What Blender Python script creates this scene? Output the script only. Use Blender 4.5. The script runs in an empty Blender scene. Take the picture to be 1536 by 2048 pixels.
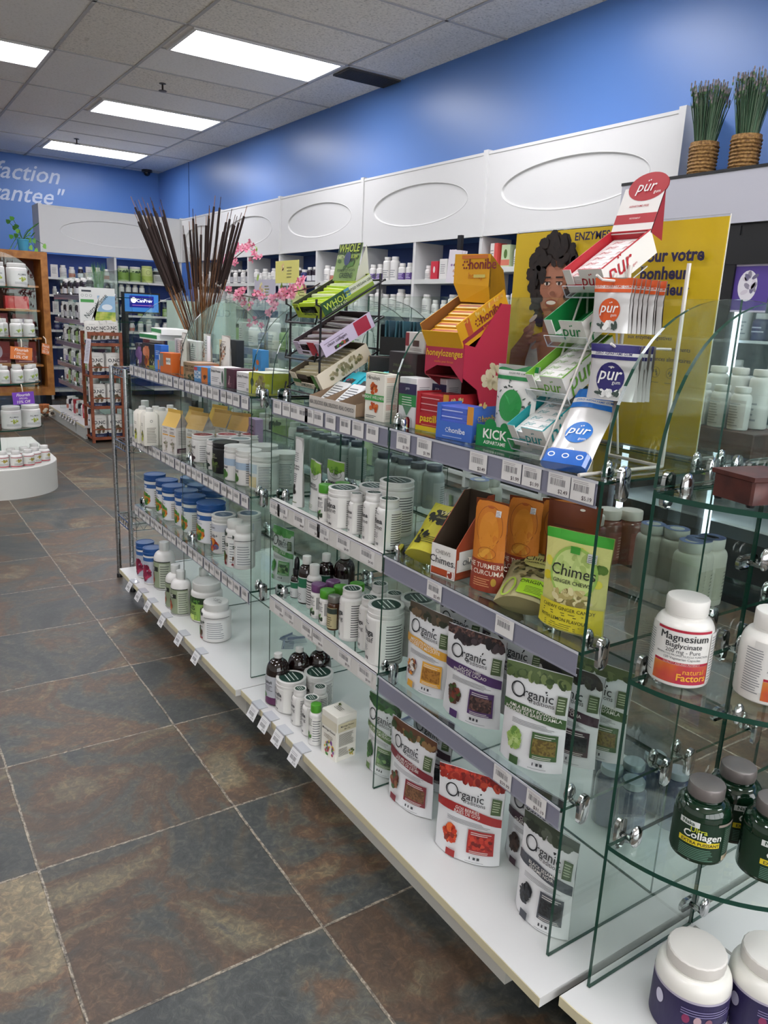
import bpy, math, random
from mathutils import Vector, Matrix, noise
rnd = random.Random(11)
S = bpy.context.scene
C = S.collection
PI = math.pi
V3 = Vector

# ---------------------------------------------------------------- materials
_M = {}
def lin(h):
    h = h.lstrip('#'); o = []
    for i in (0, 2, 4):
        c = int(h[i:i+2], 16) / 255
        o.append(c/12.92 if c <= .04045 else ((c+.055)/1.055)**2.4)
    return (*o, 1)
def mat(h, r=.45, m=0.0, coat=0.0):
    """plain principled surface of one colour with a faint procedural unevenness"""
    k = (h, r, m, coat)
    if k in _M: return _M[k]
    M = bpy.data.materials.new('surface_' + h.strip('#')); M.use_nodes = True
    b = M.node_tree.nodes['Principled BSDF']
    b.inputs['Base Color'].default_value = lin(h)
    b.inputs['Roughness'].default_value = r
    b.inputs['Metallic'].default_value = m
    b.inputs['Coat Weight'].default_value = coat
    _M[k] = M
    return M
def nodes(name):
    M = bpy.data.materials.new(name); M.use_nodes = True
    nt = M.node_tree
    return M, nt, nt.nodes['Principled BSDF']
def N(nt, t, **kw):
    n = nt.nodes.new(t)
    for k, v in kw.items(): setattr(n, k, v)
    return n
def ramp(nt, fac, stops):
    r = N(nt, 'ShaderNodeValToRGB')
    e = r.color_ramp.elements
    while len(e) < len(stops): e.new(.5)
    for i, (p, c) in enumerate(stops):
        e[i].position = p; e[i].color = lin(c) if isinstance(c, str) else (*c, 1)
    nt.links.new(fac, r.inputs[0])
    return r.outputs[0]
def food(name, stops, scale=90, r=.6, kind='voronoi'):
    """grainy food, foliage or printed-photo surface"""
    k = ('food', name)
    if k in _M: return _M[k]
    M, nt, b = nodes(name)
    tc = N(nt, 'ShaderNodeTexCoord')
    if kind == 'voronoi':
        t = N(nt, 'ShaderNodeTexVoronoi'); t.inputs['Scale'].default_value = scale
        src = t.outputs['Color']
        bw = N(nt, 'ShaderNodeSeparateColor'); nt.links.new(src, bw.inputs[0]); fac = bw.outputs[0]
    else:
        t = N(nt, 'ShaderNodeTexNoise'); t.inputs['Scale'].default_value = scale
        t.inputs['Detail'].default_value = 4; fac = t.outputs[0]
    nt.links.new(tc.outputs['Object'], t.inputs['Vector'])
    nt.links.new(ramp(nt, fac, stops), b.inputs['Base Color'])
    b.inputs['Roughness'].default_value = r
    _M[k] = M
    return M
def emit(name, h, s):
    k = ('emit', name)
    if k in _M: return _M[k]
    M = bpy.data.materials.new(name); M.use_nodes = True; nt = M.node_tree
    nt.nodes.remove(nt.nodes['Principled BSDF'])
    e = N(nt, 'ShaderNodeEmission'); e.inputs[0].default_value = lin(h); e.inputs[1].default_value = s
    nt.links.new(e.outputs[0], nt.nodes['Material Output'].inputs[0])
    _M[k] = M
    return M
def thin_glass(name, tint, refl=1.0, rough=0.0):
    """clear sheet: straight-through transmission plus a Fresnel reflection"""
    M = bpy.data.materials.new(name); M.use_nodes = True; nt = M.node_tree
    nt.nodes.remove(nt.nodes['Principled BSDF'])
    t = N(nt, 'ShaderNodeBsdfTransparent'); t.inputs[0].default_value = (*tint, 1)
    g = N(nt, 'ShaderNodeBsdfGlossy'); g.inputs['Roughness'].default_value = rough
    g.inputs[0].default_value = (.9, .96, .93, 1)
    f = N(nt, 'ShaderNodeFresnel')
    ge = N(nt, 'ShaderNodeNewGeometry'); io = N(nt, 'ShaderNodeMath', operation='MULTIPLY_ADD'); io.inputs[1].default_value = 1/1.5-1.5; io.inputs[2].default_value = 1.5
    nt.links.new(ge.outputs['Backfacing'], io.inputs[0]); nt.links.new(io.outputs[0], f.inputs[0])
    m = N(nt, 'ShaderNodeMath', operation='MULTIPLY'); m.inputs[1].default_value = refl
    nt.links.new(f.outputs[0], m.inputs[0])
    mx = N(nt, 'ShaderNodeMixShader')
    nt.links.new(m.outputs[0], mx.inputs[0]); nt.links.new(t.outputs[0], mx.inputs[1]); nt.links.new(g.outputs[0], mx.inputs[2])
    nt.links.new(mx.outputs[0], nt.nodes['Material Output'].inputs[0])
    return M

GLASS = thin_glass('shelf_glass', (.95, .975, .962), .85)
PLASTIC = thin_glass('clear_plastic', (.93, .93, .96), .8, .12)
ACRYLIC = thin_glass('clear_acrylic', (.95, .96, .97), .8)
CLEARJAR = thin_glass('clear_jar_wall', (.80, .84, .84), 1.3, .08)
GEDGE = mat('1d4438', .15)
CHROME = mat('d6d6d8', .08, 1.0)
STEEL = mat('b9babd', .22, 1.0)
WHITE = mat('d9d9d8', .35)
WHITE2 = mat('d4d4d0', .45)
PLAST = mat('e0dedb', .32)
PLAST2 = mat('d0d2cf', .35)
PAPER = mat('e8e6e2', .6)
INK = mat('26282c', .5)
GREY = mat('8a8c90', .5)
BLACK = mat('15151a', .35)

# ---------------------------------------------------------------- text
_G = {}
def glyphs(s, bold=0.0, shear=0.0):
    k = (s, bold, shear)
    if k in _G: return _G[k]
    c = bpy.data.curves.new('lettering', 'FONT')
    c.body = s; c.size = 1.43; c.offset = bold; c.shear = shear
    c.resolution_u = 2; c.fill_mode = 'FRONT'; c.dimensions = '2D'
    o = bpy.data.objects.new('lettering', c); C.objects.link(o)
    dg = bpy.context.evaluated_depsgraph_get(); dg.update()
    me = bpy.data.meshes.new_from_object(o.evaluated_get(dg))
    vs = [(v.co.x, v.co.y) for v in me.vertices]
    fs = [tuple(p.vertices) for p in me.polygons]
    bpy.data.objects.remove(o); bpy.data.curves.remove(c); bpy.data.meshes.remove(me)
    if vs:
        x0 = min(v[0] for v in vs); w = max(v[0] for v in vs) - x0
        vs = [(v[0]-x0, v[1]) for v in vs]
    else: w = 0
    _G[k] = (vs, fs, w)
    return _G[k]

# ---------------------------------------------------------------- mesh builder
class MB:
    def __init__(s):
        s.v = []; s.f = []; s.mi = []; s.mats = []; s.T = Matrix.Identity(4); s.off = 0.0
    def idx(s, m):
        if m not in s.mats: s.mats.append(m)
        return s.mats.index(m)
    def add(s, vs, fs, m):
        b = len(s.v); seen = set()
        if len(fs) < 12:
            q = [(f, k) for k, f in enumerate(fs)]; keep = []
            for f, k in q:
                t = frozenset(f)
                if t not in seen: seen.add(t); keep.append(k)
            if len(keep) < len(fs):
                if isinstance(m, (list, tuple)): m = [m[k] for k in keep]
                fs = [fs[k] for k in keep]
        s.v += [s.T @ V3(p) for p in vs]
        if isinstance(m, (list, tuple)):
            for f, mm in zip(fs, m):
                s.f.append(tuple(b+i for i in f)); s.mi.append(s.idx(mm))
        else:
            k = s.idx(m)
            for f in fs: s.f.append(tuple(b+i for i in f)); s.mi.append(k)
        return s
    def box(s, x0, y0, z0, x1, y1, z1, m, edge=None, thin=None):
        vs = [(x0,y0,z0),(x1,y0,z0),(x1,y1,z0),(x0,y1,z0),(x0,y0,z1),(x1,y0,z1),(x1,y1,z1),(x0,y1,z1)]
        fs = [(0,3,2,1),(4,5,6,7),(0,1,5,4),(1,2,6,5),(2,3,7,6),(3,0,4,7)]
        ms = m
        if edge is not None:          # big faces across the thin axis keep m, the rim takes edge
            ax = thin
            big = {'z': (0,1), 'y': (2,4), 'x': (3,5)}[ax]
            ms = [m if i in big else edge for i in range(6)]
        return s.add(vs, fs, ms)
    def rbox(s, x0, y0, z0, x1, y1, z1, m, b=.003):
        """box with chamfered vertical edges and top rim"""
        pts = [(x0+b,y0),(x1-b,y0),(x1,y0+b),(x1,y1-b),(x1-b,y1),(x0+b,y1),(x0,y1-b),(x0,y0+b)]
        return s.prism(pts, z0, z1, m, b)
    def prism(s, pts, z0, z1, m, b=0.0):
        n = len(pts)
        cx = sum(p[0] for p in pts)/n; cy = sum(p[1] for p in pts)/n
        def inset(p):
            d = V3((cx-p[0], cy-p[1])); L = d.length or 1
            return (p[0]+d.x/L*b, p[1]+d.y/L*b)
        rings = [[(p[0],p[1],z0) for p in pts]]
        if b > 0:
            rings.append([(p[0],p[1],z1-b) for p in pts]); rings.append([(*inset(p), z1) for p in pts])
        else: rings.append([(p[0],p[1],z1) for p in pts])
        vs = [q for r in rings for q in r]; fs = []
        for k in range(len(rings)-1):
            for i in range(n):
                j = (i+1) % n
                fs.append((k*n+i, k*n+j, (k+1)*n+j, (k+1)*n+i))
        fs.append(tuple(reversed(range(n)))); fs.append(tuple((len(rings)-1)*n+i for i in range(n)))
        return s.add(vs, fs, m)
    def lathe(s, prof, m, n=24, cx=0, cy=0, ridge=0.0, z0=0):
        vs = []; fs = []
        K = len(prof)
        for (r, z) in prof:
            for i in range(n):
                a = 2*PI*i/n; rr = r*(1-ridge*(i % 2))
                vs.append((cx+rr*math.cos(a), cy+rr*math.sin(a), z0+z))
        ms = []
        for k in range(K-1):
            for i in range(n):
                j = (i+1) % n
                fs.append((k*n+i, k*n+j, (k+1)*n+j, (k+1)*n+i)); ms.append(m[k] if isinstance(m, list) else m)
        mm = m[0] if isinstance(m, list) else m
        if prof[0][0] > 1e-6: fs.append(tuple(reversed(range(n)))); ms.append(mm)
        mm = m[-1] if isinstance(m, list) else m
        if prof[-1][0] > 1e-6: fs.append(tuple((K-1)*n+i for i in range(n))); ms.append(mm)
        return s.add(vs, fs, ms)
    def tube(s, pts, r, m, n=6, r1=None):
        pts = [V3(p) for p in pts]; K = len(pts); vs = []; fs = []
        up = V3((0,0,1))
        for k, p in enumerate(pts):
            d = (pts[min(k+1,K-1)] - pts[max(k-1,0)]).normalized()
            a = d.cross(up)
            if a.length < 1e-3: a = d.cross(V3((1,0,0)))
            a.normalize(); b = d.cross(a)
            rr = r if r1 is None else r + (r1-r)*k/(K-1)
            for i in range(n):
                t = 2*PI*i/n
                vs.append(p + a*math.cos(t)*rr + b*math.sin(t)*rr)
        for k in range(K-1):
            for i in range(n):
                j = (i+1) % n
                fs.append((k*n+i, k*n+j, (k+1)*n+j, (k+1)*n+i))
        fs.append(tuple(range(n))); fs.append(tuple((K-1)*n+i for i in reversed(range(n))))
        return s.add(vs, fs, m)
    def ball(s, c, rx, ry, rz, m, n=10, k=6):
        vs = []; fs = []
        for i in range(k+1):
            t = PI*i/k
            for j in range(n):
                a = 2*PI*j/n
                vs.append((c[0]+rx*math.sin(t)*math.cos(a), c[1]+ry*math.sin(t)*math.sin(a), c[2]-rz*math.cos(t)))
        for i in range(k):
            for j in range(n):
                q = (j+1) % n
                fs.append((i*n+j, i*n+q, (i+1)*n+q, (i+1)*n+j))
        return s.add(vs, fs, m)
    # ---- printing on a surface: F(x, y, off) gives the point
    def layer(s): s.off += .00016; return s.off
    def text(s, t, m, h, x, y, F, al='c', bold=0.0, shear=0.0, wmax=None, rot=0.0, layer=True, lift=0.0):
        vs, fs, w = glyphs(t, bold, shear)
        if not vs: return s
        sx = h
        if wmax and w*h > wmax: sx = wmax/w
        W = w*sx
        o = s.off + .0003 + lift
        dx = {'c': -W/2, 'l': 0, 'r': -W}[al]
        cr, sr = math.cos(rot), math.sin(rot)
        out = []
        for (a, b) in vs:
            u, q = a*sx+dx, b*h
            out.append(F(x+u*cr-q*sr, y+u*sr+q*cr, o))
        return s.add(out, fs, m)
    def patch(s, m, x0, y0, x1, y1, F, nx=6, ny=2, lo=None, hi=None):
        """rectangle (or band between curves lo(x), hi(x)) laid on the surface"""
        o = s.layer(); vs = []; fs = []
        for j in range(ny+1):
            for i in range(nx+1):
                x = x0+(x1-x0)*i/nx
                a = lo(x) if lo else y0; b = hi(x) if hi else y1
                vs.append(F(x, a+(b-a)*j/ny, o))
        for j in range(ny):
            for i in range(nx):
                k = j*(nx+1)+i
                fs.append((k, k+1, k+nx+2, k+nx+1))
        return s.add(vs, fs, m)
    def oval(s, m, cx, cy, rx, ry, F, n=20, rot=0.0, lay=True):
        o = s.layer() if lay else s.off
        cr, sr = math.cos(rot), math.sin(rot)
        vs = [F(cx, cy, o)]; fs = []
        for q in (.5, 1):
            for i in range(n):
                a = 2*PI*i/n; u = q*rx*math.cos(a); w = q*ry*math.sin(a)
                vs.append(F(cx+u*cr-w*sr, cy+u*sr+w*cr, o))
        for i in range(n):
            j = (i+1) % n
            fs.append((0, 1+i, 1+j)); fs.append((1+i, 1+n+i, 1+n+j, 1+j))
        return s.add(vs, fs, m)
    def poly(s, m, pts, F):
        o = s.layer()
        return s.add([F(x, y, o) for x, y in pts], [tuple(range(len(pts)))], m)
    def ring(s, m, cx, cy, rx, ry, wd, F, n=24, a0=0, a1=2*PI):
        o = s.layer(); vs = []; fs = []
        for i in range(n+1):
            a = a0+(a1-a0)*i/n; c, d = math.cos(a), math.sin(a)
            vs.append(F(cx+rx*c, cy+ry*d, o)); vs.append(F(cx+(rx-wd)*c, cy+(ry-wd)*d, o))
        for i in range(n): fs.append((2*i, 2*i+2, 2*i+3, 2*i+1))
        return s.add(vs, fs, m)
    def blobs(s, ms, cx, cy, w, h, n, size, F, rr=None, asp=.6):
        R = rr or rnd
        for i in range(n):
            a = R.uniform(0, 2*PI); q = R.random()**.5
            s.oval(ms[i % len(ms)], cx+q*w/2*math.cos(a), cy+q*h/2*math.sin(a), size*R.uniform(.7,1.2), size*asp*R.uniform(.7,1.2), F, 8, R.uniform(0, PI), lay=(i % 3 == 0))
        return s
    def lines(s, m, x0, x1, y0, y1, n, F, th=.35, ragged=.2, rr=None, nx=4):
        """rows of small print"""
        R = rr or rnd
        st = (y1-y0)/n
        for i in range(n):
            xe = x1-(x1-x0)*ragged*R.random()
            s.patch(m, x0, y0+i*st, xe, y0+(i+th)*st, F, nx, 1)
            s.off -= .00016
        return s
    def bars(s, m, x0, x1, y0, y1, n, F, rr=None):
        R = rr or rnd; o = s.layer(); x = x0; st = (x1-x0)/n
        for i in range(n):
            w = st*R.uniform(.25, .7)
            s.add([F(x, y0, o), F(x+w, y0, o), F(x+w, y1, o), F(x, y1, o)], [(0,1,2,3)], m); x += st
        return s
    def build(s, name, parent=None, smooth=True, loc=None):
        me = bpy.data.meshes.new(name)
        me.from_pydata([tuple(p) for p in s.v], [], s.f)
        for m in s.mats: me.materials.append(m)
        me.polygons.foreach_set('material_index', s.mi)
        if smooth:
            me.polygons.foreach_set('use_smooth', [True]*len(s.f))
            me.update(); me.set_sharp_from_angle(angle=math.radians(38))
        me.update()
        o = bpy.data.objects.new(name, me); C.objects.link(o)
        if parent: o.parent = parent
        if loc: o.location = loc
        return o

def plane(o, ux, uy):
    o, ux, uy = V3(o), V3(ux).normalized(), V3(uy).normalized(); n = ux.cross(uy)
    return lambda x, y, off=0: o + ux*x + uy*y + n*off
def cyl(R):
    return lambda x, y, off=0: V3(((R+off)*math.cos(x/R-PI/2), (R+off)*math.sin(x/R-PI/2), y))

def tag(o, label, cat, group=None, kind=None):
    if label: o['label'] = label
    if cat: o['category'] = cat
    if group: o['group'] = group
    if kind: o['kind'] = kind
    return o
def thing(name, label, cat, loc=(0,0,0), rz=0, group=None):
    o = bpy.data.objects.new(name, None); C.objects.link(o)
    o.empty_display_size = .05
    o.location = loc; o.rotation_euler = (0,0,rz)
    return tag(o, label, cat, group)
def struct(mb, name, **k):
    o = mb.build(name, None, **k); o['kind'] = 'structure'; return o
def copy_tree(o, parent=None):
    c = o.copy(); C.objects.link(c)
    if parent: c.parent = parent
    for ch in [x for x in bpy.data.objects if x.parent == o]: copy_tree(ch, c)
    return c
_KIDS = {}
_P = {}
def place(key, maker, loc, rz, label, cat, group=None, rx=0.0, ry=0.0, sc=None):
    """first use builds the thing, later uses copy it with its parts"""
    if key not in _P:
        r = maker()
        kids = [(c, list(c.children)) for c in r.children]
        _P[key] = (r, kids)
    else:
        src, kids = _P[key]
        r = src.copy(); C.objects.link(r)
        for c, gs in kids:
            c2 = c.copy(); C.objects.link(c2); c2.parent = r
            for g in gs:
                g2 = g.copy(); C.objects.link(g2); g2.parent = c2
        for k in ('label', 'group'):
            if k in r: del r[k]
    r.location = loc; r.rotation_euler = (rx, ry, rz)
    if sc: r.scale = (sc, sc, sc)
    return tag(r, label, cat, group)
ORD = ['first','second','third','fourth','fifth','sixth','seventh','eighth','ninth','tenth','eleventh','twelfth','thirteenth','fourteenth','fifteenth','sixteenth','seventeenth','eighteenth','nineteenth','twentieth']

# ---------------------------------------------------------------- survey of the stock: kind, x, y, shelf height, place
LAMP_S = 9.0; DAY_S = 2.5; EXPO = .75
ITEMS = [
('chloro',0.902,1.835,0.120,'A0'),('chloro',0.973,1.841,0.120,'A0'),('chloro',1.032,1.824,0.120,'A0'),('tubL',0.917,1.781,0.120,'A0'),('tubL',1.001,1.773,0.120,'A0'),
('botS',0.901,1.696,0.120,'A0'),('botS',0.954,1.680,0.120,'A0'),('bot2',0.904,1.636,0.120,'A0'),('greencap',0.890,1.585,0.120,'A0'),('drop',0.973,1.866,0.418,'A3'),
('dark',0.978,1.816,0.418,'A3'),('dark',1.038,1.812,0.418,'A3'),('bigdark',1.076,1.774,0.418,'A3'),('whb',0.978,1.771,0.418,'A3'),('purp',0.956,1.706,0.418,'A3'),
('purp',1.002,1.709,0.418,'A3'),('grn',0.954,1.655,0.418,'A3'),('grn',1.000,1.664,0.418,'A3'),('grn',1.051,1.664,0.418,'A3'),('brown',0.952,1.616,0.418,'A3'),
('moringa',0.963,1.546,0.418,'A3'),('mor2',0.969,1.473,0.418,'A3'),('mor2',1.045,1.545,0.418,'A3'),('mor2',1.039,1.470,0.418,'A3'),('morTub',0.964,1.396,0.418,'A3'),
('morTub',1.058,1.397,0.418,'A3'),('spTub',0.949,1.582,0.705,'A2'),('spTub',1.032,1.574,0.705,'A2'),('bigTub',1.030,1.471,0.705,'A2'),('spB1',0.943,1.511,0.705,'A2'),
('spB1',1.001,1.514,0.705,'A2'),('spB2',0.943,1.436,0.705,'A2'),('spB3',0.949,1.381,0.705,'A2'),('grnC',0.934,1.642,0.705,'A2'),('grnC',0.983,1.645,0.705,'A2'),
('clear',1.185,1.758,0.705,'AX'),('clear',1.249,1.784,0.705,'AX'),('clear',1.321,1.798,0.705,'AX'),('clear',1.372,1.781,0.705,'AX'),('clear',1.170,1.639,0.705,'AX'),
('clear',1.225,1.654,0.705,'AX'),('clear',1.274,1.645,0.705,'AX'),('clear',1.136,2.157,0.705,'AX'),('clear',1.194,2.164,0.705,'AX'),('clear',1.251,2.159,0.705,'AX'),
('clear',1.307,2.155,0.705,'AX'),('clear',1.114,2.070,0.705,'AX'),('clear',1.163,2.059,0.705,'AX'),('clear',1.225,2.058,0.705,'AX'),('clear',1.282,2.059,0.705,'AX'),
('clearb',1.258,1.069,0.705,'AXr'),('clearb',1.335,1.087,0.705,'AXr'),('clearb',1.375,1.062,0.705,'AXr'),('whlid',1.286,0.935,0.705,'AXw'),('whlid',1.300,0.890,0.705,'AXw'),
('whlid',1.219,0.811,0.705,'AXw'),('whlid',1.276,0.824,0.705,'AXw'),('whlid',1.250,0.786,0.705,'AXw'),('whlid',1.311,0.796,0.705,'AXw'),('whlid',1.306,0.744,0.705,'AXw'),
('whlid',1.170,1.405,0.705,'AXw2'),('whlid',1.216,1.416,0.705,'AXw2'),('blub',1.370,1.030,0.120,'AXb'),('blub',1.311,0.975,0.120,'AXb'),('blub',1.370,0.962,0.120,'AXb'),
('blub',1.439,0.957,0.120,'AXb'),('blub',1.310,0.914,0.120,'AXb'),('blub',1.430,0.889,0.120,'AXb'),('blueL',0.961,3.125,0.400,'B3'),('blueL',0.971,3.001,0.400,'B3'),
('blueL',0.961,2.893,0.400,'B3'),('blueL',0.978,2.795,0.400,'B3'),('blueL',0.971,2.697,0.400,'B3'),('blue',0.982,2.548,0.400,'B3'),('blueL',1.075,3.012,0.400,'B3r'),
('blueL',1.056,2.877,0.400,'B3r'),('blueL',1.078,2.770,0.400,'B3r'),('super_',0.974,2.412,0.400,'B3'),('super_',1.059,2.394,0.400,'B3'),('super2',0.948,2.253,0.400,'B3'),
('grplus',0.967,2.229,0.400,'B3'),('blb',0.893,3.061,0.120,'B0'),('blb',0.895,2.972,0.120,'B0'),('lqB',0.919,2.895,0.120,'B0'),('lq',0.890,2.678,0.120,'B0'),
('lq',0.886,2.606,0.120,'B0'),('lq',0.970,2.598,0.120,'B0'),('tallgr',0.949,2.515,0.120,'B0'),('bigjar',0.915,2.339,0.120,'B0'),('redtub',0.961,2.564,0.690,'B2'),
('redtub',1.043,2.547,0.690,'B2'),('redtub',1.125,2.523,0.690,'B2'),('greytub',0.960,2.419,0.690,'B2'),('greytub',1.039,2.423,0.690,'B2'),('blk',0.961,2.359,0.690,'B2'),
('whtub',0.951,2.243,0.690,'B2'),('whtub',0.957,2.165,0.690,'B2'),('bigwh',1.046,2.247,0.690,'B2'),('bigwh',0.973,2.089,0.690,'B2'),('bigwh',1.051,2.106,0.690,'B2'),
('carton',0.885,3.013,0.690,'B2'),('carton',0.893,2.950,0.690,'B2'),('carton',0.934,3.003,0.690,'B2'),('carton',0.945,2.959,0.690,'B2'),('carton',0.999,3.027,0.690,'B2'),
('mag',0.991,0.643,0.698,'E2'),('mag',1.059,0.542,0.698,'E2'),('col',1.036,0.592,0.408,'E3'),('col',1.127,0.596,0.408,'E3'),('col',1.090,0.510,0.408,'E3'),
('prot',1.023,0.555,0.120,'E0'),('prot',1.123,0.487,0.120,'E0'),('clear',0.530,1.865,1.000,'W')]
D_branch = [(1.350,3.448,1.315),(1.350,3.331,1.289),(1.350,3.193,1.276),(1.350,2.974,1.257),(1.350,2.795,1.253),(1.350,2.685,1.278),(1.350,2.529,1.299),(1.350,2.449,1.312)]
D_branch2 = [(1.350,2.795,1.253),(1.350,2.879,1.203),(1.350,2.992,1.169)]
D_branch3 = [(1.350,3.331,1.289),(1.350,3.285,1.364),(1.350,3.213,1.409),(1.350,3.089,1.458),(1.350,3.024,1.445)]
D_flow = [(1.350,3.287,1.286),(1.350,3.134,1.290),(1.350,3.129,1.249),(1.350,3.109,1.227),(1.350,3.011,1.273),(1.350,2.908,1.268),(1.350,2.845,1.263),(1.350,2.828,1.248),(1.350,2.793,1.230),(1.350,2.844,1.207),(1.350,3.010,1.163),(1.350,2.711,1.290),(1.350,2.679,1.299),(1.350,2.686,1.274),(1.350,2.631,1.271),(1.350,2.586,1.317),(1.350,2.571,1.308),(1.350,2.974,1.408),(1.350,3.180,1.467),(1.350,3.109,1.458),(1.350,3.070,1.449),(1.350,3.216,1.428),(1.350,3.139,1.452),(1.350,3.080,1.468),(1.350,3.264,1.405),(1.350,3.286,1.414),(1.350,3.119,1.273),(1.350,2.881,1.259),(1.350,2.768,1.263)]
# ================================================================ THE ROOM
H = 3.105; XW = 3.93; YB = 12.2; XL = -3.6; YF = -3.2
def slate():
    M, nt, b = nodes('slate_tile')
    L = nt.links.new
    tc = N(nt, 'ShaderNodeTexCoord')
    mp = N(nt, 'ShaderNodeMapping'); L(tc.outputs['Object'], mp.inputs[0])
    s = 1/.457
    mp.inputs['Scale'].default_value = (s, s, s)
    mp.inputs['Location'].default_value = (-.210*s, -(1.137-4*.457)*s, 0)
    dn = N(nt, 'ShaderNodeTexNoise'); dn.inputs['Scale'].default_value = 9; L(tc.outputs['Object'], dn.inputs[0])
    dw = N(nt, 'ShaderNodeMix', data_type='VECTOR', blend_type='LINEAR_LIGHT') if False else None
    wob = N(nt, 'ShaderNodeVectorMath', operation='SCALE'); wob.inputs['Scale'].default_value = .012
    sb = N(nt, 'ShaderNodeVectorMath', operation='SUBTRACT'); sb.inputs[1].default_value = (.5,.5,.5)
    L(dn.outputs['Color'], sb.inputs[0]); L(sb.outputs[0], wob.inputs[0])
    ad = N(nt, 'ShaderNodeVectorMath', operation='ADD'); L(mp.outputs[0], ad.inputs[0]); L(wob.outputs[0], ad.inputs[1])
    fr = N(nt, 'ShaderNodeVectorMath', operation='FRACTION'); L(ad.outputs[0], fr.inputs[0])
    fl = N(nt, 'ShaderNodeVectorMath', operation='FLOOR'); L(mp.outputs[0], fl.inputs[0])
    wn = N(nt, 'ShaderNodeTexWhiteNoise', noise_dimensions='2D'); L(fl.outputs[0], wn.inputs[0])
    ws = N(nt, 'ShaderNodeVectorMath', operation='SCALE'); ws.inputs['Scale'].default_value = 7; L(wn.outputs['Color'], ws.inputs[0])
    pa = N(nt, 'ShaderNodeVectorMath', operation='ADD'); L(tc.outputs['Object'], pa.inputs[0]); L(ws.outputs[0], pa.inputs[1])
    n1 = N(nt, 'ShaderNodeTexNoise'); n1.inputs['Scale'].default_value = 2.7; n1.inputs['Detail'].default_value = 9; n1.inputs['Roughness'].default_value = .60; n1.inputs['Distortion'].default_value = 1.1
    L(pa.outputs[0], n1.inputs[0])
    c1 = ramp(nt, n1.outputs[0], [(.34,'484e4f'),(.43,'5a5f5e'),(.48,'6a685e'),(.52,'705c4b'),(.565,'7c624c'),(.60,'877860'),(.66,'9c9074'),(.72,'6c6f6a')])
    n2 = N(nt, 'ShaderNodeTexNoise'); n2.inputs['Scale'].default_value = 46; n2.inputs['Detail'].default_value = 7; n2.inputs['Roughness'].default_value = .74; n2.inputs['Distortion'].default_value = 1.0
    L(pa.outputs[0], n2.inputs[0])
    c2 = ramp(nt, n2.outputs[0], [(.32,'1c1e1f'),(.5,'7c7c7c'),(.68,'e0d6c2')])
    mx = N(nt, 'ShaderNodeMix', data_type='RGBA', blend_type='OVERLAY'); mx.inputs[0].default_value = .62
    L(c1, mx.inputs[6]); L(c2, mx.inputs[7])
    vr = N(nt, 'ShaderNodeSeparateColor'); L(wn.outputs['Color'], vr.inputs[0])
    hv = N(nt, 'ShaderNodeHueSaturation'); hv.inputs['Saturation'].default_value = .98
    mr = N(nt, 'ShaderNodeMapRange'); mr.inputs[3].default_value = .55; mr.inputs[4].default_value = .88; L(vr.outputs[1], mr.inputs[0]); L(mr.outputs[0], hv.inputs['Value'])
    L(mx.outputs[2], hv.inputs['Color'])
    # grout
    sp = N(nt, 'ShaderNodeSeparateXYZ'); L(fr.outputs[0], sp.inputs[0])
    def edge(o):
        a = N(nt, 'ShaderNodeMath', operation='SUBTRACT'); L(o, a.inputs[0]); a.inputs[1].default_value = .5
        c = N(nt, 'ShaderNodeMath', operation='ABSOLUTE'); L(a.outputs[0], c.inputs[0]); return c.outputs[0]
    mm = N(nt, 'ShaderNodeMath', operation='MAXIMUM'); L(edge(sp.outputs[0]), mm.inputs[0]); L(edge(sp.outputs[1]), mm.inputs[1])
    gr = N(nt, 'ShaderNodeMapRange'); gr.inputs[1].default_value = .4915; gr.inputs[2].default_value = .4955; L(mm.outputs[0], gr.inputs[0])
    gc = ramp(nt, n2.outputs[0], [(.40,'453f38'),(.50,'7d7467'),(.60,'aea493')])
    fx = N(nt, 'ShaderNodeMix', data_type='RGBA'); L(gr.outputs[0], fx.inputs[0]); L(hv.outputs[0], fx.inputs[6]); L(gc, fx.inputs[7])
    L(fx.outputs[2], b.inputs['Base Color'])
    rr = N(nt, 'ShaderNodeMapRange'); rr.inputs[3].default_value = .30; rr.inputs[4].default_value = .55; L(n2.outputs[0], rr.inputs[0]); L(rr.outputs[0], b.inputs['Roughness'])
    bp = N(nt, 'ShaderNodeBump'); bp.inputs['Strength'].default_value = .35; bp.inputs['Distance'].default_value = .006
    hh = N(nt, 'ShaderNodeMath', operation='MULTIPLY_ADD'); L(n2.outputs[0], hh.inputs[0]); hh.inputs[1].default_value = .35; L(n1.outputs[0], hh.inputs[2])
    h2 = N(nt, 'ShaderNodeMath', operation='SUBTRACT'); L(hh.outputs[0], h2.inputs[0]); L(gr.outputs[0], h2.inputs[1])
    L(h2.outputs[0], bp.inputs['Height']); L(bp.outputs[0], b.inputs['Normal'])
    return M
def paint(name, col, r=.5, var=.04, bump=.08, scale=3):
    M, nt, b = nodes(name); tc = N(nt, 'ShaderNodeTexCoord')
    n = N(nt, 'ShaderNodeTexNoise'); n.inputs['Scale'].default_value = 160; nt.links.new(tc.outputs['Object'], n.inputs[0])
    bp = N(nt, 'ShaderNodeBump'); bp.inputs['Strength'].default_value = bump; bp.inputs['Distance'].default_value = .002
    nt.links.new(n.outputs[0], bp.inputs['Height']); nt.links.new(bp.outputs[0], b.inputs['Normal'])
    b.inputs['Base Color'].default_value = lin(col); b.inputs['Roughness'].default_value = r
    return M
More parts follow.
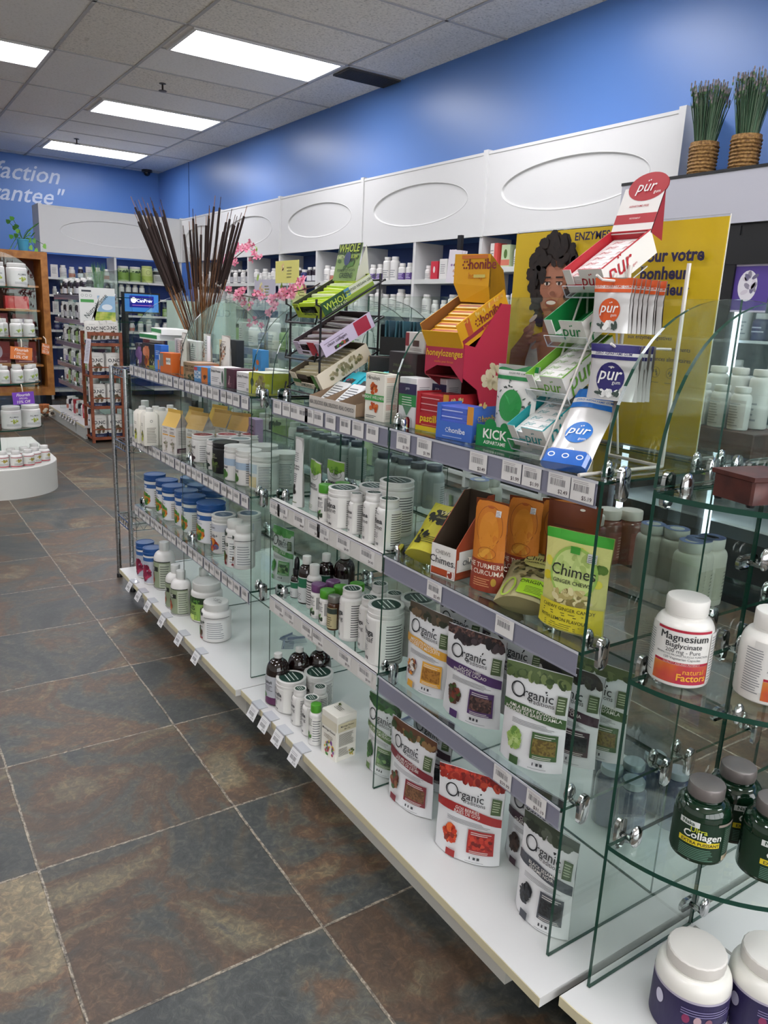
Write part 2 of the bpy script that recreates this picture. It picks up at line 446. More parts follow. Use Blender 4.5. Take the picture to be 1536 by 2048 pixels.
def acoustic(name, fleck):
    M, nt, b = nodes(name); tc = N(nt, 'ShaderNodeTexCoord')
    n = N(nt, 'ShaderNodeTexNoise'); n.inputs['Scale'].default_value = 55; n.inputs['Detail'].default_value = 5; n.inputs['Roughness'].default_value = .75
    nt.links.new(tc.outputs['Object'], n.inputs[0])
    nt.links.new(ramp(nt, n.outputs[0], fleck), b.inputs['Base Color'])
    b.inputs['Roughness'].default_value = .9
    return M
BLUE = paint('blue_wall_paint', '557ec0', .36)
BLUE2 = mat('27417f', .5)
TILE = acoustic('acoustic_tile', [(.30,'9d968a'),(.44,'e4ddd0'),(.6,'f3ece0')])
TILE2 = acoustic('smooth_acoustic_tile', [(.30,'cdc8c0'),(.42,'ebe7e0'),(.6,'f2eee8')])
GRID = mat('b5b1ab', .5)

m = MB(); m.box(XL, YF, -.05, XW, YB, 0, slate()); struct(m, 'floor', smooth=False)
m = MB(); m.box(XW, YF, 0, XW+.1, YB, H+.1, BLUE); struct(m, 'wall_right', smooth=False)
m = MB(); m.box(XL, YB, 0, XW+.1, YB+.1, H+.1, BLUE); struct(m, 'wall_back', smooth=False)
m = MB(); m.box(XL-.1, YF, 0, XL, YB+.1, H+.1, paint('pale_wall_paint', 'cfcdc6', .6)); struct(m, 'wall_left', smooth=False)
m = MB(); PWF = paint('pale_wall_paint', 'c9cbcc', .6)
m.box(XL-.1, YF-.1, 0, XW+.1, YF, .35, PWF); m.box(XL-.1, YF-.1, 2.75, XW+.1, YF, H+.1, PWF); m.box(XL-.1, YF-.1, .35, -2.9, YF, 2.75, PWF); m.box(3.5, YF-.1, .35, XW+.1, YF, 2.75, PWF); struct(m, 'wall_front', smooth=False)
# shop window with daylight behind the camera
m = MB(); DL = emit('daylight_glass', 'eef0f2', DAY_S)
m.box(-2.9, YF-.06, .35, 3.5, YF-.05, 2.75, DL)
for x in (-2.9, -1.3, .3, 1.9, 3.44): m.box(x, YF-.08, .35, x+.06, YF+.02, 2.75, mat('55575a', .4))
m.box(-2.9, YF-.08, .35, 3.5, YF+.02, .41, mat('55575a', .4)); m.box(-2.9, YF-.08, 2.69, 3.5, YF+.02, 2.75, mat('55575a', .4)); struct(m, 'window_1', smooth=False)
m = MB(); m.box(XW-.004, 10.895, 2.315, XW, 10.905, H, mat('1d2c55', .6)); struct(m, 'trim_1', smooth=False)

# ceiling of lay-in tiles: cells are separate quads so that two kinds of tile can mix
def grid_cells():
    cells = []; bars = []; xs = [-3.6, -2.28, -1.0, .24, 1.48, 2.10, 3.40, XW]
    for a, b_ in zip(xs, xs[1:]):
        bars.append((a-.012, YF, a+.012, YB))
        step = .62 if (a, b_) == (2.10, 3.40) else 1.24
        k = math.floor((YF-5.80)/step); y = 5.80+k*step
        while y < YB:
            y0, y1 = max(y, YF), min(y+step, YB)
            if y1 > y0: cells.append((a, y0, b_, y1)); bars.append((a, y0-.010, b_, y0+.010))
            y += step
    return cells, bars
cells, bars = grid_cells()
m = MB(); r2 = random.Random(4)
for c in cells:
    big = c[2]-c[0] < .7 or c[1] < 5.3 or (abs(c[1]-7.04) < .02 and c[0] > 2)
    coarse = big and r2.random() < .75 or c[1] < 4.6
    if 1.4 < c[0] < 1.6 and c[1] > 6.9: coarse = False
    if c[0] > 3.3 and 4.3 < c[1] < 5.2: coarse = True
    m.add([(c[0],c[1],H),(c[2],c[1],H),(c[2],c[3],H),(c[0],c[3],H)], [(3,2,1,0)], TILE if coarse else TILE2)
m.box(XL-.1, YF-.1, H+.12, XW+.1, YB+.1, H+.2, WHITE2)
struct(m, 'ceiling', smooth=False)
m = MB()
for b_ in bars: m.box(b_[0], b_[1], H-.006, b_[2], b_[3], H+.012, GRID)
struct(m, 'trim_2', smooth=False)

LAMP = emit('lamp_diffuser', 'fbfaff', LAMP_S)
def ceiling_light():
    r = thing('ceiling_light', None, None)
    m = MB()
    for (a, b_, c, d) in ((-.61,-.30,.61,-.275),(-.61,.275,.61,.30),(-.61,-.275,-.585,.275),(.585,-.275,.61,.275)):
        m.box(a, b_, -.012, c, d, .004, mat('d9d6d0', .5))
    m.build('light_frame', r, False)
    m = MB(); m.box(-.588, -.278, -.006, .588, .278, 0, LAMP); m.build('diffuser', r, False)
    return r
lights = [((2.76,6.11),'recessed ceiling light nearest the camera beside the dark vent'), ((2.76,8.59),'recessed ceiling light in the middle of the row, behind the sprinkler'),
          ((2.76,11.07),'recessed ceiling light farthest back, next to the dome camera'), ((.86,7.35),'recessed ceiling light cut off by the left edge of the photo'),
          ((2.76,3.63),None),((2.76,1.15),None),((.86,2.39),None),((.86,-.1),None),((-1.7,8.59),None),((-1.7,3.63),None),((-1.7,.5),None),((2.76,-1.33),None),((.86,4.87),None),((-1.7,6.1),None)]
for (x, y), lb in lights:
    place('ceiling_light', ceiling_light, (x, y, H-.004), 0, lb or 'recessed ceiling light outside the photo, over the near part of the shop', 'ceiling light', 'recessed ceiling lights' if lb else 'ceiling lights out of view')
def sprinkler():
    m = MB(); m.lathe([(.03,.0),(.03,-.004),(.008,-.006),(.008,-.05),(.02,-.055),(.035,-.058),(.036,-.062),(.004,-.064)], mat('3a332c', .4, .6), 14)
    return m.build('fire_sprinkler')
place('sprinkler', sprinkler, (2.437,7.386,H-.001), 0, 'bronze fire sprinkler on the speckled tile between two ceiling lights', 'sprinkler', 'ceiling sprinklers')
place('sprinkler', sprinkler, (2.401,10.5,H-.001), 0, 'small bronze fire sprinkler just in front of the farthest ceiling light', 'sprinkler', 'ceiling sprinklers')
m = MB(); m.lathe([(.075,0),(.075,-.03),(.05,-.035)], BLACK, 20); m.ball((0,0,-.035), .05, .05, .05, mat('0d0f14', .08), 14, 8)
tag(m.build('dome_camera', loc=(3.70,12.0,H-.001)), 'black dome security camera on ceiling in far corner', 'camera')
m = MB(); m.box(3.43, 5.845, H-.014, 3.925, 6.105, H-.004, mat('4b4845', .6))
for k in range(12): m.box(3.44, 5.855+k*.0205, H-.02, 3.915, 5.863+k*.0205, H-.012, mat('35332f', .5))
tag(m.build('air_vent', smooth=False), 'dark grille air vent in ceiling tile beside blue wall', 'vent')
# lettering on the back wall
F = plane((0, YB-.004, 0), (1,0,0), (0,0,1))
LET = mat('c9d3e6', .5)
for t, zz, xr in (('Satisfaction', 2.785, 2.54), ('guarantee"', 2.505, 2.60)):
    m = MB(); m.text(t, LET, .215, xr, zz, F, 'r', .012, .35)
    tag(m.build('wall_lettering', smooth=False), 'white script word %s painted on blue back wall' % ('ending in faction' if t[0] == 'S' else 'guarantee with closing quote mark'), 'lettering', 'script slogan on the back wall')

# ================================================================ FITTED SHELVING ON THE RIGHT AND BACK WALLS
XF = 3.65
def valance(m, w, h):
    """one header board with a sunk oval framed by a rounded bead; local x along, z up, front at y=0 facing -y"""
    n = 48; rx, rz = w*.385, h*.27; cx, cz = w/2, h*.5
    vs = []; fs = []; ms = []
    def P(x, y, z): vs.append((x, y, z)); return len(vs)-1
    rings = []
    for (q, y) in ((1.04,0),(1.03,-.002),(1.01,-.001),(.99,.008),(.97,.0105),(.95,.0105)):
        rings.append([P(cx+(rx+(q-1)*rz*1.6)*math.cos(2*PI*i/n), y, cz+(rz+(q-1)*rz*1.2)*math.sin(2*PI*i/n)) for i in range(n)])
    for a, b_ in zip(rings, rings[1:]):
        for i in range(n):
            j = (i+1) % n; fs.append((a[i], a[j], b_[j], b_[i]))
    fs.append(tuple(rings[-1]))
    # outer field
    per = []
    for i in range(n):
        a = 2*PI*i/n; c, s_ = math.cos(a), math.sin(a)
        t = min((w/2)/abs(c) if abs(c) > 1e-6 else 9e9, (h/2)/abs(s_) if abs(s_) > 1e-6 else 9e9)
        per.append(P(cx+c*t, 0, cz+s_*t))
    for i in range(n):
        j = (i+1) % n; fs.append((per[i], per[j], rings[0][j], rings[0][i]))
    # fill the four corners
    for (X, Z) in ((0,0),(w,0),(w,h),(0,h)):
        k = P(X, 0, Z)
        best = sorted(range(n), key=lambda i: (vs[per[i]][0]-X)**2+(vs[per[i]][2]-Z)**2)[:1][0]
        for d in (-1, 1):
            i, j = best, (best+d) % n
            fs.append((k, per[i], per[j]))
    m.add(vs, fs, WHITE)
    m.box(0, .0125, 0, w, .03, h, WHITE)
    m.box(0, -.004, 0, w, .03, .018, WHITE); m.box(0, -.004, h-.018, w, .03, h, WHITE)
ZB, ZT = 1.775, 2.315
r = thing('wall_shelving', 'long white shelving with oval header panels along the blue right wall', 'shelving')
edges = [2.81, 4.35, 5.93, 7.51, 9.09, 10.45]
for a, b_ in zip(edges, edges[1:]):
    w = b_-a; m = MB(); m.T = Matrix(((0,1,0,XF),(-1,0,0,b_),(0,0,1,ZB),(0,0,0,1)))
    valance(m, w, ZT-ZB); m.build('header_panel', r)
m = MB()
for a in edges: m.box(XF-.012, a-.022, ZB-.003, XF+.03, a+.022, ZT+.012, WHITE)
m.box(XF+.03, edges[0]-.022, ZB, XW, edges[0], ZT+.008, WHITE)
m.box(XF+.02, edges[0], ZT-.02, XW-.002, edges[-1], ZT, WHITE)
m.build('header_battens', r, False)
ups = [2.81, 3.56] + [4.35+.79*k for k in range(8)]
m = MB()
for u in ups: m.box(XF, u-.016, 0, XW-.006, u+.016, ZB, WHITE)
m.build('uprights', r, False)
m = MB(); m.box(XW-.012, 2.81, .1, XW-.006, 10.45, ZB, BLUE2); m.build('back_panel', r, False)
m = MB(); m.box(XF+.04, 2.81, 0, XW-.01, 10.45, .1, WHITE2); m.build('plinth', r, False)
zs_r = [.1, .36, .66, .96, 1.24, 1.495]
for i, (a, b_) in enumerate(zip(ups, ups[1:])):
    for k, z in enumerate(zs_r):
        zz = z+(.07 if (i < 2 and k == 5) else 0)
        if k < 3 and i > 3: continue
        m = MB(); m.box(XF+.002, a+.016, zz-.024, XW-.01, b_-.016, zz, WHITE); m.build('shelf', r, False)
        if k in (3, 4, 5):
            m = MB(); m.box(XF-.004, a+.02, zz-.03, XF+.002, b_-.02, zz+.004, PLAST2); m.build('label_strip', r, False)
BX0, BX1, YBF = 1.955, 3.66, 10.45
r = thing('wall_shelving', 'white shelving with oval header panel across the back of the shop', 'shelving')
m = MB(); m.T = Matrix.Translation((BX0, YBF, ZB)); valance(m, BX1-BX0, ZT-ZB); m.build('header_panel', r)
m = MB(); m.box(BX0-.045, YBF-.012, ZB, BX0, YBF+.38, ZT+.01, WHITE); m.box(BX0, YBF+.02, ZT-.02, BX1, YBF+.38, ZT, WHITE); m.build('header_battens', r, False)
m = MB()
for u in (BX0, 2.79, BX1-.02): m.box(u-.014, YBF+.01, 0, u+.014, YBF+.38, ZB, WHITE)
m.build('uprights', r, False)
m = MB(); m.box(BX0, YBF+.37, 0, BX1, YBF+.38, ZB, mat('2c4a96', .5)); m.build('back_panel', r, False)
zs_b = [.12, .40, .66, .86, 1.07, 1.285, 1.49]
for (a, b_) in ((BX0, 2.79), (2.79, BX1)):
    for z in zs_b:
        zz = z - (.0 if a < 2.5 else .0)
        m = MB(); m.box(a+.014, YBF+.004, zz-.026, b_-.014, YBF+.37, zz, WHITE); m.build('shelf', r, False)

# ================================================================ GLASS GONDOLAS
XC = 1.206
def arch_pts(xf, xb, z0, z1, n=14):
    c = (xf+xb)/2; a = (xb-xf)/2; P = []
    for i in range(2*n+1):
        t = PI - PI*i/(2*n)
        cx = math.copysign(abs(math.cos(t))**(2/2.4), math.cos(t)); sz = abs(math.sin(t))**(2/2.4)
        P.append((c+a*cx, z0+(z1-z0)*sz))
    return P
def arch_pane(m, y, xf, xb, z0, z1, th=.006):
    P = arch_pts(xf, xb, z0, z1); n = len(P)
    vs = [(x, y-th/2, z) for x, z in P] + [(x, y+th/2, z) for x, z in P]
    m.add(vs, [tuple(range(n)), tuple(reversed(range(n, 2*n)))], GLASS)
    m.add(vs, [(i, n+i, n+(i+1) % n, (i+1) % n) for i in range(n)], GEDGE)
def clamp(m, x, y, z, s=1, ver=True):
    """chrome capsule outside the pane, bolt through it and a domed grip on the inside"""
    n = 16; w, h, t = .0125, .028, .009
    vs = []; 
    for (k, q) in ((0, 1.0), (t*.75, 1.0), (t, .82)):
        for i in range(n):
            a = 2*PI*i/n; cx = w*math.cos(a); cz = w*math.sin(a) + (h-w)*(1 if math.sin(a) > 0 else -1)
            if not ver: cx, cz = cz, cx
            vs.append((x+cx*q, y-s*(.006+k), z+cz*q))
    fs = []
    for k in range(2):
        for i in range(n):
            j = (i+1) % n; fs.append((k*n+i, k*n+j, (k+1)*n+j, (k+1)*n+i))
    fs.append(tuple(2*n+i for i in range(n)))
    m.add(vs, fs, CHROME)
    m.tube([(x, y-s*.006, z), (x, y+s*.026, z)], .005, CHROME, 8)
    m.ball((x, y+s*.022, z+.012), .013, .008, .02, CHROME, 10, 6)
def pane(m, x0, y0, z0, x1, y1, z1, ax): m.box(x0, y0, z0, x1, y1, z1, GLASS, GEDGE, ax)
def rail(parent, x, y0, y1, z, tags, name='label_rail', mt=PLASTIC, h=.043, price=None, wh=.0):
    m = MB()
    m.box(x-.0035, y0, z-h, x-.0020, y1, z+.002, mt)
    m.box(x-.0035, y0, z+.0005, x+.014, y1, z+.002, mt)
    m.box(x-.0015, y0, z-h, x-.0005, y1, z-h+.004, mat('b9bac4', .3)); m.box(x-.0045, y0, z-.004, x-.003, y1, z, mat('c9cad2', .25))
    m.box(x-.0018, y0+.002, z-h+.004, x-.0012, y1-.002, z-.005, RAILBACK if mt is PLASTIC else mat('dad8d4', .4))
    o = m.build(name, parent, False)
    F0 = plane((x-.0042, 0, 0), (0,-1,0), (0,0,1))
    for k, ty in enumerate(tags):
        m = MB(); w = .048
        if isinstance(ty, tuple): ty, w = ty
        G = lambda a, b_, off=0, ty=ty: F0(-ty+a, z-h+b_, off)
        m.patch(mat('e4e2e0', .5), -w/2, .005, w/2, h-.004, G, 1, 1)
        if x < 1:
            m.lines(mat('9a8f94', .6), -w*.42, w*.3, .033, .038, 2, G, .3)
            m.bars(mat('5a5a60', .6), -w*.38, w*.3, .020, .031, 14, G)
            if price and k < len(price) and price[k]: m.text(price[k], mat('504448', .5), .0065, w*.42, .0085, G, 'r', .01)
        m.build('price_tag', o, False)
    return o
RAILBACK = mat('a9aab6', .4)

def gondola(label, xf, xb, ys, yk, zs, ztop, base, group, rails, detail=True, clampside=-1, kick=None):
    xc = (xf+xb)/2
    r = thing('glass_display_shelving', label, 'display shelving', group=group)
    bx0, bx1, by0, by1 = base
    m = MB(); m.box(bx0, by0, .100, bx1, by1, .12, WHITE)
    m.box(bx0-.001, by0, .101, bx0, by1, .119, mat('d8cfae', .5)); m.build('base_board', r, False)
    m = MB(); k0, k1 = kick or (by0+.13, by1-.1)
    m.box(bx0+.055, k0, 0, bx1-.055, k1, .099, mat('c9c6bd', .5)); m.build('toe_kick', r, False)
    for y in ys:
        m = MB(); pane(m, xf, y-.003, .121, xb, y+.003, zs[-1]+.0, 'y'); m.build('side_panel', r, False)
        m = MB(); arch_pane(m, y, xf, xb, zs[-1]+.008, ztop); m.build('arch_panel', r, False)
    m = MB(); pane(m, xc-.003, ys[0]+.006, .121, xc+.003, ys[-1]-.006, ztop, 'x'); m.build('centre_panel', r, False)
    for z in zs:
        for a, b_ in zip(ys, ys[1:]):
            for (x0, x1) in ((xf, xc-.004), (xc+.004, xb)):
                m = MB(); pane(m, x0, a+.004, z-.006, x1, b_-.004, z, 'z'); m.build('shelf', r, False)
    for i, z in enumerate(zs):
        for y in ys:
            s = 1 if y < ys[-1]-.01 else -1
            for x in ((xf+.035, xc-.035, xc+.035, xb-.035) if detail else (xf+.035, xc-.035)):
                m = MB(); clamp(m, x, y, z-.004, s); m.build('shelf_clamp', r)
    for (z, y0, y1, tg, pr, mt) in rails: rail(r, xf, y0, y1, z, tg, price=pr, mt=mt)
    return r
WR = mat('d9d7d3', .35)
A = gondola('glass display shelving nearest the camera, holding pouches and gum displays', .912, 1.50, [.762,1.338,1.913], None, [.418,.705,.985], 1.265,
    (.838, 1.574, .704, 1.948), 'glass display shelves down the middle', [
    (.985, .768, 1.334, [.796,.846,(.908,.044),.957,1.045,1.21,1.282], ['$5.19','$2.49','$1.99','$1.99','$3.49','$1.99','$1.99'], PLASTIC),
    (.985, 1.342, 1.908, [1.40,1.46,1.516,1.584,1.644,1.69,1.723,1.771,1.816,1.87], None, PLASTIC),
    (.705, .768, 1.334, [.94,1.148], [None,'$3.49'], PLASTIC), (.418, .768, 1.334, [.822,.91], ['$31.19','$29.99'], PLASTIC),
    (.705, 1.342, 1.908, [(y,.062) for y in (1.40,1.507,1.605,1.653,1.734,1.831,1.88)], ['$4.49']*7, WR), (.418, 1.342, 1.908, [(y,.062) for y in (1.39,1.484,1.619,1.678,1.784,1.845)], ['$9.99']*6, WR)], kick=(.838, 1.9))
B = gondola('glass display shelving in the middle distance, with tubs and cartons', .893, 1.487, [2.004,2.59,3.182], None, [.40,.69,.978], 1.26,
    (.822, 1.574, 1.952, 3.20), 'glass display shelves down the middle', [
    (z, a, b_, [a+.03+.052*k+(.01 if k % 3 else 0) for k in range(11)], None, PLASTIC) for z in (.978,.69,.40) for a, b_ in ((2.01,2.585),(2.595,3.178))], kick=(2.0, 3.05))
# rounded end of the near gondola
r = thing('glass_end_display', 'rounded glass end shelves at the lower right corner', 'display shelving')
def half_disc(cx, cy, R, n=28, a0=-PI, a1=0): return [(cx+R*math.cos(a0+(a1-a0)*i/n), cy+R*math.sin(a0+(a1-a0)*i/n)) for i in range(n+1)]
m = MB(); P = half_disc(XC, .690, .335); m.prism(P, .100, .120, WHITE); m.prism(half_disc(XC, .690, .337), .1005, .1195, mat('d8cfae', .5)); m.build('base_board', r, False)
m = MB(); m.prism(half_disc(XC, .70, .27), 0, .1, mat('c9c6bd', .5)); m.build('toe_kick', r)
m = MB(); m.box(XC-.003, .372, .1202, XC+.003, .668, .1212, mat('8d8b86', .5)); m.build('centre_strip', r, False)  # thin grey strip along the centre line of the base
def disc_shelf(m, cx, cy, R, z, th=.008, a0=-PI, a1=0):
    P = half_disc(cx, cy, R, 40, a0, a1); n = len(P)
    vs = [(x, y, z-th) for x, y in P] + [(x, y, z) for x, y in P]
    m.add(vs, [tuple(reversed(range(n))), tuple(range(n, 2*n))], GLASS)
    m.add(vs, [(i, (i+1) % n, n+(i+1) % n, n+i) for i in range(n)], GEDGE)
for z in (.408, .698, .988):
    m = MB(); disc_shelf(m, XC, .673, .288, z); m.build('shelf', r, False)
    for x in (.965, XC-.03, XC+.03): 
        m = MB(); clamp(m, x, .677, z-.004, -1); m.build('shelf_clamp', r)
for z in (.16, .56, .84):
    m = MB(); clamp(m, XC, .677, z, -1, False); m.build('shelf_clamp', r)
for x0, x1 in ((.924, XC-.002), (XC+.002, 1.488)):
    m = MB(); pane(m, x0, .674, .121, x1, .680, .99, 'y'); m.build('side_panel', r, False)
m = MB(); arch_pane(m, .677, .922, 1.49, .993, 1.262); m.build('arch_panel', r, False)
# ================================================================ PRODUCT MAKERS (local front faces -y, base at z=0)
def col(c):
    return c if not isinstance(c, str) else mat(c, .5)
def draw(m, F, ops, W, Hh, seed=1, fine=False):
    """prints a list of marks on a surface; x in units of W, z in units of Hh"""
    R = random.Random(seed)
    for o in ops:
        k = o[0]
        q = max(2, int(abs(o[3]-o[2])/.07)) if fine and k in 'bl' else 0
        if k == 'b': m.patch(col(o[1]), o[2]*W, o[4]*Hh, o[3]*W, o[5]*Hh, F, q or 10, 1 if fine else 8)
        elif k == 'w': m.patch(col(o[1]), o[2]*W, 0, o[3]*W, 0, F, 16, 3, lambda x, o=o: Hh*o[4](x/W), lambda x, o=o: Hh*o[5](x/W))
        elif k == 't': m.text(o[1], col(o[2]), o[3], o[4]*W, o[5]*Hh, F, o[7] if len(o) > 7 else 'c', o[6] if len(o) > 6 else 0, o[8] if len(o) > 8 else 0, rot=o[9] if len(o) > 9 else 0, lift=(o[3]**2/(5*W) if fine else (.0004 if W > .03 else 0)))
        elif k == 'l': m.lines(col(o[1]), o[2]*W, o[3]*W, o[4]*Hh, o[5]*Hh, o[6], F, rr=R, nx=q or 4)
        elif k == 'k': m.bars(col(o[1]), o[2]*W, o[3]*W, o[4]*Hh, o[5]*Hh, o[6], F, rr=R)
        elif k == 'o': m.oval(col(o[1]), o[2]*W, o[3]*Hh, o[4]*W, o[5]*Hh, F, 24)
        elif k == 'r': m.ring(col(o[1]), o[2]*W, o[3]*Hh, o[4], o[5], o[6], F)
        elif k == 's': m.blobs([col(c) for c in o[1]], o[2]*W, o[3]*Hh, o[4]*W, o[5]*Hh, o[6], o[7], F, R, o[8] if len(o) > 8 else .6)
        elif k == 'p': m.poly(col(o[1]), [(a*W, b_*Hh) for a, b_ in o[2]], F)
    return m
def vessel(name, r, h, body, cap, caph=.02, capr=.72, sh=.018, neck=None, ops=(), lidops=None, rim=False, n=44, seed=1, dome=0, lidz=0, taper=0, single=False):
    nk = neck or capr*.94; hs = h-caph-sh
    root = None if single else thing(name, None, None)
    P = [(r*.90, 0), (r*.985, r*.06), (r*(1-taper), r*.12), (r, hs-.001)]
    K = 6
    for i in range(1, K+1):
        a = PI/2*i/K
        P.append((r-(r-r*nk)*(1-math.cos(a)), hs+sh*math.sin(a)*.92))
    P += [(r*nk, h-caph+.001)]
    m = MB(); m.lathe(P, body, n)
    c0 = h-caph; rc = r*capr
    CP = [(rc*.98, c0+.0015), (rc, c0+.003), (rc, h-.0025), (rc*.96, h-.0004), (rc*.9, h)]
    if rim: CP = [(rc*.98, c0), (rc*1.0, c0+.002), (rc*1.0, c0+caph*.35), (rc*.97, c0+caph*.4), (rc*.97, h-.003), (rc*1.0, h-.002), (rc*.97, h), (rc*.88, h), (rc*.86, h-.0012)]
    if dome: CP = [(rc, c0+.0015), (rc, c0+caph*.6), (rc*.7, c0+caph*.75), (rc*.66, h-.002), (rc*.6, h)]
    c = m if single else MB(); c.lathe(CP, cap, n if rim else n+(n % 2), ridge=0 if rim else .02)
    if lidops:
        F = plane((0, 0, h-(.0012 if rim else 0)), (1,0,0), (0,1,0)); draw(c, F, lidops, rc, rc, seed)
    if ops:
        L = m if single else MB(); draw(L, cyl(r+.0002), ops, r, h, seed, True)
    if single: return m.build(name)
    m.build('body', root); c.build('lid', root)
    if ops: L.build('label_print', root, False)
    return root
G1 = '16392f'
def lid_seed(cc=G1): return [('o', cc, 0, 0, .80, .80)] + [('b', 'dfe6e0', -.55, .55, y-.035, y+.035) for y in (-.28, 0, .28)]
def ops_seed(word, sub, sz=.014):
    return [('l', '3b3d40', -1.0, .2, .70, .76, 2), ('t', word, INK, sz, .55, .52, .03, 'r'), ('t', sub, INK, sz*.95, .55, .40, -.005, 'r'),
            ('l', '77797c', -.8, .2, .22, .34, 4), ('k', '2e3033', -.7, .3, .08, .13, 6), ('k', '3c3e42', .75, 1.15, .30, .62, 12),
            ('b', 'e9e8e3', .70, 2.4, .06, .80), ('l', '45464a', 1.25, 2.3, .10, .76, 14)]
VEG = ['3c7a35', 'd9752e', '5f9a3e', 'b7352b', 'e2b13c', '23402a']
def food_m(k):
    return {'cocoa': food('cocoa_nibs', [(.2,'2a1d1c'),(.6,'4b3230'),(.9,'6b4b42')], 220), 'yellow': food('seed_powder', [(.2,'8a5a20'),(.6,'a8742c')], 260),
            'green': food('green_powder', [(.2,'5b4a22'),(.7,'7b6a32')], 260), 'goji': food('goji_berries', [(.1,'6e1410'),(.5,'a8231a'),(.9,'c9412c')], 150),
            'dark': food('black_seed', [(.2,'17181b'),(.7,'2e3034')], 260), 'brown': food('brown_powder', [(.2,'5a3b26'),(.7,'7a5436')], 260), 'leaf': food('leaf_print', [(.2,'1d3a20'),(.6,'3c6b34'),(.9,'86a868')], 120)}[k]

def surf(w, h, d, seed, crumple=.0022, gus=.55, zag=0):
    """front and back of a stand-up pouch as functions of (x, z)"""
    sd = V3((seed*3.7, seed*1.3, 0))
    def T(u, v):
        t = d/2*(1-v)**.62*(max(0, 1-abs(u)**2.6)) if v < .93 else d/2*(.07)**.62*(1-abs(u)**2.6)*(1-(v-.93)/.07)
        return t
    def F(x, z, off=0.0, side=-1):
        u = max(-1, min(1, 2*x/w)); v = max(0, min(1, z/h))
        y = side*(T(u, v)+off)
        q = V3((x*22, z*16, side*.7))+sd
        y += noise.noise(q)*crumple*(1.6 if v > .6 else .8) + noise.noise(q*2.3)*crumple*.35
        zz = z + (1-v)**3*d*.22*(abs(u)**2)*0 + noise.noise(V3((x*9, seed, 3)))*.002*(v > .9)
        zz -= 0
        return V3((x*(1-.035*math.sin(PI*v)), y, zz))
    return F
def pouch(name, w, h, d, base, back, ops, seed=1, crumple=.0022, nx=18, ny=24, seal=None, tilt=0.0):
    root = thing(name, None, None)
    F = surf(w, h, d, seed, crumple)
    def grid(side, mt):
        vs = []; fs = []; ms = []
        for j in range(ny+1):
            for i in range(nx+1):
                x = -w/2+w*i/nx; z = h*j/ny
                vs.append(F(x, z, 0, side))
        for j in range(ny):
            for i in range(nx):
                k = j*(nx+1)+i; f = (k, k+1, k+nx+2, k+nx+1)
                fs.append(f if side < 0 else tuple(reversed(f)))
                ms.append(mt)
        return vs, fs, ms
    m = MB(); T = Matrix.Rotation(tilt, 4, 'X'); m.T = T
    a = grid(-1, base); b_ = grid(1, back); m.add(*a); m.add(*b_)
    k = nx+1; nb = len(a[0])
    vs = a[0][:k]+b_[0][:k]; m.add(vs, [(i, k+i, k+i+1, i+1) for i in range(nx)], back)
    m.build('bag', root)
    if ops:
        p = MB(); p.T = T; p.off = .0005
        draw(p, F, ops, w/2, h, seed); p.build('bag_print', root, False)
    return root
def org(bandc, title, sub, foodk, blobc, topc, seed):
    """white pouch print: logo lettering, coloured title band, food picture and window"""
    fm = food_m(foodk)
    R = random.Random(seed)
    o = [('b', fm if foodk in ('goji','cocoa') else (topc[0] if isinstance(topc, list) else topc), -1, 1, .90, .995), ('s', topc if isinstance(topc, list) else [topc], 0, .90, 1.9, .05, 26, .011, .6),
         ('r', INK, -.55, .745, .0150, .0150, .0026), ('r', INK, -.53, .75, .0125, .0135, .0010), ('t', 'rganic', INK, .0175, -.34, .700, .003, 'l'), ('t', 'traditions', INK, .0090, -.16, .655, -.003, 'l'), ('s', ['26282c'], .34, .80, .02, .01, 2, .003, .5),
         ('w', bandc, -1, 1, lambda u: .495+.02*math.cos(1.8*(u+.3))-.02*u, lambda u: .585+.03*math.cos(1.5*(u+.2))-.02*u),
         ('t', title, 'e9e6e0', .0066, 0, .567, .004), ('t', sub, 'e9e6e0', .0066, 0, .527, .004),
         ('l', '8d8d90', -.6, .75, .42, .475, 4),
         ('s', blobc, -.46, .27, .40, .19, 60, .0068, .75),
         ('b', bandc, .12, .86, .135, .40), ('b', fm, .16, .82, .185, .34), ('l', 'd9d5cf', .2, .8, .35, .39, 2), ('l', 'd9d5cf', .2, .8, .145, .178, 2),
         ('k', '3a3c40', .22, .55, .07, .10, 3), ('l', '9a9a9c', .1, .7, .04, .055, 1), ('b', bandc, -.52, -.22, .02, .10),
         ('b', '4b5d3c', .70, .97, .62, .80), ('l', 'b9c2a4', .73, .94, .66, .79, 5)]
    return o
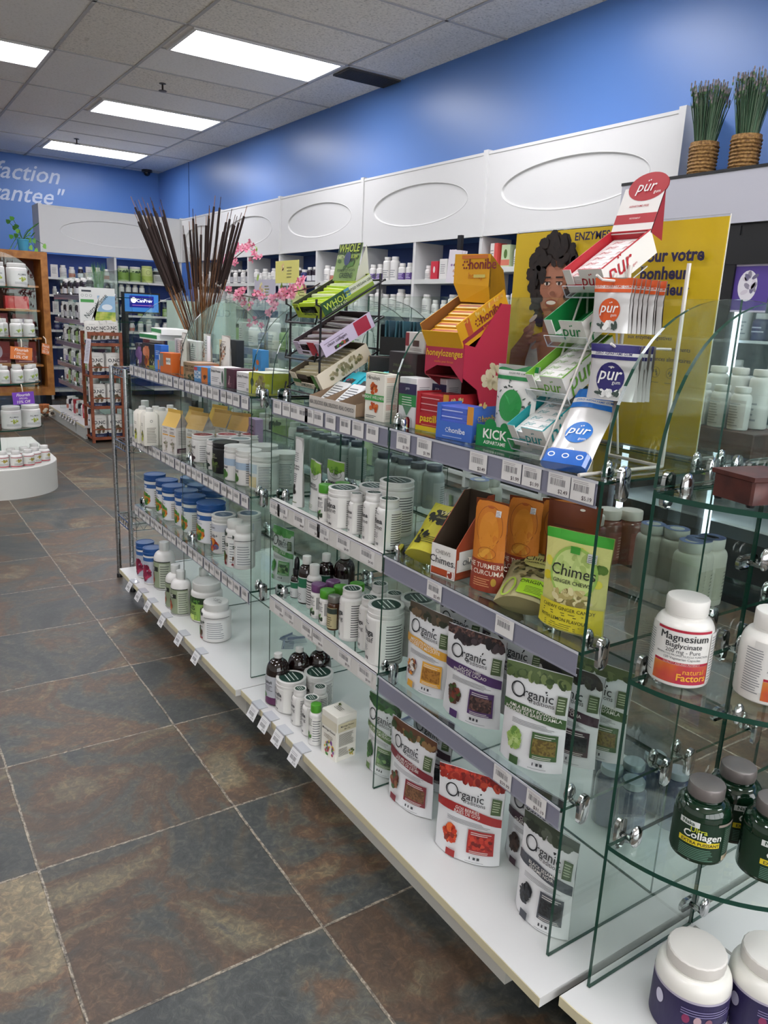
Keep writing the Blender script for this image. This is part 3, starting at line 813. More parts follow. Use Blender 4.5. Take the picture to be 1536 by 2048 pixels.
ORG = {
 'goji': ('a02b2b', 'GOJI BERRIES', 'BAIES DE GOJI', 'goji', ['c3391f','d8522c','e0672f','8a2a1c'], ['9a2a22','b5432f','7c1e1a']),
 'chestnut': ('7c2530', 'JUJUBE POWDER', 'POUDRE DE JUJUBE', 'brown', ['5e2018','7a3226','8a5a3a','3d5a2a'], ['5b3a28','3a4a2c','8a6a45']),
 'sesame': ('4a4d55', 'BLACK SESAME', 'SESAME NOIR', 'dark', ['23252a','33363c','1a1b1e'], ['3c4436','2b3028','565c50']),
 'yellow': ('dba23a', 'MESQUITE POWDER', 'POUDRE DE MESQUITE', 'yellow', ['5a3a2a','7b4a50','d98a2f','e8e4dc'], ['4c4234','6a5640','2f3326']),
 'cacao': ('4a2f60', 'CACAO NIBS', 'PEPITES DE CACAO', 'cocoa', ['4a3028','5e4034','7a3a2e','3d5a2a'], ['2b2326','43363a','1f1a1e']),
 'amla': ('3d5a33', 'AMLA BERRY POWDER', "POUDRE DE BAIES D'AMLA", 'green', ['8fae5a','a9c46c','6d9446','b9cf86'], ['55663c','3d4f2e','72804f']),
 'moringa': ('5f7a45', 'MORINGA LEAF', 'FEUILLE DE MORINGA', 'leaf', ['2f5a2c','4a7a3c','1f3f22'], ['2f5a30','4d7d3f','1f3d22']),
 'back': ('43303a', 'CHIA SEEDS', 'GRAINES DE CHIA', 'dark', ['3a2f2c','54423a'], ['2a2624','3c4030','221f22']),
 'bright': ('4f9a45', 'WHEAT GRASS', 'HERBE DE BLE', 'leaf', ['3f8a3a','5aa54c'], ['4a9a42','6ab358']),
}
SILVER = mat('e4e4e6', .30, 0, .3); SILVERB = mat('b4b6ba', .35)
def org_pouch(k, w=.150, h=.195, seed=3):
    c = ORG[k]
    return lambda: pouch('food_pouch', w, h, .05, SILVER, SILVERB, org(*c[:3], c[3], c[4], c[5], seed), seed)

def carton(name, w, d, h, base, fo=(), ro=(), lo=(), to=(), seed=1, b=.0012, tiltx=0):
    root = thing(name, None, None)
    m = MB(); m.rbox(-w/2, -d/2, 0, w/2, d/2, h, col(base), b); m.build('carton_body', root, False)
    p = MB()
    draw(p, plane((0,-d/2,0),(1,0,0),(0,0,1)), fo, w/2, h, seed); draw(p, plane((w/2,0,0),(0,1,0),(0,0,1)), ro, d/2, h, seed+1)
    draw(p, plane((-w/2,0,0),(0,-1,0),(0,0,1)), lo, d/2, h, seed+2); draw(p, plane((0,0,h),(1,0,0),(0,1,0)), to, w/2, d/2, seed+3)
    if p.v: p.build('carton_print', root, False)
    return root
def tray(name, w, L, h, outer, inner, tilt, fo=(), so=(), edge=None, notch=True, header=None, hops=(), t=.0018, lowf=1.0, hh=.07, lop=(), edge_w=.0016):
    """open cardboard display tray leaning back; returns (root, matrix) so that packs can be laid in it"""
    root = thing(name, None, None); T = Matrix.Rotation(tilt, 4, 'X')
    m = MB(); m.T = T
    O, I = col(outer), col(inner)
    def wall(x0, y0, z0, x1, y1, z1, ax):   # outside one colour, inside another
        vs = [(x0,y0,z0),(x1,y0,z0),(x1,y1,z0),(x0,y1,z0),(x0,y0,z1),(x1,y0,z1),(x1,y1,z1),(x0,y1,z1)]
        fs = [(0,3,2,1),(4,5,6,7),(0,1,5,4),(1,2,6,5),(2,3,7,6),(3,0,4,7)]
        ms = [O, col(edge) if edge else O, O, O, O, O]
        if ax == 'f': ms[4] = I
        if ax == 'l': ms[3] = I
        if ax == 'r': ms[5] = I
        if ax == 'k': ms[2] = I
        if ax == 'b': ms[1] = I
        m.add(vs, fs, ms)
    wall(-w/2, 0, 0, w/2, L, t, 'b')
    fh = h*lowf
    if notch:
        wall(-w/2, 0, t, -w*.30, t, fh, 'f'); wall(-w*.30, 0, t, w*.30 if not notch == 2 else -w*.1, t, fh*.35, 'f')
        wall(w*.30 if not notch == 2 else -w*.1, 0, t, w/2, t, fh, 'f')
    else: wall(-w/2, 0, t, w/2, t, fh, 'f')
    wall(-w/2, t, t, -w/2+t, L, h, 'l'); wall(w/2-t, t, t, w/2, L, h, 'r'); wall(-w/2+t, L-t, t, w/2-t, L, h, 'k')
    if edge:
        e = col(edge)
        for x in (-w/2-.0004, w/2-edge_w+.0004): m.box(x, t, h-.0012, x+edge_w, L, h+.0006, e)
        m.box(-w/2, -.0005, fh-.0012 if not notch else fh*.35-.001, w/2 if not notch else -w*.1, t*.7, fh+.0006 if not notch else fh*.35, e)
    m.build('tray_body', root, False)
    if header:
        m = MB(); m.T = T @ Matrix.Translation((0, L-t, h)) @ Matrix.Rotation(header, 4, 'X')
        m.box(-w/2, 0, 0, w/2, t, hh, col(outer)); draw(m, plane((0,0,0),(1,0,0),(0,0,1)), hops, w/2, hh); m.build('header_card', root, False)
    p = MB(); p.T = T
    draw(p, plane((0,0,0),(1,0,0),(0,0,1)), fo, w/2, h); draw(p, plane((w/2,L/2,0),(0,1,0),(0,0,1)), so, L/2, h); draw(p, plane((-w/2,L/2,0),(0,-1,0),(0,0,1)), lop, L/2, h)
    if p.v: p.build('tray_print', root, False)
    return root, T
def pur(m, F, c, x, z, s, bold=.004): 
    m.text('pur', col(c), s, x, z, F, 'c', bold, .18); m.oval(col(c), x+.02*s, z+s*.95, s*.07, s*.07, F, 8); m.oval(col(c), x+.22*s, z+s*1.0, s*.07, s*.07, F, 8)
def pur_tray(ec, full):
    def f():
        root, T = tray('gum_display_tray', .088, .135, .044, 'e8e5df', ec, math.radians(33), edge=ec, notch=2)
        p = MB(); p.T = T
        pur(p, plane((0,-.0006,0),(1,0,0),(0,0,1)), ec, .014, .014, .021); F = plane((.0446,.05,0),(0,1,0),(0,0,1)); pur(p, F, ec, -.008, .012, .031); p.text('gum', col(ec), .005, .026, .010, F)
        p.build('logo_print', root, False)
        if full:
            for i in range(7):
                for r_ in range(4):
                    if r_ < full:
                        m = MB(); m.T = T
                        y = .004+i*.0185; z = .003+r_*.009
                        m.rbox(-.040, y, z, .040, y+.0178, z+.0084, col('efecea'), .0008)
                        if r_ == full-1:
                            F = plane((0, y+.009, z+.0084), (1,0,0), (0,1,0)); pur(m, F, ec, -.018, -.006, .0105); m.patch(col(ec), .025, -.008, .037, .008, F, 1, 1)
                            pur(m, F, ec, .016, -.006, .0085)
                        else: m.patch(col('cfd6d2'), -.038, z+.001, .038, z+.002, plane((0,y-.0001,0),(1,0,0),(0,0,1)), 1, 1)
                        m.build('gum_pack', root, False)
        return root
    return f
def gum_bag(c, w, h, seed, big=True):
    def f():
        o = [('b', c, -1, 1, .86, .998), ('b', 'e2e0de', -1, 1, .80, .86), ('t', 'ZERO ASPARTAME GUM', col(c), .0042, 0, .815, .008), ('b', c, -1, 1, .735, .80),
             ('o', c, 0, .40, .60, .30*w/h), ('s', ['f1f0ee','d8d8d6'], 0, .14, .8, .06, 7, .007, .7), ('s', ['3c4a44'], -.4, .13, .3, .04, 3, .006, .4), ('s', ['3c4a44'], .4, .13, .3, .04, 3, .006, .4)]
        r = pouch('gum_bag', w, h, .020, mat('d6d4d3', .26, .15, .4), mat('a39a94', .35), o, seed, .0045, 16, 20)
        p = MB(); F = surf(w, h, .020, seed, .0045); G = lambda x, z, off=0: F(x, z, off+.0016)
        pur(p, G, 'f2f1ee', 0, h*.37, w*.24, .012); p.text('gum', col('f2f1ee'), w*.07, w*.15, h*.30, G); p.build('logo_print', r, False)
        return r
    return f
def gable(w, d, h, roof):
    root = thing('protein_carton', None, None); m = MB(); s = mat('ded9d4', .5)
    hb = h*.66
    m.box(-w/2, -d/2, 0, w/2, d/2, hb, s)
    vs = [(-w/2,-d/2,hb),(w/2,-d/2,hb),(w/2,d/2,hb),(-w/2,d/2,hb),(-w/2,0,h),(w/2,0,h)]
    m.add(vs, [(0,1,5,4),(2,3,4,5),(1,2,5),(3,0,4)], [col(roof), col(roof), mat('b7aba6', .5), mat('b7aba6', .5)])
    m.box(-w/2, -.0015, h-.002, w/2, .0015, h+.010, col(roof)); m.build('carton_body', root, False)
    p = MB(); F = plane((0,-d/2,0),(1,0,0),(0,0,1))
    for sx in (-.5, .5):
        draw(p, lambda x, z, o=0, sx=sx: F(x+sx*w/2, z, o), [('t','Sante', INK, .007, 0, .60, 0, 'c', .3), ('l','5a4a40',-.7,.7,.50,.56,2), ('b','e0a23c',-.8,.8,.44,.47), ('s',['b9ada0','9a8f80','6f7a5a'],0,.22,.9,.28,16,.005,.6), ('l','9a948f',-.6,.6,.04,.08,2)], w/4, h, 5)
    draw(p, plane((w/2,0,0),(0,1,0),(0,0,1)), [('l','8f8782',-.7,.7,.25,.6,9), ('b','4a2c3c',-.9,.9,.05,.16), ('l','d0c5bd',-.7,.7,.07,.14,2)], d/2, h, 4)
    p.build('carton_print', root, False)
    return root

MK = {}
def V(*a, **k): return lambda: vessel(*a, **k)
AMB = mat('1a0d0c', .08, 0, .8); GRN = mat('0e2a1a', .07, 0, .8); BLU = mat('1c4f8f', .38); BLU2 = mat('1d2b57', .12, 0, .6)
WH = PLAST
bl_ops = [('b','e6e7ea',-1.6,1.6,.04,.70), ('b','2f5f9e',-1.5,1.5,.60,.72), ('t','Vega',mat('e8eef6',.4),.010,-.1,.63,.02), ('l','6b7a90',-.9,.4,.50,.57,2), ('s',VEG,-.2,.28,1.5,.34,46,.010,.8), ('b','e9e9e6',.95,1.5,.08,.58), ('l','55585c',1.0,1.45,.1,.56,8)]
MK['blueL'] = V('powder_tub', .043, .136, WH, BLU, .026, 1.04, .006, .94, bl_ops, [('r','2d62a5',0,0,.036,.036,.002)], rim=True)
MK['blue'] = V('powder_tub', .050, .144, WH, BLU, .028, 1.04, .006, .94, bl_ops, [('r','2d62a5',0,0,.042,.042,.002)], rim=True)
MK['blb'] = V('powder_tub', .036, .149, WH, BLU, .028, 1.04, .006, .94, [('b','b4b9c4',-1.5,1.5,.05,.76),('b','e6e7ea',-1.45,-.1,.06,.60),('b','2f5f9e',-1.5,1.5,.66,.76),('t','ino',mat('2f5f9e',.4),.012,-.8,.48,.03),('s',['8a1f42','6b1433','b03a5c'],.25,.33,1.2,.42,40,.009,.8),('l','6b7a90',-1.1,-.3,.38,.46,2)], rim=True)
MK['chloro'] = V('liquid_bottle', .0345, .150, AMB, WHITE2, .014, .34, .045, .30, [('b','b9bcc2',-1.7,1.7,.03,.60),('b','5a2450',-1.7,1.7,.03,.17),('t','chlorophyll',INK,.0085,0,.45,.02),('l','3e4147',-.9,.9,.30,.42,4),('s',['4a8a3a','35702c'],-.3,.19,.5,.08,6,.012,.6),('p','20252c',[(-.9,.54),(-.2,.54),(-.3,.49),(-.8,.49)])])
MK['tubL'] = V('powder_tub', .043, .097, WH, WH, .022, 1.0, .006, .92, ops_seed('chlorella', 'poudre', .011), lid_seed(), rim=True)
MK['spTub'] = V('powder_tub', .038, .098, WH, WH, .020, 1.0, .006, .92, ops_seed('spirulina', 'spiruline', .0125), lid_seed(), rim=True)
MK['bigTub'] = V('powder_tub', .042, .132, WH, WH, .020, 1.0, .006, .92, ops_seed('spirulina', 'spiruline', .0125), lid_seed(), rim=True)
MK['morTub'] = V('powder_tub', .0449, .142, WH, WH, .024, .97, .008, .92, ops_seed('moringa', 'leaf', .0145), lid_seed(), rim=True)
for k, r, h, a, b_ in (('botS',.0223,.104,'spirulina','500mg'),('bot2',.0249,.104,'chlorella','500mg'),('moringa',.0316,.133,'moringa','2500mg'),('mor2',.0264,.133,'moringa','2500mg'),('spB1',.0188,.099,'spirulina','spiruline'),('spB2',.0244,.118,'spirulina','spiruline'),('spB3',.029,.115,'spirulina','spiruline')):
    MK[k] = V('supplement_bottle', r, h, WH, WH, .020, .78, .015, .72, ops_seed(a, b_, r*.40), lid_seed(), rim=True)
MK['greencap'] = V('supplement_bottle', .0178, .112, WH, mat('4f9a2e', .35), .022, .80, .012, .74, [('l','6f7c6a',-.9,.9,.5,.7,5),('s',['6d9a4a','4a7a34'],-.1,.22,1.2,.2,14,.006,.6),('b','e9e8e3',.8,2.2,.1,.7),('l','77797c',.9,2.1,.12,.68,9)])
sq = [('t','OMNI',INK,.006,0,.60,.02),('l','4d4f52',-.8,.8,.40,.56,4),('s',['2c3a2a','5c8a4a','3c4a3a'],0,.18,1.3,.2,16,.006,.7),('b','eceae6',.75,2.2,.1,.7),('k','3c3e42',.95,1.5,.3,.66,10),('l','77797c',1.6,2.1,.12,.68,9)]
MK['grnC'] = V('supplement_bottle', .0192, .094, WH, mat('4a9427', .35), .022, .98, .008, .8, sq)
MK['grn'] = V('supplement_bottle', .021, .094, WH, mat('4a9427', .35), .022, .95, .008, .8, sq)
MK['purp'] = V('supplement_bottle', .021, .094, WH, mat('6b3f70', .35), .022, .95, .008, .8, sq)
MK['whb'] = V('liquid_bottle', .021, .125, WH, WHITE2, .030, .66, .014, .6, [('l','2c2d33',-1.2,1.2,.10,.60,9),('b','25262e',-1.2,1.2,.62,.655)])
MK['brown'] = V('supplement_bottle', .0171, .091, mat('4a2c1a', .15, 0, .6), mat('8d8a84', .3, .6), .018, .95, .008, .8, [('b','b8ac84',-1.6,1.6,.06,.68),('b','2c3a32',-1.6,1.6,.50,.66),('l','4a4434',-.9,.9,.12,.44,5)])
dk = [('b','cfd3d2',-1.7,1.7,.04,.58),('b','1f6b4a',-1.7,1.7,.36,.56),('p','e3e6e4',[(-1.0,.06),(1.0,.06),(.35,.42)]),('l','5d6063',-.6,.6,.10,.25,4),('t','Cell',mat('dfe8e2',.4),.006,-.2,.45,.02)]
MK['dark'] = V('liquid_bottle', .0236, .137, AMB, WHITE2, .024, .52, .030, .46, dk)
MK['bigdark'] = V('liquid_bottle', .030, .152, AMB, WHITE2, .024, .46, .036, .42, [('b','b9bcbf',-1.7,1.7,.04,.5),('l','3e4147',-.9,.9,.10,.44,7)])
def dropper():
    r = vessel('dropper_bottle', .018, .085, AMB, BLACK, .018, .62, .018, .56, dk)
    m = MB(); m.lathe([(.0075,.085),(.0085,.09),(.0075,.112),(.004,.119),(0.0005,.121)], BLACK, 14); m.build('dropper_bulb', r)
    return r
MK['drop'] = dropper
MK['super_'] = V('powder_tub', .0415, .133, WH, WHITE2, .022, 1.0, .006, .92, [('b','c9ccd4',-1.6,1.6,.60,.78),('t','superfoods+',mat('2a3550',.4),.011,-.35,.44,.01),('t','ORGANIC',mat('4a4d55',.4),.006,-.1,.66,.02),('s',['a8331f','c9562c','d8842f','7a2a1c','4f6f9a'],-.2,.22,1.5,.26,44,.011,.8),('b','e6e6e3',.95,1.6,.08,.56),('l','66696d',1.0,1.5,.1,.54,7)], [('o','5d6f84',0,0,.74,.74),('l','c9d0d8',-.4,.4,-.2,.2,3)], rim=True)
gp = [('s',['26332c','3a4a3e'],-.5,.72,1.3,.08,26,.007,.35),('t','greens+',mat('1f3a2a',.4),.0155,-.30,.47,.03),('l','7d8084',-.6,.3,.38,.42,1),('s',['5a3a1c','a8412a','6d9a3a','3f6a2c','8a2438'],-.55,.22,1.2,.18,34,.009,.8),('b','dfe0de',.45,1.9,.10,.62),('l','8f9296',.6,1.7,.13,.58,8),('b','3a3c40',.35,2.1,.66,.672),('b','8a3038',-.1,.25,.07,.13)]
MK['super2'] = V('supplement_bottle', .0316, .155, WH, WHITE2, .026, .80, .020, .72, gp)
MK['grplus'] = V('supplement_bottle', .0375, .145, WH, WHITE2, .026, .76, .022, .70, gp)
MK['bigjar'] = V('powder_tub', .0516, .133, WH, WHITE2, .026, .82, .018, .78, [(o[0], *[x for x in o[1:]]) for o in gp], [('s',['2a2c30'],0,.1,1.3,.5,40,.0028,.25)])
MK['tallgr'] = V('powder_tub', .0558, .144, WH, WHITE2, .030, .90, .014, .86, [('b','93b85c',-2,2,.06,.66),('b','23361f',-2,2,.50,.66),('s',['3d6a2c','5f9440','2c4f24'],-.3,.55,2,.1,30,.010,.4),('t','GREENS',mat('1e2c1a',.4),.017,-.35,.33,.02),('l','40592c',-.8,.5,.22,.3,2),('s',['c8dc7a','a9c860'],-.2,.13,1.6,.08,16,.010,.6)])
lqo = [('b','1e2320',-1.8,1.8,.60,.62),('b','8f9a7d',-1.8,1.8,.05,.60),('b','1e2320',-1.7,.6,.40,.50),('t','GREENS',mat('e6eadd',.4),.0115,-.55,.425,.03),('s',['a8442c','c87a4a','e0b08a','7a2f20'],-.5,.20,1.0,.24,30,.008,.9),('b','b9c0ac',.75,1.8,.07,.58),('l','6a7064',.85,1.7,.1,.56,9),('b','1e2320',-1.8,1.8,.04,.052)]
MK['lq'] = V('liquid_bottle', .0369, .165, WH, PLAST2, .030, .46, .030, .42, lqo)
MK['lqB'] = V('liquid_bottle', .0412, .19, WH, PLAST2, .034, .48, .034, .44, lqo)
wl = lambda c, t: [('t',t,mat('34363a',.4),.010,-.3,.52,.02),('l','6b6e73',-.9,.3,.36,.46,3),('s',c,-.2,.18,1.3,.18,22,.009,.8),('b','e6e5e1',.8,1.6,.08,.70),('l','77797c',.9,1.5,.1,.68,8)]
MK['redtub'] = V('powder_tub', .039, .095, WH, WH, .016, 1.0, .005, .93, wl(['4a3a3c','5e4a4a'],'superfood'), [('o','9a3a42',0,0,.84,.84),('s',['d9c6c6'],0,0,.7,.7,8,.006,.3)], rim=True)
MK['greytub'] = V('powder_tub', .039, .099, WH, WH, .016, 1.0, .005, .93, wl(['2c3a34','3f5248'],'superfood'), [('o','6d7a7c',0,0,.84,.84)], rim=True)
MK['blk'] = V('powder_tub', .0433, .102, BLACK, BLACK, .018, 1.0, .006, .93, [('l','9aa07c',-1.0,.5,.5,.66,3),('s',['3a4a26','55682f','2a331d'],-.1,.26,1.6,.28,30,.010,.7)], rim=True)
MK['whtub'] = V('powder_tub', .0402, .108, WH, WHITE2, .020, 1.0, .006, .93, [('b','9fb4c9',-1.6,1.6,.46,.66),('o','2a3a5c',-.7,.70,.16,.05),('t','raw meal',mat('2c3440',.4),.008,-.3,.38,.02),('s',['3f6a2c','55873a'],-.4,.18,.9,.16,16,.011,.9),('l','66696d',.9,1.6,.1,.7,9)], rim=True)
MK['bigwh'] = V('powder_tub', .0446, .105, WH, WHITE2, .018, 1.0, .006, .93, [('b','b8c6d2',-1.6,1.6,.50,.76),('b','d8c69a',-1.6,.55,.10,.40),('o','2a3a5c',-.9,.62,.16,.06),('t','raw meal',mat('2c3440',.4),.009,-.4,.40,.02),('b','d2622e',-.8,-.4,.18,.24),('b','dedfdd',.6,1.7,.08,.76),('l','66696d',.7,1.6,.1,.74,14)], rim=True)
def tetra():
    r = thing('drink_carton', None, None); m = MB(); m.prism([(-.024,-.028),(.024,-.028),(.028,-.024),(.028,.024),(.024,.028),(-.024,.028),(-.028,.024),(-.028,-.024)], 0, .128, mat('dcd8cc', .45), .012); m.build('carton_body', r)
    c = MB(); c.lathe([(.013,.126),(.0135,.128),(.0135,.140),(.012,.141)], WHITE2, 18, ridge=.03); c.build('cap', r)
    p = MB(); draw(p, plane((0,-.028,0),(1,0,0),(0,0,1)), [('s',['d8d84a','c3cf3a','2c2f26'],-.1,.30,1.0,.3,18,.007,.8),('l','77755f',-.6,.6,.62,.72,2)], .026, .12, 3)
    draw(p, plane((.028,0,0),(0,1,0),(0,0,1)), [('l','8f8c80',-.7,.7,.1,.6,10),('r','4a4a44',0,.78,.005,.005,.0012)], .026, .12, 4); p.build('carton_print', r, False)
    return r
MK['carton'] = tetra
MK['mag'] = V('supplement_bottle', .0442, .131, mat('ece9e4', .3, 0, .3), mat('ece9e4', .35), .026, .70, .030, .66, [
    ('b','e6e4e0',-1.35,.98,.14,.71),('b','b3253c',-.92,.98,.670,.700),('t','Magnesium',INK,.0112,.03,.570,0),('t','Magnesium',INK,.0112,.037,.5715,0),('t','Bisglycinate',INK,.0080,.03,.487,0),('t','Bisglycinate',INK,.0080,.035,.488,0),('t','200 mg - Pure',mat('44464a',.5),.0062,.03,.423,0),
    ('t','PROMOTES PROPER MUSCLE FUNCTION',mat('66686c',.5),.0030,.03,.385,0),('t','120 Vegetarian Capsules',mat('55575b',.5),.0038,.03,.345,0),('b','b3253c',-.92,.98,.285,.315),('t','QUALITY ASSURED POTENCY',mat('e9c9c0',.5),.0028,.03,.29,0),
    ('b',food('sunburst_print',[(.35,'d9a048'),(.5,'cf6436'),(.62,'b8304a')],9,.4,'noise'),-.92,.98,.06,.283),('t','natural',mat('e8a43c',.4),.008,.45,.185,.012),('t','Factors',mat('f0b040',.4),.0105,.42,.105,.03),('b','e6e4e0',1.0,1.7,.08,.66),('l','8b8d90',1.05,1.65,.1,.64,16),('l','8b8d90',-1.6,-1.0,.12,.64,18)], n=40)
MK['col'] = V('supplement_bottle', .0421, .122, GRN, mat('7d7674', .35, .35), .022, .66, .026, .60, [
    ('b','14301f',-1.7,1.7,.06,.60),('b','dfe2e0',-.9,-.15,.52,.60),('t','Naka',mat('20402c',.4),.0065,-.55,.54,.02),('t','Ultra',mat('c9cf3f',.4),.0085,-.15,.455,.02),('t','Collagen',mat('eef0ea',.4),.0115,.0,.375,.03),('b','e6cf2e',-.85,.65,.27,.345),('t','EXTRA PUISSANT',INK,.0052,-.05,.285,.02),('l','6f9a86',-.8,.5,.08,.25,7),('b','2a4a38',.8,1.7,.08,.56),('l','7f9486',.85,1.6,.18,.54,12),('b','dccfb4',.85,1.45,.07,.14),('k','8a6a3c',.9,1.4,.08,.13,7),('b','9a8f86',.5,1.7,.575,.61)], n=40)
MK['prot'] = V('powder_tub', .0585, .135, mat('ece9e2', .3, 0, .3), mat('e4dfd9', .35), .024, .78, .026, .76, [
    ('b','2c2550',-2.2,2.2,.02,.60),('b','b9b2c4',-2.0,2.0,.585,.615),('t','Collagen',mat('f0eef4',.4),.018,.65,.16,.0,'c',.3),('o','8f2f5c',-.55,.36,.10,.06),('o','c0a0a8',-.25,.36,.10,.06),('o','8a5a6c',.05,.34,.10,.06),('l','8f88b4',-.7,.9,.42,.52,3),('l','6f68a0',-.6,.9,.24,.30,2),('o','cfcbe0',-1.35,.42,.14,.09),('l','8f88b4',1.2,1.9,.08,.5,9)], n=44)
CL = mat('c3c9c7', .12, 0, .5)
ink2 = [('b','c2c7c4',-1.7,1.7,.10,.62),('l','7a807d',-1.0,1.0,.14,.56,8)]
MK['clear'] = V('supplement_bottle', .030, .12, mat('aeb8b6', .2, 0, .4), mat('262c44', .35), .018, .72, .016, .66, ink2)
MK['clearb'] = V('supplement_bottle', .033, .12, mat('7a4a3e', .2, 0, .5), mat('d9d2c9', .35), .022, .80, .012, .72, [('b','8a4a3c',-1.7,1.7,.10,.62),('l','c0a89a',-1.0,1.0,.14,.56,8)])
MK['whlid'] = V('supplement_bottle', .031, .13, mat('cfcbc0', .3), mat('d3d1ca', .3), .020, .78, .016, .72, [('b','b9b6a6',-1.7,1.7,.10,.60),('l','6d6a60',-1.0,1.0,.14,.56,8)], [('r','6f7fb0',0,0,.024,.024,.010)])
MK['blub'] = V('supplement_bottle', .033, .14, BLU2, mat('9fa8b0', .3, .3), .018, .74, .022, .68, [('b','39456e',-1.7,1.7,.08,.5),('l','7682a8',-1.0,1.0,.12,.44,7)])
MK['fjar'] = V('powder_tub', .058, .14, WH, WH, .024, .92, .008, .86, [('b','d8dad6',-1.3,1.3,.12,.68),('t','ALLMAX',mat('55585c',.5),.010,0,.5,.02),('s',['aab84a','8f9a3a'],0,.34,.7,.14,12,.008,.5),('l','8f9296',-.8,.8,.14,.24,3)])
MK['fbot'] = V('supplement_bottle', .034, .105, WH, WH, .022, .74, .014, .68, [('b','d2d6d0',-1.3,1.3,.10,.62),('s',['aac05a','8aa04a'],0,.36,.7,.14,10,.007,.5),('l','84888a',-.8,.8,.14,.24,3)])
MK['fred'] = V('supplement_bottle', .036, .105, WH, WH, .022, .72, .016, .66, [('b','e2e2dc',-1.4,1.4,.12,.60),('b','b8505a',-1.6,1.6,.06,.13),('b','b8505a',-1.4,1.4,.60,.64),('s',['9a8a30','b5a040'],0,.42,.9,.12,12,.007,.5),('l','84888a',-.8,.8,.18,.3,3)])
# ================================================================ STOCK ON THE GONDOLAS
DESC = {'chloro':('dark chlorophyll bottle with white cap','bottle'), 'tubL':('white tub with green striped lid','tub'), 'botS':('small white bottle with green striped lid','bottle'),
 'bot2':('white bottle with green striped lid beside the green-capped bottle','bottle'), 'greencap':('slim white bottle with bright green cap','bottle'), 'drop':('small dark dropper bottle','bottle'),
 'dark':('dark bottle with white cap, green label','bottle'), 'bigdark':('broad dark bottle with grey label','bottle'), 'whb':('slim white bottle with tall white cap and black print','bottle'),
 'purp':('small white bottle with purple cap','bottle'), 'grn':('small white bottle with green cap','bottle'), 'brown':('small brown glass bottle with silver lid','bottle'),
 'moringa':('tall white moringa bottle with striped lid','bottle'), 'mor2':('white moringa bottle with striped lid','bottle'), 'morTub':('large white moringa tub','tub'),
 'spTub':('white spirulina tub with striped lid','tub'), 'bigTub':('tall white spirulina tub beside the glass divider','tub'), 'spB1':('smallest white spirulina bottle','bottle'),
 'spB2':('middle-sized white spirulina bottle','bottle'), 'spB3':('tallest white spirulina bottle','bottle'), 'grnC':('small white bottle with green cap','bottle'),
 'blueL':('white tub with blue lid','tub'), 'blue':('largest blue-lidded white tub, next to the superfoods tubs','tub'), 'blb':('narrow blue-lidded tub with berry picture','tub'),
 'super_':('white superfoods tub with berry picture','tub'), 'super2':('slim white greens bottle behind the broad one','bottle'), 'grplus':('broad white greens bottle in front of the slim one','bottle'),
 'bigjar':('stout white greens jar with handwriting on its lid','jar'), 'tallgr':('white jar with lime green grass label','jar'), 'lq':('white liquid bottle with olive label','bottle'),
 'lqB':('largest white liquid bottle with olive label','bottle'), 'redtub':('white tub with dark red lid centre','tub'), 'greytub':('white tub with grey-green lid centre','tub'), 'blk':('black tub with green leaf label','tub'),
 'whtub':('white raw meal tub, pale blue label','tub'), 'bigwh':('broad raw meal tub, cream label','tub'), 'carton':('cream drink carton with white cap','carton'),
 'mag':('white magnesium bottle','bottle'), 'col':('dark green collagen bottle','bottle'), 'prot':('big white collagen tub with purple label','tub'),
 'clear':('clear bottle with dark blue cap','bottle'), 'clearb':('brown bottle with cream cap','bottle'), 'whlid':('pale bottle with lilac-ringed lid','bottle'), 'blub':('dark blue bottle with metallic cap','bottle')}
WHERE = {'A0':'base of nearest display','A3':'lower shelf of nearest display','A2':'middle shelf of nearest display','AX':'beyond the nearest display centre glass',
 'AXr':'seen behind the turmeric pouches','AXw':'far side, above the magnesium bottle','AXw2':'far side, behind the chews box','AXb':'low behind the end glass','B3':'front row, lower shelf, middle-distance display',
 'B3r':'rear row, lower shelf, middle-distance display','B0':'base of middle-distance display','B2':'middle shelf, middle-distance display','E2':'middle end shelf','E3':'lower end shelf','E0':'rounded base'}
ROT = {'A0':-98,'A3':-100,'A2':-96,'AX':60,'AXr':60,'AXw':70,'AXw2':60,'AXb':60,'B3':-85,'B3r':-85,'B0':-88,'B2':-88,'E2':-64,'E3':-66,'E0':-24}
count = {}; tot = {}
for k, x, y, z, g in ITEMS: tot[(k, g)] = tot.get((k, g), 0)+1
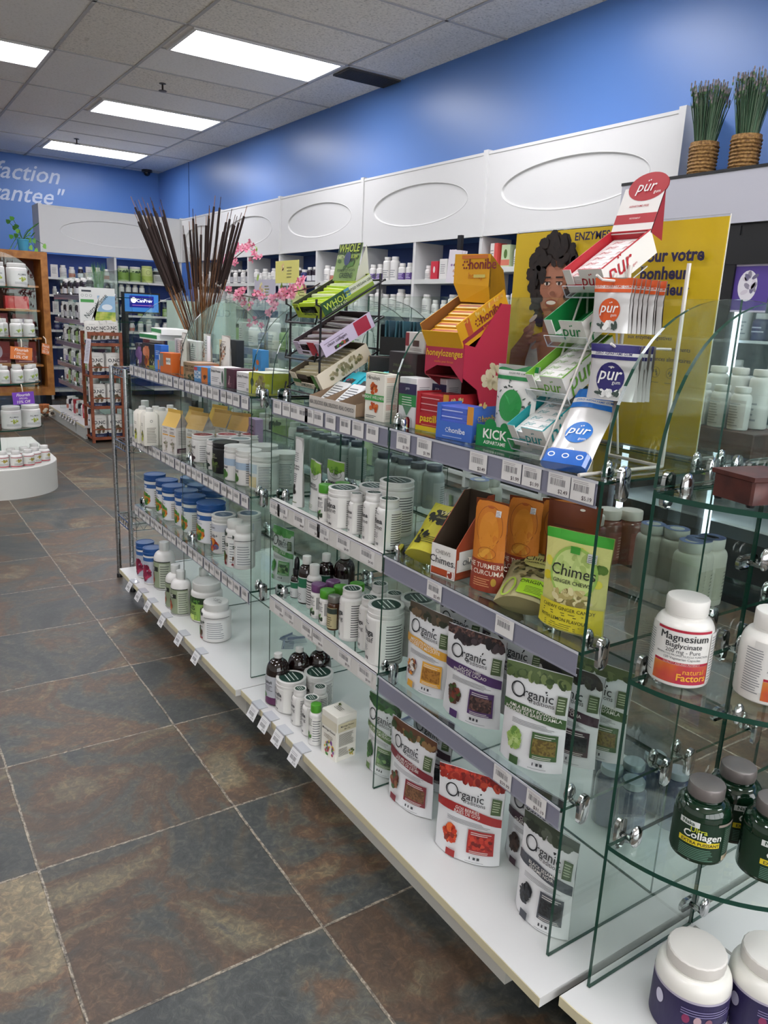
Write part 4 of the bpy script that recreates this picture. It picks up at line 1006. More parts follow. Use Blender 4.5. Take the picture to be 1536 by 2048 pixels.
for k, x, y, z, g in sorted(ITEMS, key=lambda t: (t[4], t[0], t[1]/t[2])):
    if g == 'W': continue
    if g == 'AXw2' and x < 1.26: x += .06
    if g == 'AX' and x < 1.25:
        q = 1.252/x if x > 1.2 else 1.254/x; x, y = x*q, y*q
        if 1.90 < y < 2.01: y = 2.06
    if g == 'AXw' and x < 1.25: x += .05
    if g in ('AXw', 'AXr', 'AXb') : y = max(y, .82)
    n = count[(k, g)] = count.get((k, g), 0)+1
    d, c = DESC[k]; N_ = tot[(k, g)]
    lb = d+', '+WHERE[g] if N_ == 1 else d+', '+WHERE[g]+', '+ORD[n-1]+' from left'
    if k == 'mag': lb = 'white magnesium bottle with red and orange label, whole in view on the middle end shelf' if n == 1 else 'white magnesium bottle cut off by the right edge of the photo'
    if k == 'col': lb = d+[' and yellow label band turned to the camera',' at the back of the three on the lower end shelf',' cut off by the right edge, lower end shelf'][n-1]
    if k == 'prot': lb = d+[', left one on the rounded white base',', cut off by the bottom right corner'][n-1]
    jit = random.Random(n*7+len(k)*3).uniform(-7, 7)
    if k == 'mag': jit = 10 if n == 1 else 48
    if k == 'col': jit = [14, 60, 40][n-1]
    if k == 'prot': jit = -6
    if g == 'AXb' and z == .12: pass
    o = place(k, MK[k], (x, y, z+.0004), math.radians(ROT[g]+jit), lb, c, (c+'s, '+WHERE[g]) if sum(1 for a in tot if a[1] == g) > 1 or N_ > 1 else None)

# ---- pouches and cartons on the base and the lower shelves
def pp(k, x0, y0, x1, y1, z, lb, w=None, h=None, cat='pouch', rzadd=0, seed=None, back=.0, group=None):
    dx, dy = x1-x0, y1-y0; rz = math.atan2(dy, dx)+rzadd
    w = w or math.hypot(dx, dy)*1.02
    q = .02+back
    n = (-math.sin(rz), math.cos(rz))
    o = place('pouch_'+k+str(h)+str(w)[:5], org_pouch(k, w, h, seed or (len(k)*7 % 11+1)), ((x0+x1)/2+n[0]*q, (y0+y1)/2+n[1]*q, z+.002), rz, lb, cat, group or 'white printed food pouches')
    return o
pp('goji', .906, 1.098, .975, .972, .12, 'white goji berries pouch with red band, standing alone in front on the base', h=.196)
pp('chestnut', .929, 1.322, .943, 1.172, .12, 'white pouch with maroon band and date picture, on the base left of the goji pouch', h=.192)
pp('sesame', .936, .876, .949, .775, .12, 'white pouch with charcoal band at the near end of the base', w=.125, h=.205)
pp('moringa', .950, 1.440, .960, 1.345, .12, 'white pouch with green band and leaf picture, seen through the glass divider on the base', w=.12, h=.19)
pp('back', 1.02, 1.36, 1.035, 1.225, .12, 'white pouch standing behind the maroon-banded pouch on the base', h=.185)
pp('back', 1.02, 1.01, 1.04, .885, .12, 'white pouch standing behind the goji berries pouch on the base', h=.185)
pp('yellow', .938, 1.290, .954, 1.160, .418, 'white pouch with yellow band on the lower shelf next to the divider', h=.187)
pp('cacao', .932, 1.140, .970, 1.008, .418, 'white cacao nibs pouch with purple band on the lower shelf', h=.190)
pp('amla', .920, .945, .968, .832, .418, 'white amla berry pouch with dark green band on the lower shelf', h=.192)
for i, (x0, y0, x1, y1) in enumerate([(1.03,1.30,1.05,1.17),(1.03,1.12,1.06,.99),(1.0,.945,1.03,.815),(1.10,1.25,1.12,1.12),(1.06,.93,1.09,.80)]):
    pp('back' if i != 4 else 'amla', x0, y0, x1, y1, .418, 'white pouch, rear of the lower shelf, '+['behind the yellow-banded pouch','behind the purple-banded pouch','behind the green-banded pouch','farthest back of all','nearest the end glass'][i], h=.184, seed=i+4)
pp('bright', 1.0, 2.105, 1.018, 2.015, .40, 'white pouch with bright green band standing behind two glass panels', w=.105, h=.165)
MB4 = lambda: carton('tea_carton', .065, .062, .124, 'e6e3d8',
    [('b','d8d2bd',-1,1,.66,.86),('t','Moringa Flower',INK,.006,0,.58,.01),('s',['a8324a','d9b03a','4a8a3a','7a3a8a'],0,.22,1.4,.36,30,.0045,.8),('l','8a7f6c',-.6,.6,.42,.52,3)],
    [('b','c9c0a0',-.9,.9,.66,.84),('t','Moringa Flower',INK,.0045,0,.76,.01),('t','Bio Tea',INK,.004,0,.70,.005),('l','5d5a50',-.8,.7,.34,.62,12),('l','5d5a50',-.8,.2,.12,.30,7),('s',['8a9a3a','c9a83a','4a5a30'],.5,.13,.5,.2,14,.003,.8)],
    (), [('l','5a564c',-.5,.5,-.2,.3,3),('s',['6a7a3a'],-.5,.4,.4,.3,6,.003,.8)], 3)
place('teabox', MB4, (.917,1.512,.1203), math.radians(-84), 'cream flowered tea carton at the end of the row of white bottles', 'carton')
# loose price label holders lying at the back of the base
def loose_flag():
    m = MB(); m.box(-.03, -.02, 0, .03, .02, .001, PLASTIC, mat('8f93b5', .3), 'z'); m.box(-.03, .012, .001, .03, .014, .009, mat('9a9fc0', .3)); return m.build('label_holder', None, False)
for i, (x, y, a) in enumerate([(1.13,2.215,20),(1.10,2.165,60),(1.135,2.165,-15)]):
    place('flag', loose_flag, (x, y, .1212+.0096*(i == 2)), math.radians(a), 'empty clear plastic label holder lying loose on the base, '+['farthest','left','top'][i]+' one', 'label holder', 'loose label holders')
for i, (x, y, a) in enumerate([(1.16,1.55,10),(1.13,1.60,70),(1.15,1.67,30)]):
    place('flag', loose_flag, (x, y, .1212), math.radians(a), 'empty clear label holder behind the white bottles on the base, '+['right','middle','left'][i]+' one', 'label holder', 'loose label holders')
def clip_flag():
    root = thing('shelf_talker', None, None)
    m = MB(); m.box(-.026, -.0, .0008, .026, .026, .0018, mat('c3c6cc', .2, 0, .4)); m.box(-.026, -.0018, -.018, .026, -.0006, .0018, mat('c3c6cc', .2, 0, .4)); m.build('clip', root, False)
    m = MB(); m.T = Matrix.Translation((0,-.002,-.004)) @ Matrix.Rotation(math.radians(-28), 4, 'X'); m.box(-.024, -.001, -.036, .024, 0, 0, mat('dfdfe0', .4))
    F = plane((0,-.001,-.036),(1,0,0),(0,0,1)); m.lines(mat('8d8a90', .5), -.019, .014, .024, .031, 2, F, .3); m.bars(mat('55555a', .5), -.016, .014, .010, .020, 12, F); m.text('$7.99', mat('444448', .5), .005, .018, .003, F, 'r')
    m.build('price_card', root, False); return root
for i, (x, y) in enumerate([(.8195,3.016),(.8195,2.891),(.8195,2.771),(.8195,2.604),(.8195,2.421),(.8195,2.255),(.8355,1.838),(.8355,1.763),(.8355,1.679),(.8355,1.578)]):
    place('clip_flag', clip_flag, (x, y, .1204), -PI/2, 'clip-on price card on the edge of the white base, '+ORD[i]+' from the far end', 'price tag', 'clip-on price cards along the base')

# ---- middle shelf, near display
def spiky():
    o = [('b','d9cf3a',-1,1,0,1),('s',['23241c','2c2c22'],-.1,.72,1.5,.30,26,.011,.7),('s',['23241c'],-.5,.30,.6,.3,9,.009,.5),('s',['23241c'],.5,.35,.6,.4,9,.009,.5),('t','WILD','e8e0a0',.014,.1,.75,.02),('t','GINGER CHEW','d9cf8a',.005,.1,.66,.01),('l','55521c',-.6,.5,.16,.3,4)]
    return pouch('candy_bag', .105, .15, .05, mat('d9cf3a', .35), mat('c9bf34', .35), o, 5, .004)
place('spiky', spiky, (.965,1.262,.712), math.radians(-70), 'yellow candy bag with black splashes lying back on the middle shelf', 'bag', rx=math.radians(-52))
def chimes_box():
    root = thing('display_box', None, None); m = MB(); W, L = .066, .105; o = mat('e8e4df', .45); rr = mat('a8482a', .45); i_ = mat('4a3c30', .6)
    hf, hb = .066, .165; t = .0016
    def side(x, out, inn, s):
        a = [(x,0,0),(x,L,0),(x,L,hb),(x,L*.82,hb),(x,0,hf)]; b_ = [(x+s*t,p[1],p[2]) for p in a]
        m.add(a, [(0,1,2,3,4)], out); m.add(b_, [(0,1,2,3,4)], inn); m.add(a+b_, [(3,4,9,8),(2,3,8,7)], out)
    side(-W/2, rr, i_, 1); side(W/2, rr, i_, -1)
    m.box(-W/2, -t, 0, W/2, 0, hf, o); m.box(-W/2+t, .0001, t, W/2-t, t, hf-.001, i_); m.box(-W/2, 0, 0, W/2, L, t, i_); m.box(-W/2, L, 0, W/2, L+t, hb, i_)
    m.build('box_body', root, False)
    p = MB(); draw(p, plane((0,-t,0),(1,0,0),(0,0,1)), [('b','b04a22',-.95,.35,.04,.26),('b','b04a22',.35,.95,.04,.26),('b','efeae4',.42,.92,.05,.25),('s',['8a2f1a'],.67,.14,.2,.1,4,.005,.8),('t','Chimes.',INK,.0150,0,.42,.004,'c'),('t','CHEWS',mat('9a9690',.5),.0085,0,.72,.02),('b','7a3020',-.9,.3,.05,.08)], W/2, hf)
    draw(p, plane((W/2,L/2,0),(0,1,0),(0,0,1)), [('b','e4ded6',-.95,.95,.10,.26),('b','efeae4',-.85,.6,.13,.36),('t','Chimes.',INK,.010,-.2,.18,.004),('b','9a3f20',-.95,.95,.05,.09)], L/2, hb)
    p.build('box_print', root, False); return root
place('chimesbox', chimes_box, (.936,1.160,.7055), math.radians(-81), 'open white and rust-red ginger chews display box on the middle shelf', 'box')
TURC = mat('b8611f', .4); 
def turm():
    o = [('b','cf7a22',-1,1,.30,.99),('r','8f4a1c',0,.72,.030,.040,.0010),('o','d98a2a',0,.66,.62,.22),('s',['e0a03a','cf8a2c'],0,.42,.7,.10,8,.012,.4),('b','963a22',-1,1,0,.345),('t','THE TURMERIC','efe2d0',.0092,0,.265,.012),('t','& CURCUMA','efe2d0',.0092,.05,.19,.012),('l','d9a070',-.6,.4,.06,.16,4),('o','c9a03a',.6,.12,.14,.045),('o','b0561c',0,.93,.20,.015),
         ('b','e8e6e6',.36,.66,.84,.91),('l','4a4a50',.38,.64,.845,.905,4),('r','8f4a1c',.05,.43,.020,.012,.0008)]
    return pouch('turmeric_pouch', .072, .178, .030, TURC, mat('6b3218', .4), o, 9, .0025)
place('turm', turm, (.966,1.061,.7065), math.radians(-72), 'orange and brick-red turmeric pouch standing in front on the middle shelf', 'pouch', 'turmeric pouches')
place('turm', turm, (1.045,1.052,.7065), math.radians(-68), 'turmeric pouch directly behind the front one, printing half hidden', 'pouch', 'turmeric pouches')
place('turm', turm, (1.105,1.02,.7065), math.radians(-30), 'turmeric pouch at the back turned edge-on to the camera', 'pouch', 'turmeric pouches')
def turmb(): return pouch('turmeric_pouch', .105, .185, .030, mat('6e3216', .45), mat('6e3216', .45), [('l','5a2812',-.7,.7,.4,.8,8),('b','c9b9a9',.0,.22,.62,.72),('l','4a3a30',.02,.2,.63,.71,4),('o','e0d8cf',.3,.95,.10,.012)], 12, .003)
place('turmb', turmb, (1.075,.955,.7065), math.radians(-70), 'dark brown-orange turmeric pouch showing its back, right of the others', 'pouch', 'turmeric pouches')
def chbag():
    o = [('b','43a833',-1,1,.90,1),('b','d6d283',-1,1,.30,.90),('s',['d9c92c','e0d648','5a7a2a'],0,.60,1.9,.55,34,.008,.9),('o','9ec25a',0,.60,.74,.27),('o','c9d88a',0,.60,.66,.24),('s',['a9be6a','b9cc7c'],0,.66,1.0,.3,18,.008,.5),('t','Chimes','1d1f18',.0190,0,.565,.004),('t','GINGER CHEWS','2c2f22',.0066,0,.49,.008),
         ('s',['cbbf86','b5a668','8a7c48','ddd3a0'],0,.36,1.2,.18,40,.008,.6),('b','d8c92e',-1,1,.03,.285),('t','CHEWY GINGER CANDY','3a3a1c',.0060,0,.225,.006),('l','4d4b22',-.8,.8,.17,.215,2),('t','WITH LEMON FLAVOUR','3a3a1c',.0058,-.1,.115,.01),('l','6d6a2a',-.7,.5,.04,.10,3),('b','3f9a30',-.15,.15,.80,.87),('b','c9ccc9',.38,.66,.74,.83),('l','4a4a50',.4,.64,.75,.82,4)]
    return pouch('candy_bag', .118, .172, .042, mat('d3cf86', .32), mat('b9b56a', .35), o, 7, .003)
place('chbag', chbag, (.968,.842,.7065), math.radians(-72), 'pale yellow ginger chews bag with green top strip at the end of the middle shelf', 'bag', 'ginger chews bags')
def origbag():
    o = [('b','b9b184',-1,1,0,.42),('s',['5a5630','7a744a','3f3d24'],0,.68,1.8,.6,60,.006,.7),('o','b5b46a',.1,.72,.6,.14),('t','Chimes','1d1f18',.014,.1,.72,.005),('t','GINGER CHEWS','2c2f22',.0055,.1,.66,.01),('b','a6d42c',-.25,.9,.06,.34),('t','ORIGINAL','3a4a1c',.0095,.32,.255,.004),('l','5a6a2a',.0,.7,.10,.22,5),('r','a6c93c',-.62,.18,.013,.030,.004)]
    return pouch('candy_bag', .105, .165, .040, mat('a89f74', .35), mat('8d855c', .35), o, 8, .003)
place('origbag', origbag, (.956,.952,.712), math.radians(-58), 'olive and lime green original ginger chews bag lying on its back', 'bag', 'ginger chews bags', rx=math.radians(-68))
def slim(): return pouch('slim_pouch', .046, .186, .030, mat('dcdcda', .3), mat('c9c9c7', .3), [('t','NATURAL',INK,.005,0,.58,.03),('t','PROTEIN',INK,.005,0,.54,.03),('l','55585c',-.5,.4,.36,.5,5),('s',['1d1f1c'],0,.25,.5,.10,10,.007,.9),('l','6a7a5a',-.6,.6,.06,.1,1),('l','8d8f92',-.5,.5,.66,.8,5)], 6, .002)
place('slim', slim, (.94,1.80,.7065), math.radians(-92), 'tall narrow white pouch at the left end of the middle shelf', 'pouch')
def ferm(w=.082, h=.13): return pouch('greens_pouch', w, h, .03, mat('dfe0dd', .3), mat('c4c6c2', .3), [('b','7fae3a',-1,1,.80,.98),('s',['7fae3a','5d8f2c'],0,.80,1.7,.08,12,.010,.6),('t','CERTI',INK,.007,.1,.68,.01),('r','2c2f2c',.1,.71,.024,.012,.001),('t','FERMENTED',INK,.0065,0,.50,.03),('t','VEGAN PROTEINS',INK,.0055,0,.44,.03),('p','2d6fb5',[(-1,.18),(1,.26),(1,.36),(-.3,.30),(-1,.32)]),('l','8d9a80',-.7,.5,.05,.14,3)], 10, .003)
place('ferm', ferm, (.965,1.752,.7065), math.radians(-100), 'white and green protein pouch leaning behind the green-capped bottle', 'pouch')
place('ferm2', lambda: ferm(.07, .125), (1.03,1.76,.7065), math.radians(-80), 'small white and green vanilla pouch standing behind another pouch', 'pouch')

# ================================================================ TOP SHELF, NEAR DISPLAY
ZT1 = .9853
GC = {'red':'b0202c','green':'0f7a3c','lime':'6aa52c','teal':'0f8f92'}
# clear acrylic stand with white side rods that carries the gum trays
r = thing('acrylic_stand', 'clear acrylic and white rod stand carrying the gum trays and gum bags', 'display stand', (0,0,0))
m = MB()
RW = mat('dcd6cf', .3)
for y, dx in ((.918, 0), (1.006, .06)):
    m.tube([(.935+dx, y, ZT1+.004), (1.07+dx*.5, y, 1.30)], .0020, RW, 8); m.tube([(1.07+dx*.5, y, 1.30), (1.13, y, ZT1+.004)], .0020, RW, 8)
for y in (.80, .915): m.tube([(1.10, y, ZT1+.004), (1.10, y, 1.315)], .0034, RW, 8)
m.tube([(.90, .80, ZT1+.004), (1.10, .80, ZT1+.004), (1.10, .915, ZT1+.004)], .003, RW, 8)
m.build('rods', r)
m = MB()
for x, z in ((.962,1.000),(.995,1.088),(1.028,1.182),(1.062,1.268)):
    m.T = Matrix.Translation((x, .967, z-.004)) @ Matrix.Rotation(-PI/2, 4, 'Z') @ Matrix.Rotation(math.radians(33), 4, 'X')
    m.box(-.050, -.004, -.003, .050, .10, -.001, ACRYLIC, mat('c9ccd0', .2), 'z'); m.box(-.050, -.005, -.003, .050, -.003, .020, ACRYLIC, mat('c9ccd0', .2), 'y')
m.T = Matrix.Identity(4); m.build('tier', r, False)
m = MB()
for z, y in ((1.284,.872),(1.181,.828)):
    m.tube([(1.12,y,z),(.985,y,z),(.972,y,z+.006)], .0022, RW, 6)
m.build('peg', r)
for i, (c, x, z, full, lb) in enumerate([('teal',.962,1.000,3,'white gum tray edged in teal, lowest of the four stacked trays'),('lime',.995,1.088,3,'white gum tray edged in lime green, second from the bottom'),('green',1.028,1.182,0,'white gum tray with dark green inside, almost empty, third from the bottom'),('red',1.062,1.268,3,'white gum tray edged in red with a header card, topmost tray')]):
    o = place('pur_'+c, pur_tray(GC[c], full), (x, .967, z), -PI/2, lb, 'tray', 'stacked gum trays')
    if c == 'green':
        T = Matrix.Rotation(math.radians(33), 4, 'X')
        for q in range(2):
            m = MB(); m.T = T; m.rbox(-.040, .004+q*.0185, .003, .040, .022+q*.0185, .0115, col('efecea'), .0008); pur(m, plane((0,.012+q*.0185,.0115),(1,0,0),(0,1,0)), GC['green'], -.015, -.005, .009); m.build('gum_pack', o, False)
    if c == 'red':
        m = MB(); m.T = Matrix.Rotation(math.radians(33), 4, 'X') @ Matrix.Translation((0,.132,.04)) @ Matrix.Rotation(math.radians(-52), 4, 'X')
        m.box(-.044, 0, 0, .044, .0018, .085, col('e9e6e2')); F = plane((0,0,0),(1,0,0),(0,0,1))
        m.patch(col(GC['red']), -.044, .018, .044, .036, F, 1, 1); m.oval(col(GC['red']), .006, .085, .042, .026, F, 30)
        m.add([F(.006+.042*math.cos(a*PI/12), .085+.026*math.sin(a*PI/12), -.0019) for a in range(24)], [tuple(range(23,-1,-1))], col(GC['red']))
        m.add([(.044,0,0),(.044,.035,0),(.044,0,.082)], [(0,1,2),(2,1,0)], col('8f1a26'))
        pur(m, lambda x, z, o=0: F(x, z, o+.001), 'f2eeea', .004, .076, .020); m.text('gum', col('f2eeea'), .006, .03, .071, lambda x, z, o=0: F(x, z, o+.001)); m.text('ASPARTAME FREE', col(GC['red']), .0038, 0, .048, F, 'c', .01); m.text('PEPPERMINT', col('e9c9c4'), .003, 0, .026, F, 'c', .01)
        m.build('header_card', o, False)
def hang(c, h, seed, key, x0, z, n, name, xst, w, yy):
    for i in range(n):
        place(key, gum_bag(c, w, h, seed), (x0+i*xst, yy-.002*(i % 2), z), math.radians(-76 if i == 0 else -90+4*((i % 3)-1)), name+(', front one on the peg' if i == 0 else ', '+ORD[i]+' behind the front one on the peg'), 'gum bag', 'gum bags hanging on pegs')
hang('d2541c', .086, 3, 'bagO', 1.015, 1.203, 8, 'orange-topped gum bag', .0125, .066, .872)
hang('2a2468', .086, 5, 'bagN', .985, 1.100, 5, 'navy-topped gum bag', .011, .082, .828)
place('bagB', gum_bag('1f6fc4', .078, .168, 8), (.912,.842,.9935), math.radians(-70), 'bright blue gum bag propped at a slant against the stand at the shelf end', 'gum bag', 'gum bags hanging on pegs', rx=math.radians(-47))
bb = [o for o in C.objects if o.get('label', '').startswith('bright blue gum bag')][0]
m = MB(); m.T = Matrix.Identity(4); m.rbox(-.038, -.014, -.004, .038, .006, .026, mat('1f62bd', .25, 0, .6), .005)
F = plane((0,-.014,0),(1,0,0),(0,0,1))
for a in (-.024, 0, .024): m.ring(mat('e6ecf4', .3), a, .012, .006, .005, .0018, F)
m.build('folded_base', bb)
def kick():
    o = [('b','0f7a3c',-1,1,.93,1),('b','e4e2df',-1,1,.88,.93),('t','SUGAR FREE GUM',col('3a5a44'),.0035,0,.89,.01),('b','0f7a3c',-1,1,.82,.865),('s',['2c3a34','4a5a52'],0,.45,1.8,.8,46,.0035,.4),('o','1f8a3f',0,.52,.58,.19)]
    r = pouch('gum_bag', .098, .150, .045, mat('e2e1de', .3, 0, .4), mat('c9c8c4', .3), o, 4, .003)
    p = MB(); F = surf(.098, .150, .045, 4, .003); G = lambda x, z, off=0: F(x, z, off+.0014); pur(p, G, 'f2f1ee', 0, .071, .024, .012); p.text('gum', col('f2f1ee'), .006, .018, .061, G); p.build('logo_print', r, False)
    return r
place('kick', kick, (.992,1.050,ZT1+.002), math.radians(-84), 'white gum bag with big green oval standing in the green box', 'gum bag')
def kickbox():
    root = thing('display_box', None, None); m = MB(); g = mat('128243', .4)
    m.box(-.045, 0, 0, .045, .0015, .040, g); m.oval(g, -.012, .040, .014, .013, plane((0,-.0002,0),(1,0,0),(0,0,1))); m.oval(g, .020, .040, .009, .009, plane((0,-.0002,0),(1,0,0),(0,0,1)))
    m.box(-.045, 0, 0, -.0435, .05, .034, g); m.box(.0435, 0, 0, .045, .055, .034, g); m.box(-.045, 0, 0, .045, .055, .001, g); m.build('box_body', root, False)
    p = MB(); F = plane((0,-.0006,0),(1,0,0),(0,0,1)); p.text('KICK', col('f0efe9'), .017, 0, .017, F, 'c', .03); p.text('ASPARTAME', col('f0efe9'), .0065, 0, .006, F, 'c', .025); p.build('box_print', root, False); return root
place('kickbox', kickbox, (.955,1.058,ZT1), math.radians(-80), 'green cardboard box with bold white lettering at the shelf edge', 'box')

YEL = 'e0a818'
def honi(m, F, x, z, s, c='7a1f2a', sub=None):
    for k in range(6): m.oval(col(c), x-s*1.55+s*.36*math.cos(k*PI/3), z+s*.42+s*.36*math.sin(k*PI/3), s*.12, s*.12, F, 8)
    m.text('honibe', col(c), s, x-s*1.0, z, F, 'l', .025)
    if sub: m.text(sub, col('c9761c'), s*.62, x-s*1.0, z-s*.95, F, 'l', .01)
# magenta cardboard stand
def mag_stand():
    root = thing('cardboard_stand', None, None); m = MB(); mg = mat('b42a4a', .4); mi = mat('7a1a24', .5); W = .112; L = .125
    prof = [(0,.115),(0,.180),(.03,.175),(.052,.205),(L*.78,.262),(L,.262),(L,0),(L*.62,0),(L*.35,.09)]
    for x, s in ((-W/2, 1), (W/2, -1)):
        a = [(x,p[0],p[1]) for p in prof]; b_ = [(x+s*.002,p[0],p[1]) for p in prof]; n = len(prof)
        m.add(a, [tuple(range(n))], mg if x > 0 else mi); m.add(b_, [tuple(range(n))], mi); m.add(a+b_, [(i,(i+1)%n,n+(i+1)%n,n+i) for i in range(n)], mg)
    m.add([(-W/2,-.001,.118),(-.02,-.001,.135),(.02,-.001,.135),(W/2,-.001,.105),(W/2,-.001,.180),(-W/2,-.001,.180)], [(0,1,2,3,4,5)], mg)
    m.add([(-W/2,.0005,.118),(-.02,.0005,.135),(.02,.0005,.135),(W/2,.0005,.105),(W/2,.0005,.180),(-W/2,.0005,.180)], [(5,4,3,2,1,0)], mi)
    m.box(-W/2+.002, L-.003, 0, W/2-.002, L-.001, .26, mi); m.box(-W/2+.002, 0, .112, W/2-.002, L-.003, .114, mi)
    m.build('stand_body', root, False)
    p = MB(); F = plane((0,-.0015,0),(1,0,0),(0,0,1)); p.text('honeylozenges', col('e8c22c'), .0135, 0, .154, F, 'c', .02, .1, wmax=.106); p.text('soothe your throat', col('d98a2c'), .005, 0, .141, F)
    F = plane((W/2,0,0),(0,1,0),(0,0,1)); p.blobs([col('cfc2a0'), col('d8ccb0')], .085, .115, .05, .05, 14, .012, F); p.build('stand_print', root, False); return root
place('magstand', mag_stand, (.985,1.262,ZT1), math.radians(-84), 'magenta cardboard honey lozenge stand holding the yellow tray', 'display stand')
def honi_tray():
    root, T = tray('lozenge_tray', .106, .150, .052, YEL, '7a4a1c', math.radians(30), fo=(), so=[('b','d0981c',-1,1,.02,.98),('b','8f1f3c',-.95,.95,.16,.32),('b','b5522c',-.7,-.5,.3,.95),('b','cf8a3a',.2,.9,.80,.93),('s',['d9b86a','cfa03a'],0,.86,1.8,.12,18,.004,.6)], header=None, notch=False, lowf=.72)
    p = MB(); p.T = T; F = plane((.0536,.075,0),(0,1,0),(0,0,1)); honi(p, F, .008, .022, .0175, sub='honey'); p.build('logo_print', root, False)
    for k in range(5):
        m = MB(); m.T = T; m.rbox(-.045, .006+k*.022, .003, .045, .026+k*.022, .030+.002*k, col('dfa51c'), .001); F = plane((0,.016+k*.022,.030+.002*k),(1,0,0),(0,1,0)); m.patch(col('b5502c'), -.04, -.002, .04, .004, F, 1, 1); m.patch(col('e9d9a0'), -.04, -.008, .02, -.004, F, 1, 1); m.build('lozenge_pack', root, False)
    # folded back header: sloping neck and upright panel
    m = MB(); m.T = T; W = .106
    A = [(-W*.42,.150,.050),(W*.5,.150,.050)]; 
    m.T = Matrix.Identity(4); 
    q = T @ V3((0,.105,.052)); y0, z0 = q.y, q.z
    vs = [(-.030,y0,z0-.004),(.050,y0+.004,z0-.006),(.050,y0-.004,z0+.026),(-.050,y0-.004,z0+.032),(.050,y0-.004,z0+.088),(-.050,y0-.004,z0+.090),(.050,y0+.050,z0+.012),(.048,y0+.038,z0+.060)]
    m.add(vs, [(0,1,2,3),(3,2,4,5)], col('dfa316')); m.add([(v[0],v[1]+.0015,v[2]) for v in vs], [(3,2,1,0),(5,4,2,3)], mat('7a4a1c', .5)); m.add([vs[1],vs[6],vs[7],vs[4],vs[2]], [(0,1,2,3,4)], mat('2a1410', .5)); m.add([vs[1],vs[6],vs[7],vs[4],vs[2]], [(4,3,2,1,0)], col('dfa316'))
    m.build('header_card', root, False)
    p = MB(); F = plane((0,y0-.0045,z0+.03),(1,0,0),(0,0,1)); honi(p, F, .013, .030, .0195, sub='honey'); p.patch(col('c9702c'), -.028, .050, .044, .057, F, 1, 1); p.patch(col('cfc06a'), .008, .013, .040, .019, F, 1, 1); p.build('header_print', root, False)
    return root
place('honitray', honi_tray, (.985,1.262,ZT1+.170), math.radians(-84), 'yellow honey lozenge tray with tall folded header on the magenta stand', 'tray')
def past_box(n, w, L, body, pk, front, word=None, lower=None, fh=.034, H_=.075):
    def f():
        root = thing('lozenge_box', None, None); m = MB(); b_ = col(body)
        m.box(-w/2, -.0015, 0, w/2, 0, fh, b_); m.box(-w/2, 0, 0, -w/2+.0015, L, H_, b_); m.box(w/2-.0015, 0, 0, w/2, L, H_, b_); m.box(-w/2, 0, 0, w/2, L, .0015, b_)
        m.box(-w/2, -.0015, fh, -w/2+.010, 0, H_, b_); m.box(w/2-.014, -.0015, fh, w/2, 0, H_, col(front)); m.build('box_body', root, False)
        p = MB(); F = plane((0,-.0018,0),(1,0,0),(0,0,1))
        if lower: p.patch(col(lower), -w/2, 0, w/2, .010, F, 1, 1)
        if word: p.text(word, col('e8c82c'), .0145, 0, .020, F, 'c', .03, .05, wmax=w*.94); p.lines(col('d98a5a'), -w*.3, w*.3, .012, .017, 1, F)
        else: honi(p, F, 0, .014, .0105, 'dfe6f4'); p.lines(col('9ab0e0'), -w*.3, w*.3, .005, .010, 1, F)
        G = plane((w/2+.0003,L/2,0),(0,1,0),(0,0,1)); honi(p, G, 0, .04, .012, 'd9b0a0' if word else 'c9a83a'); p.patch(col('8a9ab0' if not word else '7a1420'), -L*.45, .006, L*.45, .016, G, 1, 1); p.blobs([col('c9b06a'), col('d0ba80')], -L*.2, .07, L*.5, .008, 8, .004, G); p.build('box_print', root, False)
        k = 0; z = .002
        while z < H_-.010:
            m = MB(); m.rbox(-w/2+.002, .001, z, w/2-.003, L-.003, z+.0120, col(pk), .001)
            if z > fh-.012: m.patch(col('d9a0a0' if word else 'b9c4ec'), -w*.38, z+.003, w*.2, z+.005, plane((0,.0008,0),(1,0,0),(0,0,1)), 1, 1)
            m.build('lozenge_pack', root, False); z += .0124
        return root
    return f
place('pastilles', past_box(5, .090, .085, 'b5222c', 'a81f2a', 'c98a2c', 'pastilles', 'e0c41c', .036, .080), (.962,1.262,ZT1), math.radians(-82), 'red pastilles box with yellow lettering under the magenta stand', 'box', 'honey lozenge boxes')
place('bluehoni', past_box(4, .092, .070, '3f6ac0', '4a64c4', 'cf8f3a', None, None, .034, .068), (.942,1.162,ZT1), math.radians(-80), 'blue honey lozenge box in front of the red pastilles box', 'box', 'honey lozenge boxes')
HIM = lambda: carton('remedy_carton', .068, .040, .104, 'e6e2d6', [('t','Himalaya',INK,.0085,-.15,.87,0),('s',['c4551c','d8762c','a8441a'],-.1,.68,.6,.2,16,.006,.7),('b','3f9a4a',-1,1,.42,.55),('t','WEIGHT WELLNESS','e6eadd',.0062,-.1,.465,.015),('s',['b84a1c','cf6a2c'],0,.28,.7,.2,16,.006,.7),('l','55585a',-.8,.3,.06,.13,2)],
    [('l','c98a5a',-.8,.8,.84,.95,4),('l','8d8a80',-.8,.8,.42,.78,16),('l','b8503a',-.8,.8,.26,.38,5),('l','8d8a80',-.8,.8,.06,.22,7)], (), [('b','9ab88a',-.9,.9,-.8,.2)], 4)
place('him', HIM, (.958,1.446,ZT1), math.radians(-84), 'white remedy carton with orange fruit picture and green band', 'carton', 'tall white remedy cartons')
